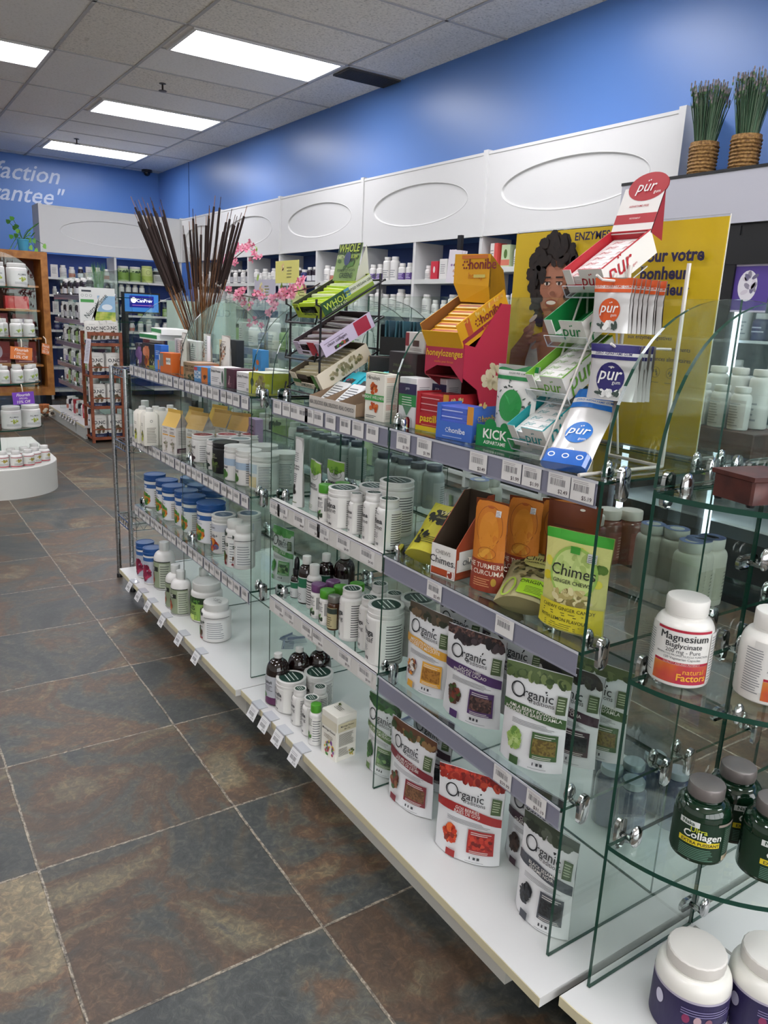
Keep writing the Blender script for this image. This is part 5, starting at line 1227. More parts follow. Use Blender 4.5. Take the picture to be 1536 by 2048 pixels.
PC = lambda: carton('probiotic_carton', .056, .045, .104, 'e4e1e3', [('b','2f2a52',-1,1,.66,.88),('b','2f8a4a',-1,1,.42,.66),('l','dfe6da',-.6,.7,.44,.64,4),('p','5a8a6a',[(-.5,.42),(.5,.42),(0,.22)]),('l','8d8a92',-.7,.4,.06,.12,2),('t','pro',col('dfe0ee'),.006,0,.76,.01)],
    [('l','9a969c',-.7,.7,.30,.85,14),('k','55525a',-.6,.6,.10,.24,14)], (), (), 5)
place('pc', PC, (.978,1.345,ZT1), math.radians(-84), 'white carton with navy and green bands behind the glass divider', 'carton', 'tall white remedy cartons')
place('pc', PC, (1.045,1.330,ZT1), math.radians(-84), 'white carton with navy band standing behind its twin at the divider', 'carton', 'tall white remedy cartons')
def choc_tray():
    root = thing('chocolate_display', None, None); m = MB(); k = mat('8a735c', .6); kd = mat('5a4a3c', .6); w = .150
    for i in range(4):
        x = -.145+i*.0725
        m.box(x, 0, 0, x+.0015, .012, .03, k)
        m.add([(x,0,0),(x,.13,0),(x,.16,.085),(x,0,.028)], [(0,1,2,3)], kd); m.add([(x+.002,0,0),(x+.002,.13,0),(x+.002,.16,.085),(x+.002,0,.028)], [(3,2,1,0)], k)
    m.box(-.145, -.0018, 0, .0745, 0, .028, mat('cfc8bf', .5)); m.box(-.145, 0, 0, .0745, .13, .0015, kd)
    m.build('tray_body', root, False)
    p = MB(); F = plane((0,-.002,0),(1,0,0),(0,0,1))
    for i, t in enumerate(('REAL DELICIOUS', 'REAL DELICIOUS', 'REAL CHOCO')): p.text(t, col('3f4144'), .0095, -.108+i*.072, .010, F, 'c', .01, wmax=.066)
    p.build('tray_print', root, False)
    for i in range(2):
        for q in range(6):
            m = MB(); m.T = Matrix.Translation((-.108+i*.0725-.028*(0), .010+.016*q, .003+.003*q)) @ Matrix.Rotation(math.radians(-52), 4, 'X')
            c = 'dfe0e0' if q == 0 else ('3f4448' if (i == 0 and q > 2) else '22b0c4')
            m.rbox(-.031, -.005, 0, .031, .005, .120 if q else .09, col(c), .002); F = plane((0,-.005,0),(1,0,0),(0,0,1))
            m.patch(col('2a2c30'), -.018, .070, .018, .098, F, 1, 1) if q else m.lines(col('55585c'), -.024, .022, .02, .08, 7, F)
            m.blobs([col('8a5a3a'), col('b04a6a'), col('0f8a9a')], 0, .08, .05, .05, 8, .006, F) if q else None
            m.build('chocolate_bar', root, False)
    return root
place('choc', choc_tray, (.922,1.570,ZT1), math.radians(-90), 'cardboard chocolate display with turquoise bars leaning in three lanes', 'display tray')
# black wire tier rack and its three trays
r = thing('wire_rack', 'black wire tier rack holding the lime, lilac and cream bar trays', 'rack')
m = MB(); W_ = mat('17171a', .35, .3)
yl, yr = 1.90, 1.735
for y in (yl, yr):
    m.tube([(.958,y,ZT1+.003),(.958,y,1.226),(.945,y,1.232),(.945,y,1.245)], .003, W_, 8)
    m.tube([(1.13,y,ZT1+.003),(1.13,y,1.318)], .003, W_, 8)
    m.tube([(.945,y,ZT1+.003),(1.15,y,ZT1+.003)], .003, W_, 8)
    for z in (1.015, 1.096, 1.190): m.tube([(.950,y,z),(1.145,y,z+.115)], .0026, W_, 8)
for z in (1.010, 1.094, 1.186):
    m.tube([(.948,yl,z+.02),(.944,yl,z),(.944,yr,z),(.948,yr,z+.02)], .0026, W_, 8); m.tube([(1.145,yl,z+.117),(1.145,yr,z+.117)], .0026, W_, 8)
m.build('wire_frame', r)
def bar_tray(w, L, h, outer, inner, fo, so, packs, header=None):
    def f():
        root, T = tray('bar_tray', w, L, h, outer, inner, math.radians(30), fo=fo, so=so, notch=True, lowf=.95)
        R = random.Random(5)
        for k in range(9):
            m = MB(); m.T = T @ Matrix.Translation((R.uniform(-.006,.006), .022+k*(L-.045)/8, h*.72)) @ Matrix.Rotation(R.uniform(-.12,.12), 4, 'Z') @ Matrix.Rotation(-.35, 4, 'X')
            m.rbox(-w*.42, -.011, -.006, w*.42, .011, .004, col(packs[k % len(packs)]), .003); m.lines(col('f2f2e6'), -w*.3, w*.25, -.006, .006, 3, plane((0,0,.004),(1,0,0),(0,1,0))); m.build('snack_bar', root, False)
        if header: header(root, T)
        return root
    return f
def whole_header(root, T):
    m = MB(); m.T = T @ Matrix.Translation((.0,.135,.048)) @ Matrix.Rotation(math.radians(-42), 4, 'X')
    m.box(-.058, 0, -.01, .058, .002, .085, col('7f9a5a')); m.add([(.058,0,-.01),(.058,.05,-.02),(.058,.012,.085)], [(0,1,2),(2,1,0)], col('c3c3b0'))
    F = plane((0,0,0),(1,0,0),(0,0,1)); m.patch(col('2a3f22'), -.058, .058, .058, .085, F, 1, 1); m.blobs([col('2a3f22'), col('3f5f2c'), col('4f7a34')], 0, .045, .11, .05, 24, .009, F); m.oval(col('34406a'), 0, .046, .016, .018, F)
    m.text('WHOLE', col('b5c94a'), .020, 0, .063, F, 'c', .02); m.text('EARTH', col('d9dfb0'), .009, -.034, .046, F, 'c', .015); m.text('& SEA', col('b5c94a'), .009, .034, .046, F, 'c', .015); m.text('FERMENTED VEGAN', col('2a3f22'), .007, .005, .012, F, 'c', .015); m.text('GREENS', col('1e3a1c'), .013, .008, -.004, F, 'c', .03)
    m.build('header_card', root, False)
LIME = 'a3b82c'
g1 = bar_tray(.152, .165, .040, LIME, '2a2c1c', [('t','FERMENTED',col('2a3a1c'),.006,0,.62,.01),('t','GREENS',col('2a3a1c'),.0135,0,.22,.015),('o','23331f',-.75,.62,.10,.13)],
    [('b','1f4a26',-1,-.08,.02,.98),('b','4f86a8',-.08,.12,.5,.98),('b','c9cdb5',.12,1,.5,.98),('b','7f9a3a',-.1,1,.03,.45),('t','WHOLE',col('b5c94a'),.016,-.42,.42,.02),('t','EARTH & SEA',col('d9dfb0'),.006,-.4,.22,.01),('t','FERMENTED VEGAN GREENS',col('3a4a2c'),.0065,.48,.66,.01)], ['b9d42c','c9e03a','a3c41c','dfe6c0'], whole_header)
place('bt1', g1, (.978,1.818,1.199), math.radians(-90), 'lime green greens bar tray with tall header card, top of the wire rack', 'tray', 'bar trays in the wire rack')
g2 = bar_tray(.150, .165, .040, 'cdbfd6', '3a2c30', [('b','b02c40',.05,.55,.05,.98),('t','raw collagen',col('4a3c4c'),.0065,-.45,.5,.015),('l','7a6c7c',-.8,-.1,.7,.8,1),('b','4a3c44',-.6,-.1,.12,.28)],
    [('b','a82c44',.30,.85,.05,.95),('t','clean collagen',col('4a3c4c'),.008,-.42,.52,.015),('l','7a6c7c',-.9,-.1,.75,.85,1),('b','3a3034',-.6,-.05,.12,.34),('s',['4a8a3a','b04a3a'],-.3,.25,.4,.2,8,.004,.7)], ['e0d6e4','4a3a3a','d6ccda','6a4a4a'])
place('bt2', g2, (.974,1.805,1.104), math.radians(-90), 'lilac collagen bar tray with red panels, middle of the wire rack', 'tray', 'bar trays in the wire rack')
g3 = bar_tray(.152, .165, .044, 'd8cdb8', '5a5040', [('b','4a3c34',-.45,.25,.62,.92),('b','4f7a3a',.55,.8,.05,.98),('b','3f6a34',-.95,-.4,.3,.55),('t','SAMSARA',col('3f4a3a'),.010,-.1,.10,.01)], [('s',['8a8060','a89c7a','6a6a48'],0,.5,1.4,.6,40,.006,.7)], ['b5ab8a','a39a78','c9c0a0'])
place('bt3', g3, (.960,1.790,1.022), math.radians(-90), 'cream bar tray with brown and green print, bottom of the wire rack', 'tray', 'bar trays in the wire rack')
# far side of the top shelf
def r_tray():
    root = thing('sachet_display', None, None); m = MB(); k = mat('18191a', .4)
    m.box(-.027, 0, 0, .027, .0015, .075, k); m.add([(.027,0,0),(.027,.17,0),(.027,.17,.045),(.027,0,.045)], [(0,1,2,3),(3,2,1,0)], k); m.add([(-.027,0,0),(-.027,.17,0),(-.027,.17,.045),(-.027,0,.045)], [(0,1,2,3),(3,2,1,0)], k); m.box(-.027,0,0,.027,.17,.0015,k); m.box(-.027,.1685,0,.027,.17,.06,k)
    F = plane((0,-.0005,0),(1,0,0),(0,0,1)); m.text('R', col('c3c9b5'), .045, 0, .016, F, 'c', -.02, .2); m.ring(col('9aa08c'), 0, .038, .022, .030, .0015, F); m.build('box_body', root, False)
    for i in range(12):
        m = MB(); m.T = Matrix.Translation((0,.012+i*.013,.003)) @ Matrix.Rotation(.06*math.sin(i*2.1), 4, 'X'); m.rbox(-.023, -.002, 0, .023, .002, .082, col('2c4a56' if i % 2 else '35606c'), .001); m.build('sachet', root, False)
    return root
place('rtray', r_tray, (1.125,1.695,1.117), math.radians(-150), 'black display of dark teal sachets with a script R on its end', 'sachet display')
place('ybox', lambda: carton('chocolate_carton', .05, .12, .128, '2a1c18', [('b','c9a03a',-1,1,.35,.99),('b','9a5a2a',-1,1,0,.45),('t','salted almond',col('3a2a18'),.006,0,.72,.01),('s',['5a2a1a'],0,.2,.8,.14,6,.006,.7)], [('b','16100e',-1,1,.02,.98)], (), (), 3), (1.125,1.655,ZT1), math.radians(-120), 'tall gold and brown chocolate carton under the black sachet display', 'carton')
place('blkb', lambda: carton('snack_box', .11, .08, .150, '2a2426', [('t','SPIRULINA BOOST',col('5f6f4a'),.006,0,.78,.01),('t','MATCHA WITH CHIA',col('5f6f4a'),.006,.1,.68,.01),('b','1b1719',-1,1,.02,.45),('b','d9d6d4',.2,.8,.18,.40)], (), (), (), 3), (1.06,1.46,ZT1), math.radians(-90), 'dark snack box with faint green lettering behind the remedy cartons', 'box')
place('blkb2', lambda: carton('snack_packet', .085, .03, .045, 'd6cfcc', [('b','8a2c34',-1,-.6,.3,.95),('b','4a3030',-.2,.5,.3,.6),('l','8a7f7c',-.5,.8,.1,.25,2)], (), (), (), 4), (1.06,1.450,ZT1+.1502), math.radians(-96), 'small white packet with red corner lying on the dark snack box', 'packet')

# acrylic sheet with the yellow poster behind the centre glass
r = thing('poster_stand', 'yellow poster of a smiling curly-haired woman in a clear holder', 'poster', (1.245,1.100,ZT1), -PI/2)
PW, PH = .522, .418
m = MB(); m.box(-PW/2, .002, 0, PW/2, .005, PH+.004, ACRYLIC, mat('d9d6c9', .2), 'y'); m.box(-PW/2, .005, 0, PW/2, .06, .003, ACRYLIC, mat('c9c9c4', .2), 'z'); m.build('holder', r, False)
m = MB(); YP = mat('d9b81c', .4); m.box(-PW/2, .0, .004, PW/2, .0015, PH, YP)
F = plane((0,0,0),(1,0,0),(0,0,1))
SK, SK2, HR, TOPC = col('a96f56'), col('8f5c46'), food('curly_hair', [(.3,'140d0b'),(.6,'241713'),(.8,'33221b')], 60, .6, 'noise'), col('d3cac6')
R = random.Random(3)
hx, hz = -.138, .300; ZD = .045
m.oval(HR, hx+.002, hz+.028, .074, .078, F, 32); m.blobs([HR], hx-.004, hz+.02, .140, .185, 80, .016, F, R, .8)
m.patch(SK2, hx-.012, .165, hx+.030, .260, F, 4, 2)
m.poly(SK, [(hx-.080,.020),(hx-.085,.155),(hx-.060,.195),(hx-.010,.210),(hx+.040,.205),(hx+.085,.175),(hx+.095,.020)], F)
m.poly(TOPC, [(hx-.060,.020),(hx-.056,.145),(hx-.040,.195),(hx-.030,.195),(hx-.016,.145),(hx+.030,.125),(hx+.062,.145),(hx+.070,.195),(hx+.078,.195),(hx+.078,.020)], F)
m.oval(SK, hx+.012, hz, .042, .060, F, 30, -.08)
m.poly(col('bb8066'), [(hx-.01,hz+.045),(hx+.03,hz+.045),(hx+.036,hz-.01),(hx+.02,hz-.03),(hx-.005,hz-.01)], F)
m.blobs([HR], hx-.040, hz+.02, .035, .13, 30, .011, F, R, .8); m.blobs([HR], hx+.058, hz+.03, .022, .12, 22, .010, F, R, .8); m.blobs([HR], hx+.012, hz+.060, .08, .025, 16, .011, F, R, .8)
for ex in (-.006, .030):
    m.oval(col('e6dcd2'), hx+ex, hz+.010, .0085, .0036, F, 12); m.oval(col('1f1410'), hx+ex, hz+.010, .0038, .0038, F, 10); m.patch(col('1f1410'), hx+ex-.010, hz+.0125, hx+ex+.010, hz+.0145, F, 3, 1); m.patch(HR, hx+ex-.011, hz+.021, hx+ex+.010, hz+.0245, F, 3, 1)
m.oval(SK2, hx+.013, hz-.010, .008, .005, F, 12); m.oval(col('8f4038'), hx+.012, hz-.030, .018, .0085, F, 18); m.oval(col('ece6e0'), hx+.012, hz-.029, .014, .0042, F, 16)
m.poly(SK2, [(hx-.105,.05),(hx-.100,.165),(hx-.070,.195),(hx-.040,.235),(hx-.028,.231),(hx-.036,.195),(hx-.060,.145),(hx-.075,.05)], F)
for k in range(4): m.oval(SK, hx-.052+k*.010, .215-.012*k, .014, .0055, F, 12, .5)
m.oval(col('c9b3a6'), hx-.036, .237, .014, .005, F, 12, .6)
NV = col('241c4a')
for t, s, x, z, al, b_ in (('ENZYMES', .0150, -.074, .394, 'l', .03), ('pour votre', .0215, .232, .347, 'r', .05), ('bonheur', .0215, .206, .316, 'r', .05), ('interieur', .020, .210, .288, 'r', .05), ('aux enzymes digestives', .0075, .188, .208, 'r', .015), ('et approvisionnements', .0075, .230, .189, 'r', .012), ('aux tolerances alimentaires', .0075, .234, .170, 'r', .012)):
    m.text(t, NV, s, x, z, F, al, b_)
for x in (.128, .162, .196): m.ring(col('8a7a2c'), x, .149, .010, .010, .001, F); m.blobs([col('8a7a2c')], x, .149, .010, .010, 4, .003, F, R); m.lines(col('8a7a2c'), x-.010, x+.010, .130, .134, 1, F)
m.build('poster_print', r, False)
# purple flowers left of the poster
r = thing('flower_bunch', 'bunch of small purple artificial flowers beside the yellow poster', 'flowers')
m = MB(); m.lathe([(.018,0),(.024,.05),(.02,.09),(.022,.095)], mat('4a3a6a', .4), 16, 1.15, 1.318, z0=ZT1); m.build('pot', r)
m = MB(); R = random.Random(2)
for k in range(90):
    a = R.uniform(0, 2*PI); q = R.random()**.5*.038; z = 1.08+R.random()*.150
    c = (1.15+q*math.cos(a)*.8, 1.318+q*math.sin(a), z)
    for j in range(5):
        b_ = a+j*2*PI/5; m.ball((c[0]+.006*math.cos(b_), c[1]+.006*math.sin(b_), c[2]), .006, .006, .003, mat(['5a3f9a','6a4cae','46307f'][k % 3], .6), 6, 3)
m.build('petals', r)
# ================================================================ MIDDLE-DISTANCE DISPLAY
ZB1, ZB2 = .9783, .6903
GB = {c: (lambda c=c: gable(.088, .058, .150, c)) for c in ('d9b052', 'c9a05a')}
for i, (x, y, a, c) in enumerate([(.925,2.745,-75,'d9b052'),(.985,2.655,-68,'c9a05a'),(1.02,2.79,-75,'d9b052'),(1.09,2.70,-70,'c9a05a'),(1.13,2.83,-72,'d9b052'),(1.12,2.60,-60,'c9a05a')]):
    place('gable_'+c, GB[c], (x, y, ZB2), math.radians(a), 'gable-topped carton with golden roof on the middle shelf, '+['frontmost pair with both panels in view','right behind the front one','second row left','second row right','farthest back','partly hidden by the red-lidded tubs'][i], 'carton', 'gable-topped cartons')
place('oliveb', V('glass_bottle', .030, .175, mat('4a4f44', .12, 0, .6), BLACK, .030, .42, .03, .38, [('b','6f7466',-1.6,1.6,.1,.5)]), (1.05,2.885,ZB2), 0, 'dark olive bottle with black cap behind the gable-topped cartons', 'bottle')
place('lilpk', lambda: carton('tall_packet', .07, .03, .15, 'a58fb0', [('l','5a4a66',-.6,.6,.4,.9,5),('b','8a72a0',-1,1,.1,.35)]), (1.14,2.52,ZB2), math.radians(-95), 'lilac packet behind the red-lidded tubs', 'packet')
def chip(name, w, h, d, base, fo, ro=(), to=(), seed=2): return lambda: carton(name, w, d, h, base, fo, ro, (), to, seed)
TB = [
 ('maskl', chip('treat_packet', .075, .085, .05, '3a3038', [('s',['7a5590','8a66a0'],0,.5,1.3,.7,14,.018,.8),('b','2c2430',-1,1,.85,1),('t','BA',col('c9c0cc'),.008,.3,.9,.01)]), .945, 3.245-.09, -88, 'dark packet with purple figure at the far end of the top shelf', 'packet'),
 ('maskr', chip('treat_packet', .075, .090, .05, '3a3038', [('s',['d98a6a','cf7a52'],0,.62,1.1,.5,12,.018,.8),('s',['c9822a','8a2f1a'],0,.22,1.1,.3,10,.016,.8),('b','2c2430',-1,1,.88,1)]), .950, 3.075, -86, 'dark packet with orange and red figure on the top shelf', 'packet'),
 ('blkp', chip('treat_packet', .06, .090, .04, '1b1a1c', [('s',['4a4a44','8f9a3a','c9c9b0'],0,.3,1.4,.5,16,.006,.5),('b','8a9a3a',-1,1,0,.1)]), .945, 3.000, -86, 'black packet with pale flecks between the orange and blue packets', 'packet'),
 ('bluep', chip('vitamin_packet', .060, .092, .03, '2a6ac8', [('b','5a92d8',-1,1,.02,.42),('b','d98a52',-.1,.4,.02,.40),('l','cfe0f2',-.6,.5,.6,.8,3),('o','e6eef8',.5,.52,.12,.12)]), .935, 2.915, -84, 'bright blue packet with orange stripe on the top shelf', 'packet'),
 ('grnst', chip('tissue_box', .20, .022, .10, 'e9eae6', [('b','1f8a44',-1,1,.25,.85)]), 1.03, 3.08, -88, 'lower white and green flat box stacked on the packets', 'box'),
 ('greyp', chip('supplement_carton', .075, .118, .04, 'c9c6c6', [('b','8f8c8e',-.55,-.35,.05,.95),('l','55555a',-.2,.8,.4,.9,8),('s',['2c2c30'],.3,.86,.3,.08,4,.006,.6)]), 1.00, 2.855, -86, 'grey supplement carton with small runner print, left one', 'carton'),
 ('greyp', None, .985, 2.770, -86, 'grey supplement carton with small runner print, middle one', 'carton'),
 ('greyp', None, .990, 2.690, -86, 'grey supplement carton with small runner print, right one', 'carton'),
 ('orab', chip('supplement_carton', .085, .070, .05, 'd06a2a', [('b','7d7a78',-1,-.4,.3,.95),('b','e6e2da',.1,.85,.42,.75),('t','NATU',col('4a4a4a'),.008,.45,.54,.01)]), .935, 2.800, -80, 'orange carton with grey side and white name panel', 'carton'),
 ('brnb', chip('snack_box', .105, .052, .08, 'a88a68', [('t','MADE TO MOVE',col('4a3524'),.0075,0,.70,.02),('t','YOU GOOD',col('4a3524'),.009,0,.45,.02),('s',['3a4a2c','2c3522'],0,.14,1.6,.2,14,.006,.6)], [('b','c4714a',-1,1,.1,.95),('t','BARS',col('3a2a20'),.012,0,.5,.02)], [('b','c9a890',-1,1,-1,1)]), .955, 2.560, -84, 'brown kraft snack bar box with orange end on the top shelf', 'box'),
 ('nomb', chip('snack_box', .085, .047, .07, '4a86b8', [('b','c9702c',.1,1,0,1),('b','b5404a',-.95,-.5,.72,.95),('t','NOM',col('dfe6ea'),.012,-.45,.46,.02),('t','NOM',col('dfe6ea'),.012,-.45,.18,.02),('s',['4a2c20','5e3a28'],.55,.4,.4,.35,6,.006,.7)]), .945, 2.450, -80, 'small blue and orange snack bar box on the top shelf', 'box'),
 ('simp', chip('protein_box', .080, .055, .075, 'dfdcdc', [('t','Simply Protein',col('3a3c40'),.0075,-.1,.72,.02),('l','8d8a8c',-.8,.4,.2,.5,3),('k','6a6a6e',.45,.8,.06,.2,5),('o','3a5a44',.95,.5,.12,.35)]), .955, 2.330, -84, 'white protein box left of the purple one on the top shelf', 'box'),
 ('purb', chip('protein_box', .060, .058, .07, '4a2434', [('b','5f7a62',-1,-.5,0,1),('t','MINT',col('cfa8b0'),.008,.2,.4,.02,'c',0,1.3),('l','8a5a66',-.2,.6,.1,.3,3)]), .955, 2.235, -84, 'dark purple protein box with green side between two white boxes', 'box'),
 ('simp', None, .965, 2.145, -84, 'white protein box right of the purple one on the top shelf', 'box'),
 ('limb', chip('protein_box', .085, .060, .09, 'b9b83a', [('o','4a4f2c',-.55,.55,.22,.2),('s',['8a7a52','a39468'],.45,.5,.9,.7,22,.012,.4)], (), [('b','d6d6c0',-1,1,-1,1)]), .975, 2.060, -82, 'yellow-green protein box with wafer picture near the end of the shelf', 'box'),
 ('peas', chip('snack_packet', .085, .125, .04, 'c9a46a', [('o','3a2418',-.45,.68,.45,.26),('t','INNER',col('e6d6b8'),.008,-.45,.74,.02),('t','PEAS',col('e6d6b8'),.008,-.45,.62,.02),('s',['d9722a','b5522a','e0c08a'],.45,.6,.9,.6,16,.010,.7),('l','5a3a20',-.8,.2,.1,.3,3)]), 1.10, 2.66, -86, 'snack packet with brown oval badge behind the brown kraft box', 'packet'),
 ('blub2', chip('snack_packet', .060, .105, .03, '3a86c4', [('s',['4a9ad8','d9702c','b5d0e0'],0,.35,1.2,.6,16,.010,.8)]), 1.12, 2.44, -86, 'blue and orange snack packet behind the tray of pouches', 'packet'),
 ('simpb', chip('protein_box', .080, .050, .05, 'dcdad8', [('t','Simply',col('3a3c40'),.008,-.2,.5,.02),('o','3a5a44',.7,.5,.2,.4),('b','6a8a4a',-1,1,0,.15)]), 1.13, 2.33, -86, 'white protein box standing at the back of the top shelf', 'box'),
 ('clrt', chip('snack_tray', .15, .020, .05, 'b9b8ae', [('s',['55524a','d0cfc4'],0,.5,1.6,.8,14,.007,.6)], (), [('s',['e0dfda','6a675f','4a4840','c9c8c0'],0,0,1.7,1.4,44,.010,.5)]), 1.04, 2.30, -88, 'low tray of silvery snack sachets on the top shelf', 'tray'),
]
for k, mk, x, y, a, lb, c in TB:
    zz = ZB1+.0002 if k != 'grnst' else ZB1+.104
    if k == 'grnst': x = .985
    if k == 'clrt': zz = ZB1
    place('tb_'+k, mk, (x, y, zz), math.radians(a), lb, c, c+'s on the far top shelf' if c != 'tray' else None)
place('tb_grnst', None, (1.01, 3.05, ZB1+.1265), math.radians(-97), 'upper white and green flat box stacked askew on the packets', 'box', 'boxs on the far top shelf'.replace('boxs','boxes'))
def oats():
    o = [('b','cf6a24',-1,1,0,.20),('s',['8a5a3c','c97a4a','5a4a3c'],0,.62,1.2,.36,34,.004,.8),('l','9a8f86',-.6,.5,.80,.9,2),('l','8a8078',-.5,.3,.34,.42,2)]
    return pouch('oat_bag', .080, .145, .04, mat('e0d9d0', .35), mat('c9c0b6', .4), o, 6, .003, 10, 12)
for i, (x, y, a) in enumerate([(.955,2.715,-100),(1.01,2.640,-96),(1.03,2.520,-94)]):
    place('oats', oats, (x, y, ZB1+.001), math.radians(a), 'white dotted bag with orange foot, '+['left of three, standing in front','middle of three, half hidden','right of three, beside the dark disc packet'][i], 'bag', 'dotted bags on the far top shelf')
place('disc', chip('treat_packet', .07, .13, .03, '23262c', [('s',['c9702a'],-.6,.25,.5,.4,6,.010,.8)]), (1.09,2.575,ZB1), math.radians(-92), 'dark packet between the dotted bags', 'packet', 'packets on the far top shelf')
place('whcard', chip('price_card', .032, .085, .012, 'e6e3e8', [('l','7a7a84',-.5,.5,.3,.9,6)]), (1.00,2.66,ZB1+.1), math.radians(-95), 'narrow white card standing up in front of the cattail vase', 'card')
[o for o in C.objects if o.get('label','').startswith('narrow white card')][0].location = (.995,2.60,ZB1+.055)

# tall vase of dried cattails
CX, CY = 1.12, 3.00
r = thing('cattail_vase', 'clear glass vase of tall dark brown dried cattails on the top shelf', 'vase', (CX, CY, ZB1))
m = MB(); m.lathe([(.040,0),(.042,.004),(.044,.05),(.055,.195),(.056,.20),(.053,.195),(.041,.05),(.036,.008)], ACRYLIC, 26); m.build('vase', r)
R = random.Random(8); m = MB(); k_ = MB()
B1, B2, B3_ = mat('3a2015', .6), mat('5e3a20', .6), mat('86592f', .6)
lean = [(-.26+.03*i, R.uniform(-.05,.05)) for i in range(5)]
for i in range(44):
    if i < 23: t = -.26+R.random()*.14; f_ = R.uniform(-.36,-.20)
    else: t = -.05+(i-23)/21*.36+R.uniform(-.02,.02); f_ = -.08+(i-23)/21*.30+R.uniform(-.03,.03)
    L = R.uniform(.55,.64) if i < 23 else R.uniform(.53,.64)
    # world -y side appears to the right in the photo
    bx, by = .018*math.cos(i*1.7), .018*math.sin(i*1.7)
    dx, dy = f_*L, -t*L
    tip = V3((bx+dx, by+dy, L))
    p0 = V3((bx*.6-dx*.03, by*.6-dy*.03, .006)); 
    pts = [p0, p0.lerp(tip, .35)+V3((0,0,.0)), p0.lerp(tip, .7), tip]
    m.tube(pts, .0020, [B1,B2,B3_][i % 3], 5, .0012)
    a = p0.lerp(tip, .50 if i < 23 else .56); b_ = p0.lerp(tip, .94)
    k_.tube([a, a.lerp(b_, .08), a.lerp(b_, .5), a.lerp(b_, .92), b_], .0062, mat('26130d', .75), 7, .0040)
for i in range(60):
    t = R.uniform(-.26,.30); L = R.uniform(.30,.48); f_ = R.uniform(-.12,.12); bx, by = R.uniform(-.02,.02), R.uniform(-.02,.02)
    m.tube([(bx*.6,by*.6,.006),(bx+f_*L*.5,by-t*L*.5,L*.5),(bx+f_*L,by-t*L,L)], .0016, [B3_,B2][i % 2], 4, .0006)
m.build('stems', r); k_.build('seed_heads', r)
# blossom branch
r = thing('blossom_branch', 'artificial pink peach blossom branch in a glass vase', 'branch')
bx = 1.35; VX, VY = 1.35, 2.90
m = MB(); m.lathe([(.03,0),(.035,.004),(.028,.09),(.03,.14),(.032,.142),(.026,.09),(.03,.01)], ACRYLIC, 20, VX, VY, z0=ZB1); m.build('vase', r)
m = MB(); BR = mat('4a2f22', .7)
main = [(bx, y, z) for _, y, z in D_branch]; b2 = [(bx, y, z) for _, y, z in D_branch2]; b3 = [(bx, y, z) for _, y, z in D_branch3]
def wig(P, a=.012): return [V3(p)+V3((a*math.sin(i*2.3), 0, 0)) for i, p in enumerate(P)]
m.tube(wig(main), .0035, BR, 6, .0018); m.tube(wig(b2), .0026, BR, 6, .0015); m.tube(wig(b3), .0024, BR, 6, .0012)
m.tube([(VX,VY,ZB1+.01),(bx,2.90,1.12),(bx,2.86,1.19),(bx,2.795,1.253)], .0035, BR, 6, .003); m.build('branch', r)
m = MB(); lv = MB(); R = random.Random(6)
PK = [mat('e58aa4', .6), mat('f0a9bc', .6), mat('d9708f', .6)]
def flower(c, s, nrm):
    n = V3(nrm).normalized(); u = n.cross(V3((0,0,1))).normalized(); v = n.cross(u)
    for k in range(5):
        a = k*2*PI/5+R.random(); q = u*math.cos(a)+v*math.sin(a); w = u*-math.sin(a)+v*math.cos(a)
        p = [c, c+q*s*.5+w*s*.36+n*s*.10, c+q*s+w*s*.18+n*s*.22, c+q*s-w*s*.18+n*s*.22, c+q*s*.5-w*s*.36+n*s*.10]
        m.add(p, [(0,1,2,3,4),(4,3,2,1,0)], PK[(k+int(s*1e4)) % 3])
    m.ball(c+n*s*.12, s*.18, s*.18, s*.18, mat('8a1f44', .6), 6, 4)
    for k in range(4): m.tube([c, c+n*s*.4+u*R.uniform(-.2,.2)*s+v*R.uniform(-.2,.2)*s], s*.03, mat('d9b04a', .6), 4)
for (x, y, z) in D_flow:
    for q in range(3): flower(V3((bx+R.uniform(-.03,.03), y+R.uniform(-.015,.015), z+R.uniform(-.012,.012))), R.uniform(.012,.018), (-.85+R.uniform(-.3,.3), -.5+R.uniform(-.4,.4), R.uniform(-.2,.5)))
m.build('blossoms', r, False)
for (x, y, z) in [(0,2.97,1.325),(0,2.76,1.29),(0,2.62,1.29),(0,3.06,1.24),(0,2.99,1.455),(0,3.24,1.42)]:
    for q in range(3):
        a = R.uniform(0, 6.28); p = V3((bx, y, z)); d = V3((.3*math.cos(a), math.cos(a), math.sin(a)))*.03; w = V3((.5,0,.3))*.009
        lv.add([p, p+d*.5+w, p+d, p+d*.5-w], [(0,1,2,3),(3,2,1,0)], mat('7f9a3a', .6))
lv.build('leaves', r, False)

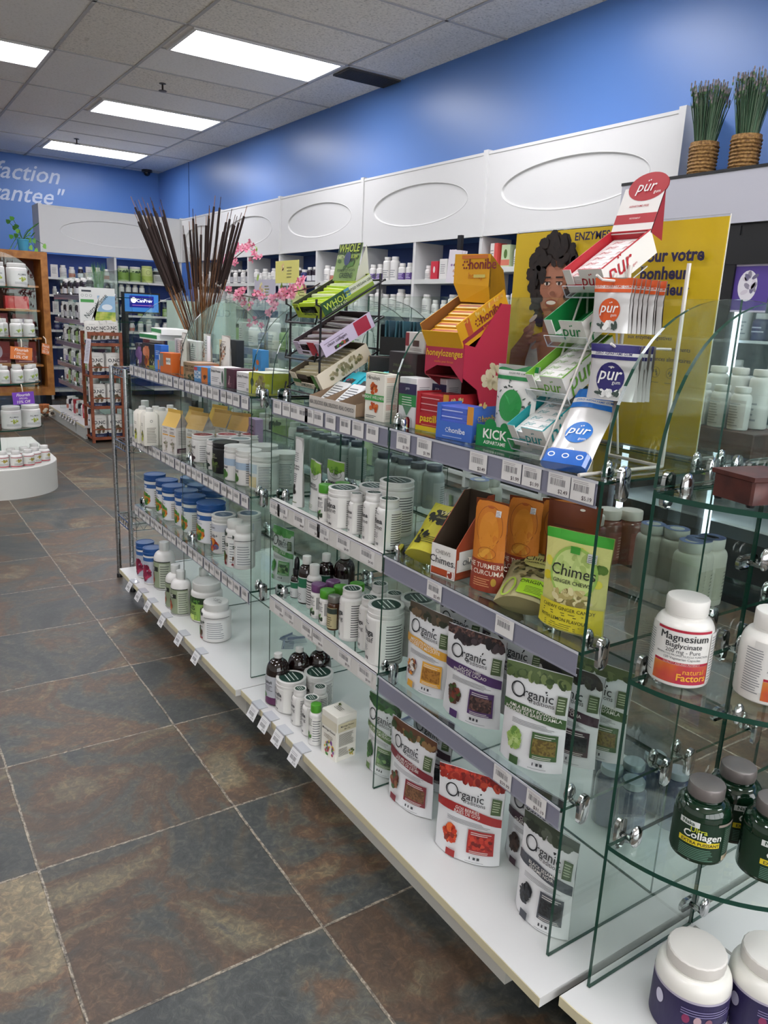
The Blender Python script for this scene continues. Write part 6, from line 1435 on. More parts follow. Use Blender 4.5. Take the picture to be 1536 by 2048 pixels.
# chrome wire rack at the far end
r = thing('wire_shelf_rack', 'chrome wire shelf rack standing at the far end of the display', 'wire rack')
xs_, ys_ = (.882, 1.32), (3.225, 3.435)
for x in xs_:
    for y in ys_:
        m = MB(); m.lathe([(.010,.012),(.010,.955)], STEEL, 12, x, y); 
        for k in range(36): m.lathe([(.0106,.03+k*.0255),(.0106,.032+k*.0255)], mat('8f9194', .3, 1), 8, x, y)
        m.build('post', r); m = MB(); m.lathe([(.013,0),(.013,.014),(.011,.018)], BLACK, 12, x, y); m.build('foot', r)
for z in (.300, .640, .950):
    m = MB()
    for x in xs_:
        m.tube([(x, ys_[0], z), (x, ys_[1], z)], .0028, CHROME, 6); m.tube([(x, ys_[0], z-.03), (x, ys_[1], z-.03)], .0028, CHROME, 6)
        zz = [(x, ys_[0]+(ys_[1]-ys_[0])*k/12, z-.03*(k % 2)) for k in range(13)]; m.tube(zz, .0018, CHROME, 5)
    for y in ys_:
        m.tube([(xs_[0], y, z), (xs_[1], y, z)], .0028, CHROME, 6); m.tube([(xs_[0], y, z-.03), (xs_[1], y, z-.03)], .0028, CHROME, 6)
        m.tube([(xs_[0]+(xs_[1]-xs_[0])*k/24, y, z-.03*(k % 2)) for k in range(25)], .0018, CHROME, 5)
    for k in range(18): m.tube([(xs_[0]+.02+k*.0235, ys_[0], z-.001), (xs_[0]+.02+k*.0235, ys_[1], z-.001)], .0014, CHROME, 5)
    m.build('wire_shelf', r)
place('wbot', V('liquid_bottle', .036, .17, WH, WHITE2, .026, .46, .026, .42, [('b','b3b6c4',-1.6,1.6,.08,.66),('l','6a6d78',-1.2,1.2,.12,.62,12),('b','4a4c55',-1.6,1.6,.64,.66)]), (.99,3.33,.645), math.radians(-60), 'white liquid bottle with grey print on the wire rack', 'bottle')
place('wmar', V('powder_tub', .045, .125, mat('d6d3d4', .4), mat('6e2c40', .35), .026, 1.0, .006, .93, [('b','c9c9cc',-1.6,1.6,.05,.7),('l','6a6d78',-1.0,1.4,.1,.68,14)]), (1.03,3.31,.955), math.radians(-60), 'white tub with maroon lid on top of the wire rack', 'tub')
place('pinkb', chip('small_carton', .05, .035, .05, 'ddd5d6', [('b','b06a78',-1,1,.8,1),('l','8a8488',-.6,.4,.2,.6,3)]), (.965,3.30,.305), math.radians(-75), 'small white carton with pink top on the low wire shelf', 'carton')

# ================================================================ BACKGROUND DISPLAYS
def single(key, r, h, body, cap, ops=(), caph=.02, capr=.75, sh=.015, n=12, name=None):
    name = name or {'w':'vitamin_bottle','wt':'tall_bottle','ws':'small_bottle','p':'vitamin_bottle','b':'syrup_bottle','a':'syrup_bottle','d':'syrup_bottle','n':'capsule_bottle','g':'capsule_bottle','o':'capsule_bottle'}.get(key)
    return lambda: vessel(name, r, h, body, cap, caph, capr, sh, ops=ops, n=n, single=True)
wtxt = lambda c='8d9094': [('l', c, -1.1, 1.1, .14, .5, 4)]
SB = {
 'white': single('w', .030, .11, PLAST, PLAST, wtxt()), 'whitetall': single('wt', .030, .14, PLAST, PLAST, wtxt()), 'whitesmall': single('ws', .022, .08, PLAST, PLAST, wtxt()),
 'purple': single('p', .026, .10, PLAST, PLAST, [('b','5a3f86',-1.6,1.6,.06,.45)]+wtxt('cfc9e0')), 'dark': single('d', .024, .105, mat('241a2c', .3), PLAST, [('b','cfcfd4',-1.6,1.6,.1,.45)]), 'navy': single('n', .030, .09, mat('262a66', .4), PLAST, [('l','cfd2e6',-1,1,.3,.6,2)]),
 'green': single('g', .028, .10, mat('88a860', .4), mat('2c3a26', .4), wtxt('dfe6cf')), 'orange': single('o', .028, .10, PLAST, PLAST, [('b','c96a4a',-1.6,1.6,.1,.4)]+wtxt()), 'gtub': single('gt', .052, .135, mat('b9c9a0', .4), PLAST, [('b','7f9f4a',-1.6,1.6,.1,.62),('s',['2c4a2a'],0,.66,1.6,.1,8,.012,.6)], .02, .92, .008, 16, 'powder_tub'),
 'ktub': single('kt', .052, .135, mat('c3c6c2', .4), mat('9fb9cc', .4), [('b','23282c',-1.6,1.6,.58,.78),('l','44484c',-1,1,.15,.5,5)], .02, .92, .008, 16, 'powder_tub'), 'ytub': single('yt', .052, .15, mat('c3cf86', .4), mat('c9d68a', .4), [('b','a3b85a',-1.6,1.6,.12,.4),('r','5a6a2a',0,.6,.02,.02,.002)], .02, .92, .008, 16, 'powder_tub'),
 'black': single('b', .024, .115, BLACK, PLAST, [('b','a8a8ac',-1.6,1.6,.1,.5)]), 'amberd': single('a', .022, .10, AMB, WHITE2, [('b','b9a89a',-1.6,1.6,.12,.5)], .02, .5),
}
CT = {'red': lambda: carton('small_carton', .06, .05, .10, 'c2283c', [('o','e6d6d6',0,.55,.3,.18)]), 'coral': lambda: carton('small_carton', .06, .06, .12, 'd4504a', [('b','e2dcd6',-1,.1,0,1),('l','8a8a86',-.9,0,.2,.8,5)]), 'whitec': lambda: carton('small_carton', .06, .05, .11, 'd9d6d3', [('l','8a8a8e',-.7,.6,.3,.8,5)]), 'greenc': lambda: carton('small_carton', .06, .05, .11, 'b9c8a0', [('o','4a6a2a',0,.6,.4,.2),('b','c9705a',-1,1,.1,.35)])}
NM = {'white':'white bottle','whitetall':'tall white bottle','whitesmall':'small white bottle','purple':'purple-labelled bottle','dark':'dark purple bottle','navy':'navy blue bottle','green':'green bottle','orange':'orange-labelled bottle','gtub':'green-labelled tub','ktub':'black-banded tub','ytub':'yellow-green tub','black':'black bottle','amberd':'amber bottle','red':'red carton','coral':'coral carton','whitec':'white carton','greenc':'pale green carton'}
seen = {}
def put(k, x, y, z, rz, where, grp, sc=None):
    n = seen[(k, where)] = seen.get((k, where), 0)+1
    mk = SB.get(k) or CT[k]
    cat = 'carton' if k in CT else ('tub' if 'tub' in k else 'bottle')
    return place('bg_'+k, mk, (x, y, z+.0003), math.radians(rz), '%s %s, %s from left' % (NM[k], where, ORD[n-1]), cat, grp, sc=sc)
R = random.Random(21)
def row(kinds, x0, y0, x1, y1, z, n, rz, where, sc=None):
    """n items evenly along a line, kinds given as a cycle"""
    for i in range(n):
        t = (i+.5)/n
        put(kinds[i % len(kinds)], x0+(x1-x0)*t, y0+(y1-y0)*t, z, rz+R.uniform(-8, 8), where, 'stock '+where, sc)
# right wall shelves, bay by bay (left in the photo = larger y)
bayname = {0:'behind yellow poster', 1:'left of yellow poster', 2:'above the teal sachets', 3:'right of the lime tray', 4:'behind the lime tray', 5:'above the blossoms', 6:'right of the cattails', 7:'behind the cattails', 8:'in far corner'}
cyc = {0:(['white'],['white']), 1:(['coral','greenc','white'],['whitetall','white']), 2:(['whitesmall','red','whitec','green','green','black'],['white','whitesmall','whitesmall']), 3:(['purple','purple','whitetall','whitetall'],['white','whitetall','white']), 4:(['white','orange','dark','white'],['white','whitesmall']),
 5:(['navy','dark','dark'],['white','green']), 6:(['white','whitesmall'],['whitec','white']), 7:(['white','black'],['white']), 8:(['white'],['white'])}
for i, (a, b_) in enumerate(zip(ups, ups[1:])):
    if i == 0: continue
    n = 6
    for k, z in ((5, zs_r[5]+(.07 if i < 2 else 0)), (4, zs_r[4]), (3, zs_r[3])):
        ks = cyc.get(i, cyc[8])[0 if k == 5 else 1]
        wh = ['', '', '', 'on third wall shelf', 'on second wall shelf', 'on top wall shelf'][k]+' '+bayname[i]
        row(ks, XF+.06, b_-.07, XF+.06, a+.07, z, n, -90, wh, 1.35)
# back wall shelves
row(['whitec','white','orange','dark'], BX0+.06, YBF+.08, 2.74, YBF+.08, 1.49, 7, 0, 'on top back shelf at left', 1.35)
row(['gtub','gtub','ytub','ktub','ktub'], 2.83, YBF+.10, 3.60, YBF+.10, 1.49, 5, 0, 'on top back shelf at right', 1.4)
row(['whitesmall','black','black','dark','amberd'], BX0+.06, YBF+.08, 2.74, YBF+.08, 1.285, 8, 0, 'on second back shelf at left', 1.2)
row(['whitetall'], 2.83, YBF+.08, 3.18, YBF+.08, 1.285, 4, 0, 'on second back shelf at right', 1.2)
row(['whitec','black','whitetall','amberd'], BX0+.06, YBF+.08, 2.74, YBF+.08, 1.07, 8, 0, 'on third back shelf at left', 1.2)
row(['navy','navy','green','white'], BX0+.06, YBF+.08, 2.74, YBF+.08, .86, 8, 0, 'on fourth back shelf at left', 1.2)
row(['navy','whitec','purple'], BX0+.06, YBF+.08, 2.74, YBF+.08, .66, 8, 0, 'on fifth back shelf at left', 1.2)
row(['white','navy','green'], 2.83, YBF+.08, 3.60, YBF+.08, 1.07, 7, 0, 'on third back shelf at right', 1.2)
row(['whitetall','orange','white'], 2.83, YBF+.08, 3.60, YBF+.08, .86, 7, 0, 'on fourth back shelf at right', 1.2)
# far gondola beyond the wooden rack
FG = gondola('distant glass display shelving behind the wooden pouch rack', 1.68, 2.28, [7.36,8.0,8.64], None, [.43,.62,.83,1.05,1.27], 1.50, (1.615,2.34,7.30,8.90), 'glass display shelves at the back', [(z, 7.37, 8.63, [], None, PLASTIC) for z in (.43,.62,.83,1.05,1.27)], detail=False, kick=(7.3,8.88))
m = MB(); m.box(1.617, 7.302, .0, 1.64, 8.898, .1, mat('b9bcb8', .5)); m.build('front_board', FG, False)
for z, ks, nm in ((.12,['orange','dark','black','white','red'],'base'),(.43,['white','orange','green','dark'],'lowest glass shelf'),(.62,['white','purple','black','green'],'second glass shelf'),(.83,['black','white','dark','green'],'third glass shelf'),(1.05,['white','black','dark'],'fourth glass shelf'),(1.27,['amberd','black','dark'],'top glass shelf')):
    row(ks, 1.76, 8.58, 1.76, 7.42, z, 14, -90, 'on '+nm+' of distant display')
for i in range(6):
    m_ = place('clip_flag', clip_flag, (1.613, 8.25-.12*i, .1204), -PI/2, 'clip-on price card on the distant white base, '+ORD[i]+' from the far end', 'price tag', 'clip-on price cards on the distant base')
m = MB(); m.lathe([(.045,0),(.055,.12),(.05,.125)], mat('b4693a', .5), 16); tag(m.build('orange_pot', loc=(1.58,8.96,0)), 'small terracotta-coloured canister on floor at the end of the distant display', 'canister')
m = MB(); R2 = random.Random(4)
for k in range(26): m.ball((R2.uniform(-.09,.09), R2.uniform(-.09,.09), .03+R2.random()*.07), .022, .012, .016, mat(['d9cfbf','c9bca8','4a3f34'][k % 3], .7), 6, 4)
tag(m.build('dried_flowers', loc=(1.52,8.66,.0)), 'small heap of cream dried flowers on the floor in front of the distant base', 'flowers')

# wooden rack of sweet potato pouches
r = thing('wooden_pouch_rack', 'reddish wooden four-tier rack of white pouches in the aisle', 'rack')
WD = food('red_brown_wood', [(.3,'6b3420'),(.5,'84452a'),(.7,'965234')], 18, .5, 'noise')
for x in (1.640, 1.905):
    for y in (7.07, 7.33): m = MB(); m.box(x-.012, y-.012, 0, x+.012, y+.012, .965, WD); m.build('post', r, False)
for z in (.03, .305, .575, .85):
    m = MB(); m.box(1.63, 7.06, z, 1.915, 7.34, z+.012, WD); m.box(1.63, 7.055, z-.004, 1.915, 7.065, z+.022, WD); m.box(1.63, 7.052, z+.085, 1.915, 7.060, z+.095, WD); m.build('tier', r, False)
m = MB(); m.box(1.63, 7.055, .94, 1.915, 7.065, .965, WD); m.box(1.63,7.335,.94,1.915,7.345,.965, WD); m.build('top_rail', r, False)
def onc(): return pouch('snack_pouch', .130, .195, .05, mat('d5d3cc', .4), mat('c3c1ba', .4), [('t','O,NC',col('23262c'),.029,0,.60,.03),('s',['5a4a34','6e5c40','4a3f2c'],0,.36,1.2,.28,18,.016,.6),('b','1f2a4a',-1,1,.0,.17),('l','8f94a8',-.5,.5,.05,.12,1),('l','9a9a96',-.4,.4,.84,.88,1)], 3, .003, 8, 10)
k = 0
for z in (.047, .322, .592):
    for x in (1.70, 1.845):
        for q in range(2):
            k += 1; place('onc', onc, (x, 7.10+.07*q, z), math.radians(R.uniform(-6,6)), 'white snack pouch with black lettering in the wooden rack, %s tier, %s%s' % ({.047:'bottom',.322:'second',.592:'third'}[z], 'left' if x < 1.75 else 'right', ' front' if q == 0 else ' rear'), 'pouch', 'white pouches in the wooden rack')
for i, (x, a) in enumerate(((1.68,-8),(1.75,5),(1.85,8))): place('onc', onc, (x, 7.12+.02*i, .862+.004*i), math.radians(a), 'white snack pouch on the top tier of the wooden rack, '+['left','middle','right'][i], 'pouch', 'white pouches in the wooden rack')
m = MB(); F = plane((0,0,0),(1,0,0),(0,0,1)); m.box(-.15, 0, 0, .15, .012, .30, mat('dfe0dc', .5))
m.patch(food('field_print', [(.35,'5a8a3a'),(.5,'a8b84a'),(.65,'d9d27a')], 14, .5, 'noise'), -.03, .02, .15, .10, F, 4, 2); m.patch(col('8fb4d0'), .0, .10, .15, .235, F, 4, 2); m.oval(col('d9e2e8'), .08, .14, .045, .025, F); m.poly(col('dfe0dc'), [(-.03,.02),(-.06,.02),(.07,.235),(.02,.235),(-.05,.12)], F)
m.patch(col('4a9a4a'), -.14, .175, -.03, .20, F, 2, 1); m.patch(col('3a3f44'), -.13, .262, -.05, .278, F, 2, 1); m.text('Nutracleanse', col('33403c'), .042, .0, .135, F, 'c', .0, 0, rot=math.radians(47), wmax=.26, lift=.0025)
for q in range(3): m.ring(col('55605c'), -.125+.035*q, .232, .011, .011, .002, F)
tag(m.build('cleanse_sign', None, False, (1.745,7.16,1.035)), 'white card sign with slanted lettering and field picture above the wooden rack', 'sign')
m = MB(); m.T = Matrix.Rotation(math.radians(8), 4, 'Y'); m.box(-.02, -.001, 0, .02, .001, .21, mat('cfccd6', .5)); m.lines(col('77747e'), -.015, .015, .02, .2, 14, plane((0,-.0012,0),(1,0,0),(0,0,1)))
tag(m.build('price_list', None, False, (1.600,7.04,.70)), 'long narrow white price list hanging at the left of the wooden rack', 'sign')

# screen on a stand
r = thing('screen_stand', 'small advertising screen on a black floor stand', 'screen', (2.55,8.6,0))
m = MB(); m.box(-.205, -.02, 1.115, .20, .02, 1.335, BLACK); m.build('screen_body', r, False)
m = MB(); F = plane((0,-.0205,0),(1,0,0),(0,0,1)); m.patch(emit('screen_blue', '3a6fb0', .9), -.180, 1.135, .180, 1.318, F, 2, 2); m.patch(emit('screen_panel', '262a86', .8), -.13, 1.18, .13, 1.30, F, 2, 2); sw = emit('screen_white', 'eef0ff', 1.2)
m.oval(sw, -.085, 1.255, .03, .03, F); m.text('CanPrev', sw, .034, .03, 1.235, F, 'c', .02); m.patch(emit('screen_pink', 'a86ab0', .8), -.10, 1.20, .11, 1.206, F, 1, 1); m.build('display', r, False)
m = MB(); m.box(-.20, .0, .0, -.14, .05, 1.12, BLACK); m.box(-.3, -.1, 0, .0, .16, .015, BLACK); m.build('pole', r, False)

# oak cabinet at far left with red packets
r = thing('oak_display_cabinet', 'open oak-framed display cabinet with dark red packets', 'cabinet')
OK = food('oak_wood', [(.3,'8a5524'),(.5,'a56a2e'),(.7,'b67a3a')], 14, .5, 'noise')
x0, x1, y0 = .45, 1.80, 9.5
m = MB(); m.box(x1-.07, y0, .16, x1, y0+.45, 1.72, OK); m.box(x0, y0, .16, x0+.10, y0+.45, 1.72, OK); m.box(x0+.1, y0+.002, 1.64, x1-.07, y0+.45, 1.72, OK); m.box(x0+.1, y0+.002, .16, x1-.07, y0+.45, .25, OK); m.box(1.05,y0,.27,1.13,y0+.45,1.62,OK); m.build('frame', r, False)
m = MB(); m.box(x0+.05, y0+.43, .2, x1-.05, y0+.445, 1.68, mat('5e2a20', .6)); m.build('back_panel', r, False)
for z in (.50, .80, 1.10, 1.36): m = MB(); m.box(x0+.1, y0+.03, z-.02, x1-.1, y0+.43, z, OK); m.build('shelf', r, False)
for x in (x0+.06, x1-.06): m = MB(); m.box(x-.03, y0+.05, 0, x+.03, y0+.4, .16, BLACK); m.build('foot', r, False)
redp = lambda: carton('gum_guard_packet', .22, .04, .25, '6e1a20', [('o','a89aa4',0,.55,.30,.26),('l','cfa8a8',-.7,.7,.12,.2,1),('b','b08a5a',-1,1,0,.06)])
for i, (x, z) in enumerate([(1.26,.80),(1.53,.80),(1.26,.50),(1.53,.50),(1.26,.275),(1.53,.275)]):
    place('redp', redp, (x, y0+.09, z+.001), 0, 'dark red packet with pale blister in the oak cabinet, %s row %s' % (['upper','upper','middle','middle','lower','lower'][i], ['left','right'][i % 2]), 'packet', 'dark red packets in the oak cabinet')
place('redbx', lambda: carton('red_box', .24, .14, .14, 'c2282c', [('b','d9b08a',-1,1,0,.05)]), (1.48,y0+.16,1.1003), 0, 'bright red box on a shelf of the oak cabinet', 'box')
# pot plant on top of the cabinet
r = thing('potted_plant', 'trailing plant in a turquoise pot on top of the oak cabinet', 'plant', (1.59,9.65,1.721))
m = MB(); m.lathe([(.045,0),(.06,.11),(.064,.112),(.064,.125),(.056,.125),(.05,.02)], mat('3f93b4', .4), 20); m.build('pot', r)
m = MB(); R2 = random.Random(9); LG = [mat('4a8a2c', .5), mat('6fa83a', .5), mat('33661f', .5)]; st = MB()
for k in range(13):
    a = [0, PI, .3, 2.9, -.3, 3.4][k % 6]+R2.uniform(-.3,.3); L = R2.uniform(.06,.22); z1 = R2.uniform(-.02,.22) if k % 3 else R2.uniform(-.10,.02)
    p0 = V3((0,0,.12)); p1 = V3((L*.5*math.cos(a), L*.3*math.sin(a), .14+max(z1,0)*.5)); p2 = V3((L*math.cos(a), L*.5*math.sin(a), .12+z1))
    st.tube([p0, p1, p2], .003, LG[2], 5)
    for q, p in enumerate((p1, p2)):
        d = V3((math.cos(a)*.5, -.2, -1 if z1 < 0 else .4)).normalized(); w = V3((math.sin(a+1), .1, math.cos(a))).normalized(); s = .045
        m.add([p, p+d*s*.2+w*s*.55, p+d*s*.7+w*s*.5, p+d*s*1.25, p+d*s*.7-w*s*.5, p+d*s*.2-w*s*.55], [(0,1,2,3,4,5),(5,4,3,2,1,0)], LG[(k+q) % 3])
st.build('stems', r); m.build('leaves', r, False)
# wheat grass tuft on the distant display
def grass_pot(h, n, rad, col1, basket):
    def f():
        r = thing('potted_grass', None, None); m = MB()
        if basket: 
            WB = food('woven_basket', [(.3,'5a3c1c'),(.5,'8f6a3a'),(.7,'b08a52')], 90, .7, 'noise')
            m.lathe([(.055,0),(.062,.05),(.060,.055),(.064,.11),(.062,.115),(.066,.185),(.066,.195),(.06,.195),(.058,.02)], WB, 22)
            for k in range(11): m.tube([((.0615+k*.0004)*math.cos(a*PI/12), (.0615+k*.0006)*math.sin(a*PI/12), .012+k*.016+.002*(a % 2)) for a in range(25)], .0045, WB, 5)
        else: m.lathe([(.04,0),(.05,.07),(.046,.07)], mat('8a6ab0', .5), 16)
        m.build('basket' if basket else 'pot', r)
        g = MB(); R3 = random.Random(5); h0 = .19 if basket else .06
        gs = [mat(c, .7) for c in col1]
        for k in range(n):
            a = R3.uniform(0, 6.28); q = R3.random()**.5*rad*.75; L = h*R3.uniform(.65,1.0); sp = R3.uniform(.1,.9)*rad
            p = V3((q*math.cos(a), q*math.sin(a), h0-.02)); t = V3((q*math.cos(a)+sp*math.cos(a)*1.1, q*math.sin(a)+sp*math.sin(a)*1.1, h0+L))
            g.tube([p, p.lerp(t, .5)+V3((0,0,.01)), t], .0019, gs[k % len(gs)], 3, .0008)
            if basket and k % 3 == 0:
                for j in range(3): g.ball(t-V3((0,0,.012*j)), .004, .004, .008, mat(['6f6a6e','8a7f80','4a6a44'][j], .8), 5, 3)
        g.build('blades', r, False); return r
    return f
m = MB(); m.rbox(1.36, .800, .9858, 1.49, 1.03, 1.030, food('dark_riser_wood', [(.3,'3f2a24'),(.5,'553a32'),(.7,'664a40')], 24, .5, 'noise'), .002)
tag(m.build('wooden_riser'), 'brown wooden riser under white bottles behind the end glass', 'riser')
for i in range(4): place('ris', V('tall_bottle', .019, .082, PLAST2, PLAST2, .012, .8, .012, .7, [('b','b5b0aa',-1.6,1.6,.06,.7),('l','77716c',-1.1,1.1,.1,.66,9)]), (1.40,.99-.043*i,1.0304), math.radians(-120), 'white bottle in the front row on the wooden riser, '+ORD[i]+' from left', 'bottle', 'bottles on the wooden riser')
for i in range(4): place('ris2', V('tall_bottle', .021, .115, PLAST2, WHITE2, .014, .8, .012, .7, wtxt()), (1.455,1.00-.047*i,1.0304), math.radians(-120), 'taller white bottle in the rear row on the riser, '+ORD[i]+' from left', 'bottle', 'bottles on the wooden riser')
place('gp1', grass_pot(.26, 70, .05, ['2f6a2c','4a8a3a','6fa050'], False), (1.98,8.05,1.2705), 0, 'small tuft of green grass in a pot on the distant glass display', 'plant')
bk = grass_pot(.27, 420, .060, ['3a5a40','55755a','2c4634','6a7f66'], True)
for i, (x, y) in enumerate([(3.50,2.55),(3.50,2.33),(3.50,2.11)]):
    place('bk', bk, (x, y, 1.8975), i*1.3, 'wicker basket of tall dried lavender and grass on the cooler, '+['left one','middle one','right one at the photo edge'][i], 'plant', 'baskets of dried grass on the cooler')

# glass-door cooler at right
r = thing('drinks_cooler', 'tall glass-door cooler with a white header at the right edge', 'cooler')
cx0, cy0, cy1 = 3.20, -1.9, 2.77  # unseen near doors added to darken the reflection in the end glass
KB = mat('121316', .35)
m = MB(); m.box(cx0, cy0, 1.67, 3.90, cy1, 1.886, mat('b9b9c2', .25)); m.box(cx0-.003, cy0, 1.884, 3.90, cy1+.003, 1.897, KB); m.build('header', r, False)
m = MB(); m.box(cx0+.02, cy0, 1.60, 3.90, cy1, 1.67, KB); m.box(cx0+.02, cy1-.05, .0, 3.90, cy1, 1.67, KB); m.box(cx0+.02, cy0, 0, 3.90, cy0+.05, 1.67, KB); m.box(3.86, cy0, 0, 3.90, cy1, 1.67, mat('9aa6b0', .5)); m.box(cx0+.02, cy0, 0, 3.90, cy1, .12, KB)
for y in (2.15, 1.35, .55, -.25, -1.05): m.box(cx0+.015, y-.045, .1, cx0+.06, y+.045, 1.66, KB)
m.box(cx0+.012, cy1-.13, .1, cx0+.06, cy1-.05, 1.66, KB); m.box(cx0+.012, cy0, 1.50, cx0+.06, cy1, 1.62, KB); m.build('case', r, False)
for a, b_ in ((2.195,2.64),(1.395,2.105),(.6,1.305),(-.2,.5),(-1.0,-.3),(-1.85,-1.1)):
    m = MB(); m.box(cx0+.03, a, .12, cx0+.036, b_, 1.50, GLASS); m.build('glass_door', r, False)
for z in (.35, .62, .90, 1.18): m = MB(); m.box(cx0+.1, cy0+.06, z-.012, 3.85, cy1-.06, z, mat('cfd6dc', .4)); m.build('shelf', r, False)
m = MB()
for y in (2.62, 2.10, 1.30): m.box(cx0+.075, y-.012, .2, cx0+.10, y+.012, 1.55, emit('cooler_tube', 'dfeaff', 2.2))
m.build('light_tube', r, False)
for z, nm in ((.90,'third'),(1.18,'top'),(.62,'second')):
    row(['whitetall','whitetall','navy'], cx0+.22, 2.58, cx0+.22, 1.45, z, 12, -90, 'on '+nm+' cooler shelf')
m = MB(); m.box(-.001, -.09, 0, .001, .09, .20, mat('4f3a8a', .5)); F = plane((-.0012,0,0),(0,-1,0),(0,0,1)); m.patch(col('cfc6dc'), -.09, 0, .09, .008, F, 1, 1); m.patch(col('cfc6dc'), -.09, .192, .09, .2, F, 1, 1); m.oval(col('d9d6dc'), -.01, .11, .045, .065, F); m.blobs([col('c9c2cc'), col('8a8494'), col('6a6480')], -.01, .12, .08, .09, 12, .016, F)
tag(m.build('door_sticker', None, False, (cx0+.028, 2.03, 1.30)), 'purple and white sticker picture on the cooler door', 'sticker')

# clear panel with reversed lettering in the middle of the shop
r = thing('clearance_sign', 'pale green frosted sign seen from behind with reversed lettering', 'sign', (1.50,3.95,0))
m = MB(); m.box(-.20, 0, ZB1, .17, .006, 1.24, mat('a9b8ac', .35)); m.build('sign_board', r, False)
m = MB(); F = plane((0,-.0006,0),(-1,0,0),(0,0,1)); m.text('CLEARANCE', col('7d8f86'), .035, .0, 1.17, lambda x, z, o=0: F(x, z, 0)+V3((0,-.0004,0)), 'c', 0); m.build('reversed_lettering', r, False)
# second row of glass displays
Cg = gondola('glass display shelving in the row beyond, seen through the near glass', 2.05, 2.65, [3.3,4.1,4.9,5.7], None, [.41,.70,.98], 1.26, (1.98,2.72,3.2,5.85), 'glass display shelves in the second row', [(z, 3.31, 5.69, [], None, PLASTIC) for z in (.41,.70,.98)], detail=False, kick=(3.3,5.7))
for z, ks, nm in ((.98,['white','navy','whitetall','green','whitec'],'top'),(.70,['white','orange','whitetall','black','gtub'],'middle'),(.41,['white','dark','gtub'],'lower'),(.12,['ktub','whitetall'],'base')):
    row(ks, 2.16, 5.62, 2.16, 3.38, z, 15, -90, 'on '+nm+' level, second-row display')
for i, (y, c, zz_) in enumerate([(4.22,'d9d278',1.372),(4.06,'d6d890',1.235),(4.52,'b9b6c4',1.27)]):
    m = MB(); m.box(-.001, -.15 if i != 1 else -.08, 0, .001, .15 if i != 1 else .08, .125, mat(c, .5)); m.blobs([mat('e0b88a', .6), mat('e6e0a0', .6)], -.03, .08, .08, .06, 8, .014, plane((-.0015,0,0),(0,-1,0),(0,0,1))); m.lines(col('8a8650'), -.0, .07, .03, .1, 4, plane((-.0015,0,0),(0,-1,0),(0,0,1)))
    m.tube([(.003,0,.985-zz_),(.003,0,.0)], .003, STEEL, 6)
    tag(m.build('shelf_sign', None, False, (2.10,y,zz_)), ['yellow','pale yellow','lilac-grey'][i]+' card sign on a thin pole above the second-row display', 'sign', 'card signs in the second row')

# white rounded end display at far left
r = thing('rounded_end_display', 'white rounded podium with curved glass shelves at the left edge', 'display shelving')
PX, PY, PR = .655, 5.50, .365
m = MB(); m.prism(half_disc(PX, PY, PR, 36, -PI, 0)+[(PX+PR, PY+.9), (PX-PR, PY+.9)], .0, .19, mat('d4d4ce', .4), .004); m.build('podium', r)
for z in (.42, .705, .985, 1.28):
    m = MB(); disc_shelf(m, PX, PY+.02, .30, z, .008); m.build('shelf', r, False)
m = MB(); pane(m, PX-.30, PY+.020, .19, PX+.31, PY+.026, 1.28, 'y'); m.build('side_panel', r, False)
m = MB(); arch_pane(m, PY+.023, PX-.30, PX+.31, 1.284, 1.50); m.build('arch_panel', r, False)
m = MB(); pane(m, PX-.003, PY-.27, .19, PX+.003, PY+.015, 1.28, 'x'); m.build('centre_panel', r, False)
def podset(key, pts, z, rz, lb):
    for i, (x, y) in enumerate(sorted(pts, key=lambda t: t[0]/t[1])): place(key, MK[key], (x, y, z+.0004), math.radians(rz+i*5), lb+', '+ORD[i]+' from left', 'bottle' if key != 'fjar' else 'tub', 'stock on the rounded podium')
podset('fjar', [(.70,5.29),(.83,5.33),(.71,5.44),(.85,5.46)], 1.28, 10, 'white tub with leaf mark, top shelf of rounded podium')
podset('fbot', [(.70,5.30),(.80,5.31),(.885,5.37),(.74,5.42),(.84,5.45)], .985, 10, 'white bottle with leaf mark, third shelf of rounded podium')
podset('fbot', [(.71,5.28),(.79,5.30),(.865,5.35),(.90,5.44),(.80,5.40),(.70,5.42)], .705, 10, 'white bottle with leaf mark, second shelf of rounded podium')
podset('fjar', [(.74,5.32),(.862,5.37)], .42, 10, 'large white tub, lowest glass shelf of rounded podium')
podset('fred', [(.66,5.22),(.735,5.21),(.81,5.24),(.86,5.30),(.925,5.36),(.80,5.34),(.72,5.30),(.88,5.44)], .19, 10, 'white bottle with red bands on the podium base')
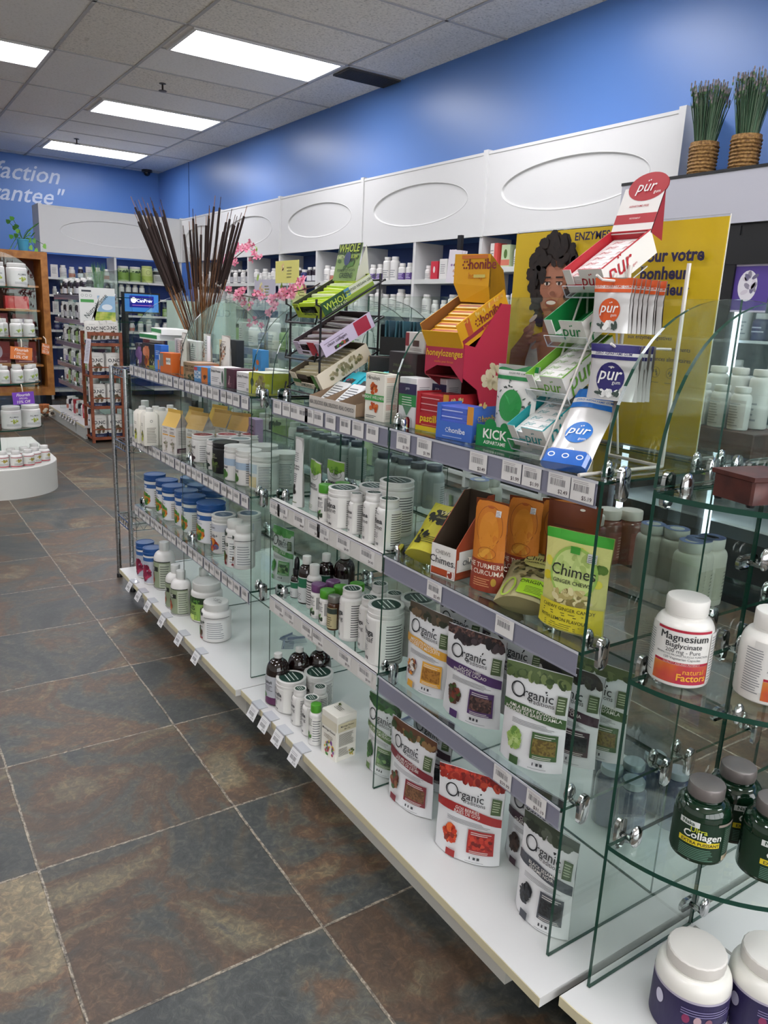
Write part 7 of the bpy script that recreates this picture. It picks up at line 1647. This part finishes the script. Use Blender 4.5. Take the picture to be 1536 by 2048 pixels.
for i, (x, z, c, t1, t2, a) in enumerate([(.80,.855,'d97a3a','Flourish','10% Off',-14),(.965,.88,'d97a3a','Flourish','10% Off',35),(.80,.585,'7a45b8','Flourish','10% Off',6),(.64,1.09,'e6e03a','Special','10% Off',4)]):
    m = MB(); W, Hh = (.062, .075) if i != 1 else (.045, .065)
    m.box(-W, 0, 0, W, .0012, Hh, mat(c, .5)); F = plane((0,-.0002,0),(1,0,0),(0,0,1)); tc_ = col('f4ece4' if i < 3 else '4a5a20')
    m.text(t1, tc_, .017, 0, Hh*.66, F, 'c', .02, .25); m.text('SPECIAL', tc_, .010, 0, Hh*.42, F); m.text(t2, tc_, .017, 0, Hh*.10, F, 'c', .01)
    m.tube([(0,.0,Hh),(0,.004,Hh+.03),(0,.02,Hh+.045)], .003, mat('d9c9b8', .5), 5)
    o = m.build('promo_card', None, False, (x, 5.185 if i != 1 else 5.32, z)); o.rotation_euler = (0, math.radians([5,10,-3,0][i]), math.radians([4,50,4,4][i]))
    tag(o, [ 'orange promotional card hanging from the third podium shelf, facing front','orange promotional card hanging at the side of the third podium shelf','purple promotional card hanging from the second podium shelf','yellow promotional card cut off by the left edge'][i], 'sign', 'promotional cards on the podium')
# wooden box on the near rounded end shelf
m = MB(); m.rbox(-.045, -.035, .004, .045, .035, .038, food('dark_red_wood', [(.3,'3a1a16'),(.5,'4f2620'),(.7,'5f3028')], 30, .35, 'noise'), .003); m.box(-.047,-.037,.036,.047,.037,.042, food('dark_red_wood', [], 1))
for a in (-.038, .038):
    for b_ in (-.028, .028): m.lathe([(.005,0),(.006,.004)], BLACK, 8, a, b_)
o = m.build('wooden_box', None, True, (.905+.10, .575, .9885)); o.rotation_euler = (0, 0, math.radians(-12)); tag(o, 'small dark red wooden box on the top rounded end shelf', 'box')
# pair of hanging sample strip at the post
r = thing('hanging_strip', 'strip of small sachets hanging from a black clip on the shelf post', 'sachets', (3.55,4.45,1.46))
m = MB(); m.box(-.012, -.02, .22, .012, .02, .32, BLACK); m.build('clip', r, False)
m = MB()
for k in range(3): m.T = Matrix.Translation((-.01-.006*k, .02*k, 0)) @ Matrix.Rotation(.12, 4, 'X'); m.box(-.002, -.07, 0, .002, .07, .22, mat('d6cfd6', .5)); m.blobs([mat('8a6a9a', .6), mat('c99a7a', .6)], 0, .08, .08, .1, 8, .012, plane((-.0025,0,0),(0,-1,0),(0,0,1)))
m.build('sachet', r, False)

# ================================================================ CAMERA AND RENDER SETTINGS
cam = bpy.data.cameras.new('camera'); co = bpy.data.objects.new('camera', cam); C.objects.link(co)
cam.sensor_fit = 'VERTICAL'; cam.sensor_height = 24; cam.lens = 24*1542/2048; cam.clip_start = .02
rt = V3((.83354006, -.55058692, .04544244)); dn = V3((-.09915694, -.23001835, -.96812161)); fw = V3((.54348769, .80246221, -.24632403))
co.matrix_world = Matrix(((rt.x, -dn.x, -fw.x, 0), (rt.y, -dn.y, -fw.y, 0), (rt.z, -dn.z, -fw.z, 1.213), (0, 0, 0, 1)))
S.camera = co
w = bpy.data.worlds.new('world'); S.world = w; w.use_nodes = True
w.node_tree.nodes['Background'].inputs[0].default_value = (.5, .55, .6, 1); w.node_tree.nodes['Background'].inputs[1].default_value = .2
S.view_settings.view_transform = 'Standard'; S.view_settings.look = 'None'; S.view_settings.gamma = 1; S.view_settings.use_curve_mapping = False
S.view_settings.exposure = EXPO
cy = S.cycles
cy.max_bounces = 5; cy.diffuse_bounces = 3; cy.glossy_bounces = 2; cy.transmission_bounces = 2; cy.transparent_max_bounces = 40
cy.caustics_reflective = False; cy.caustics_refractive = False; cy.sample_clamp_indirect = 3; cy.use_denoising = True
cy.use_adaptive_sampling = True; cy.adaptive_threshold = .08; cy.adaptive_min_samples = 16
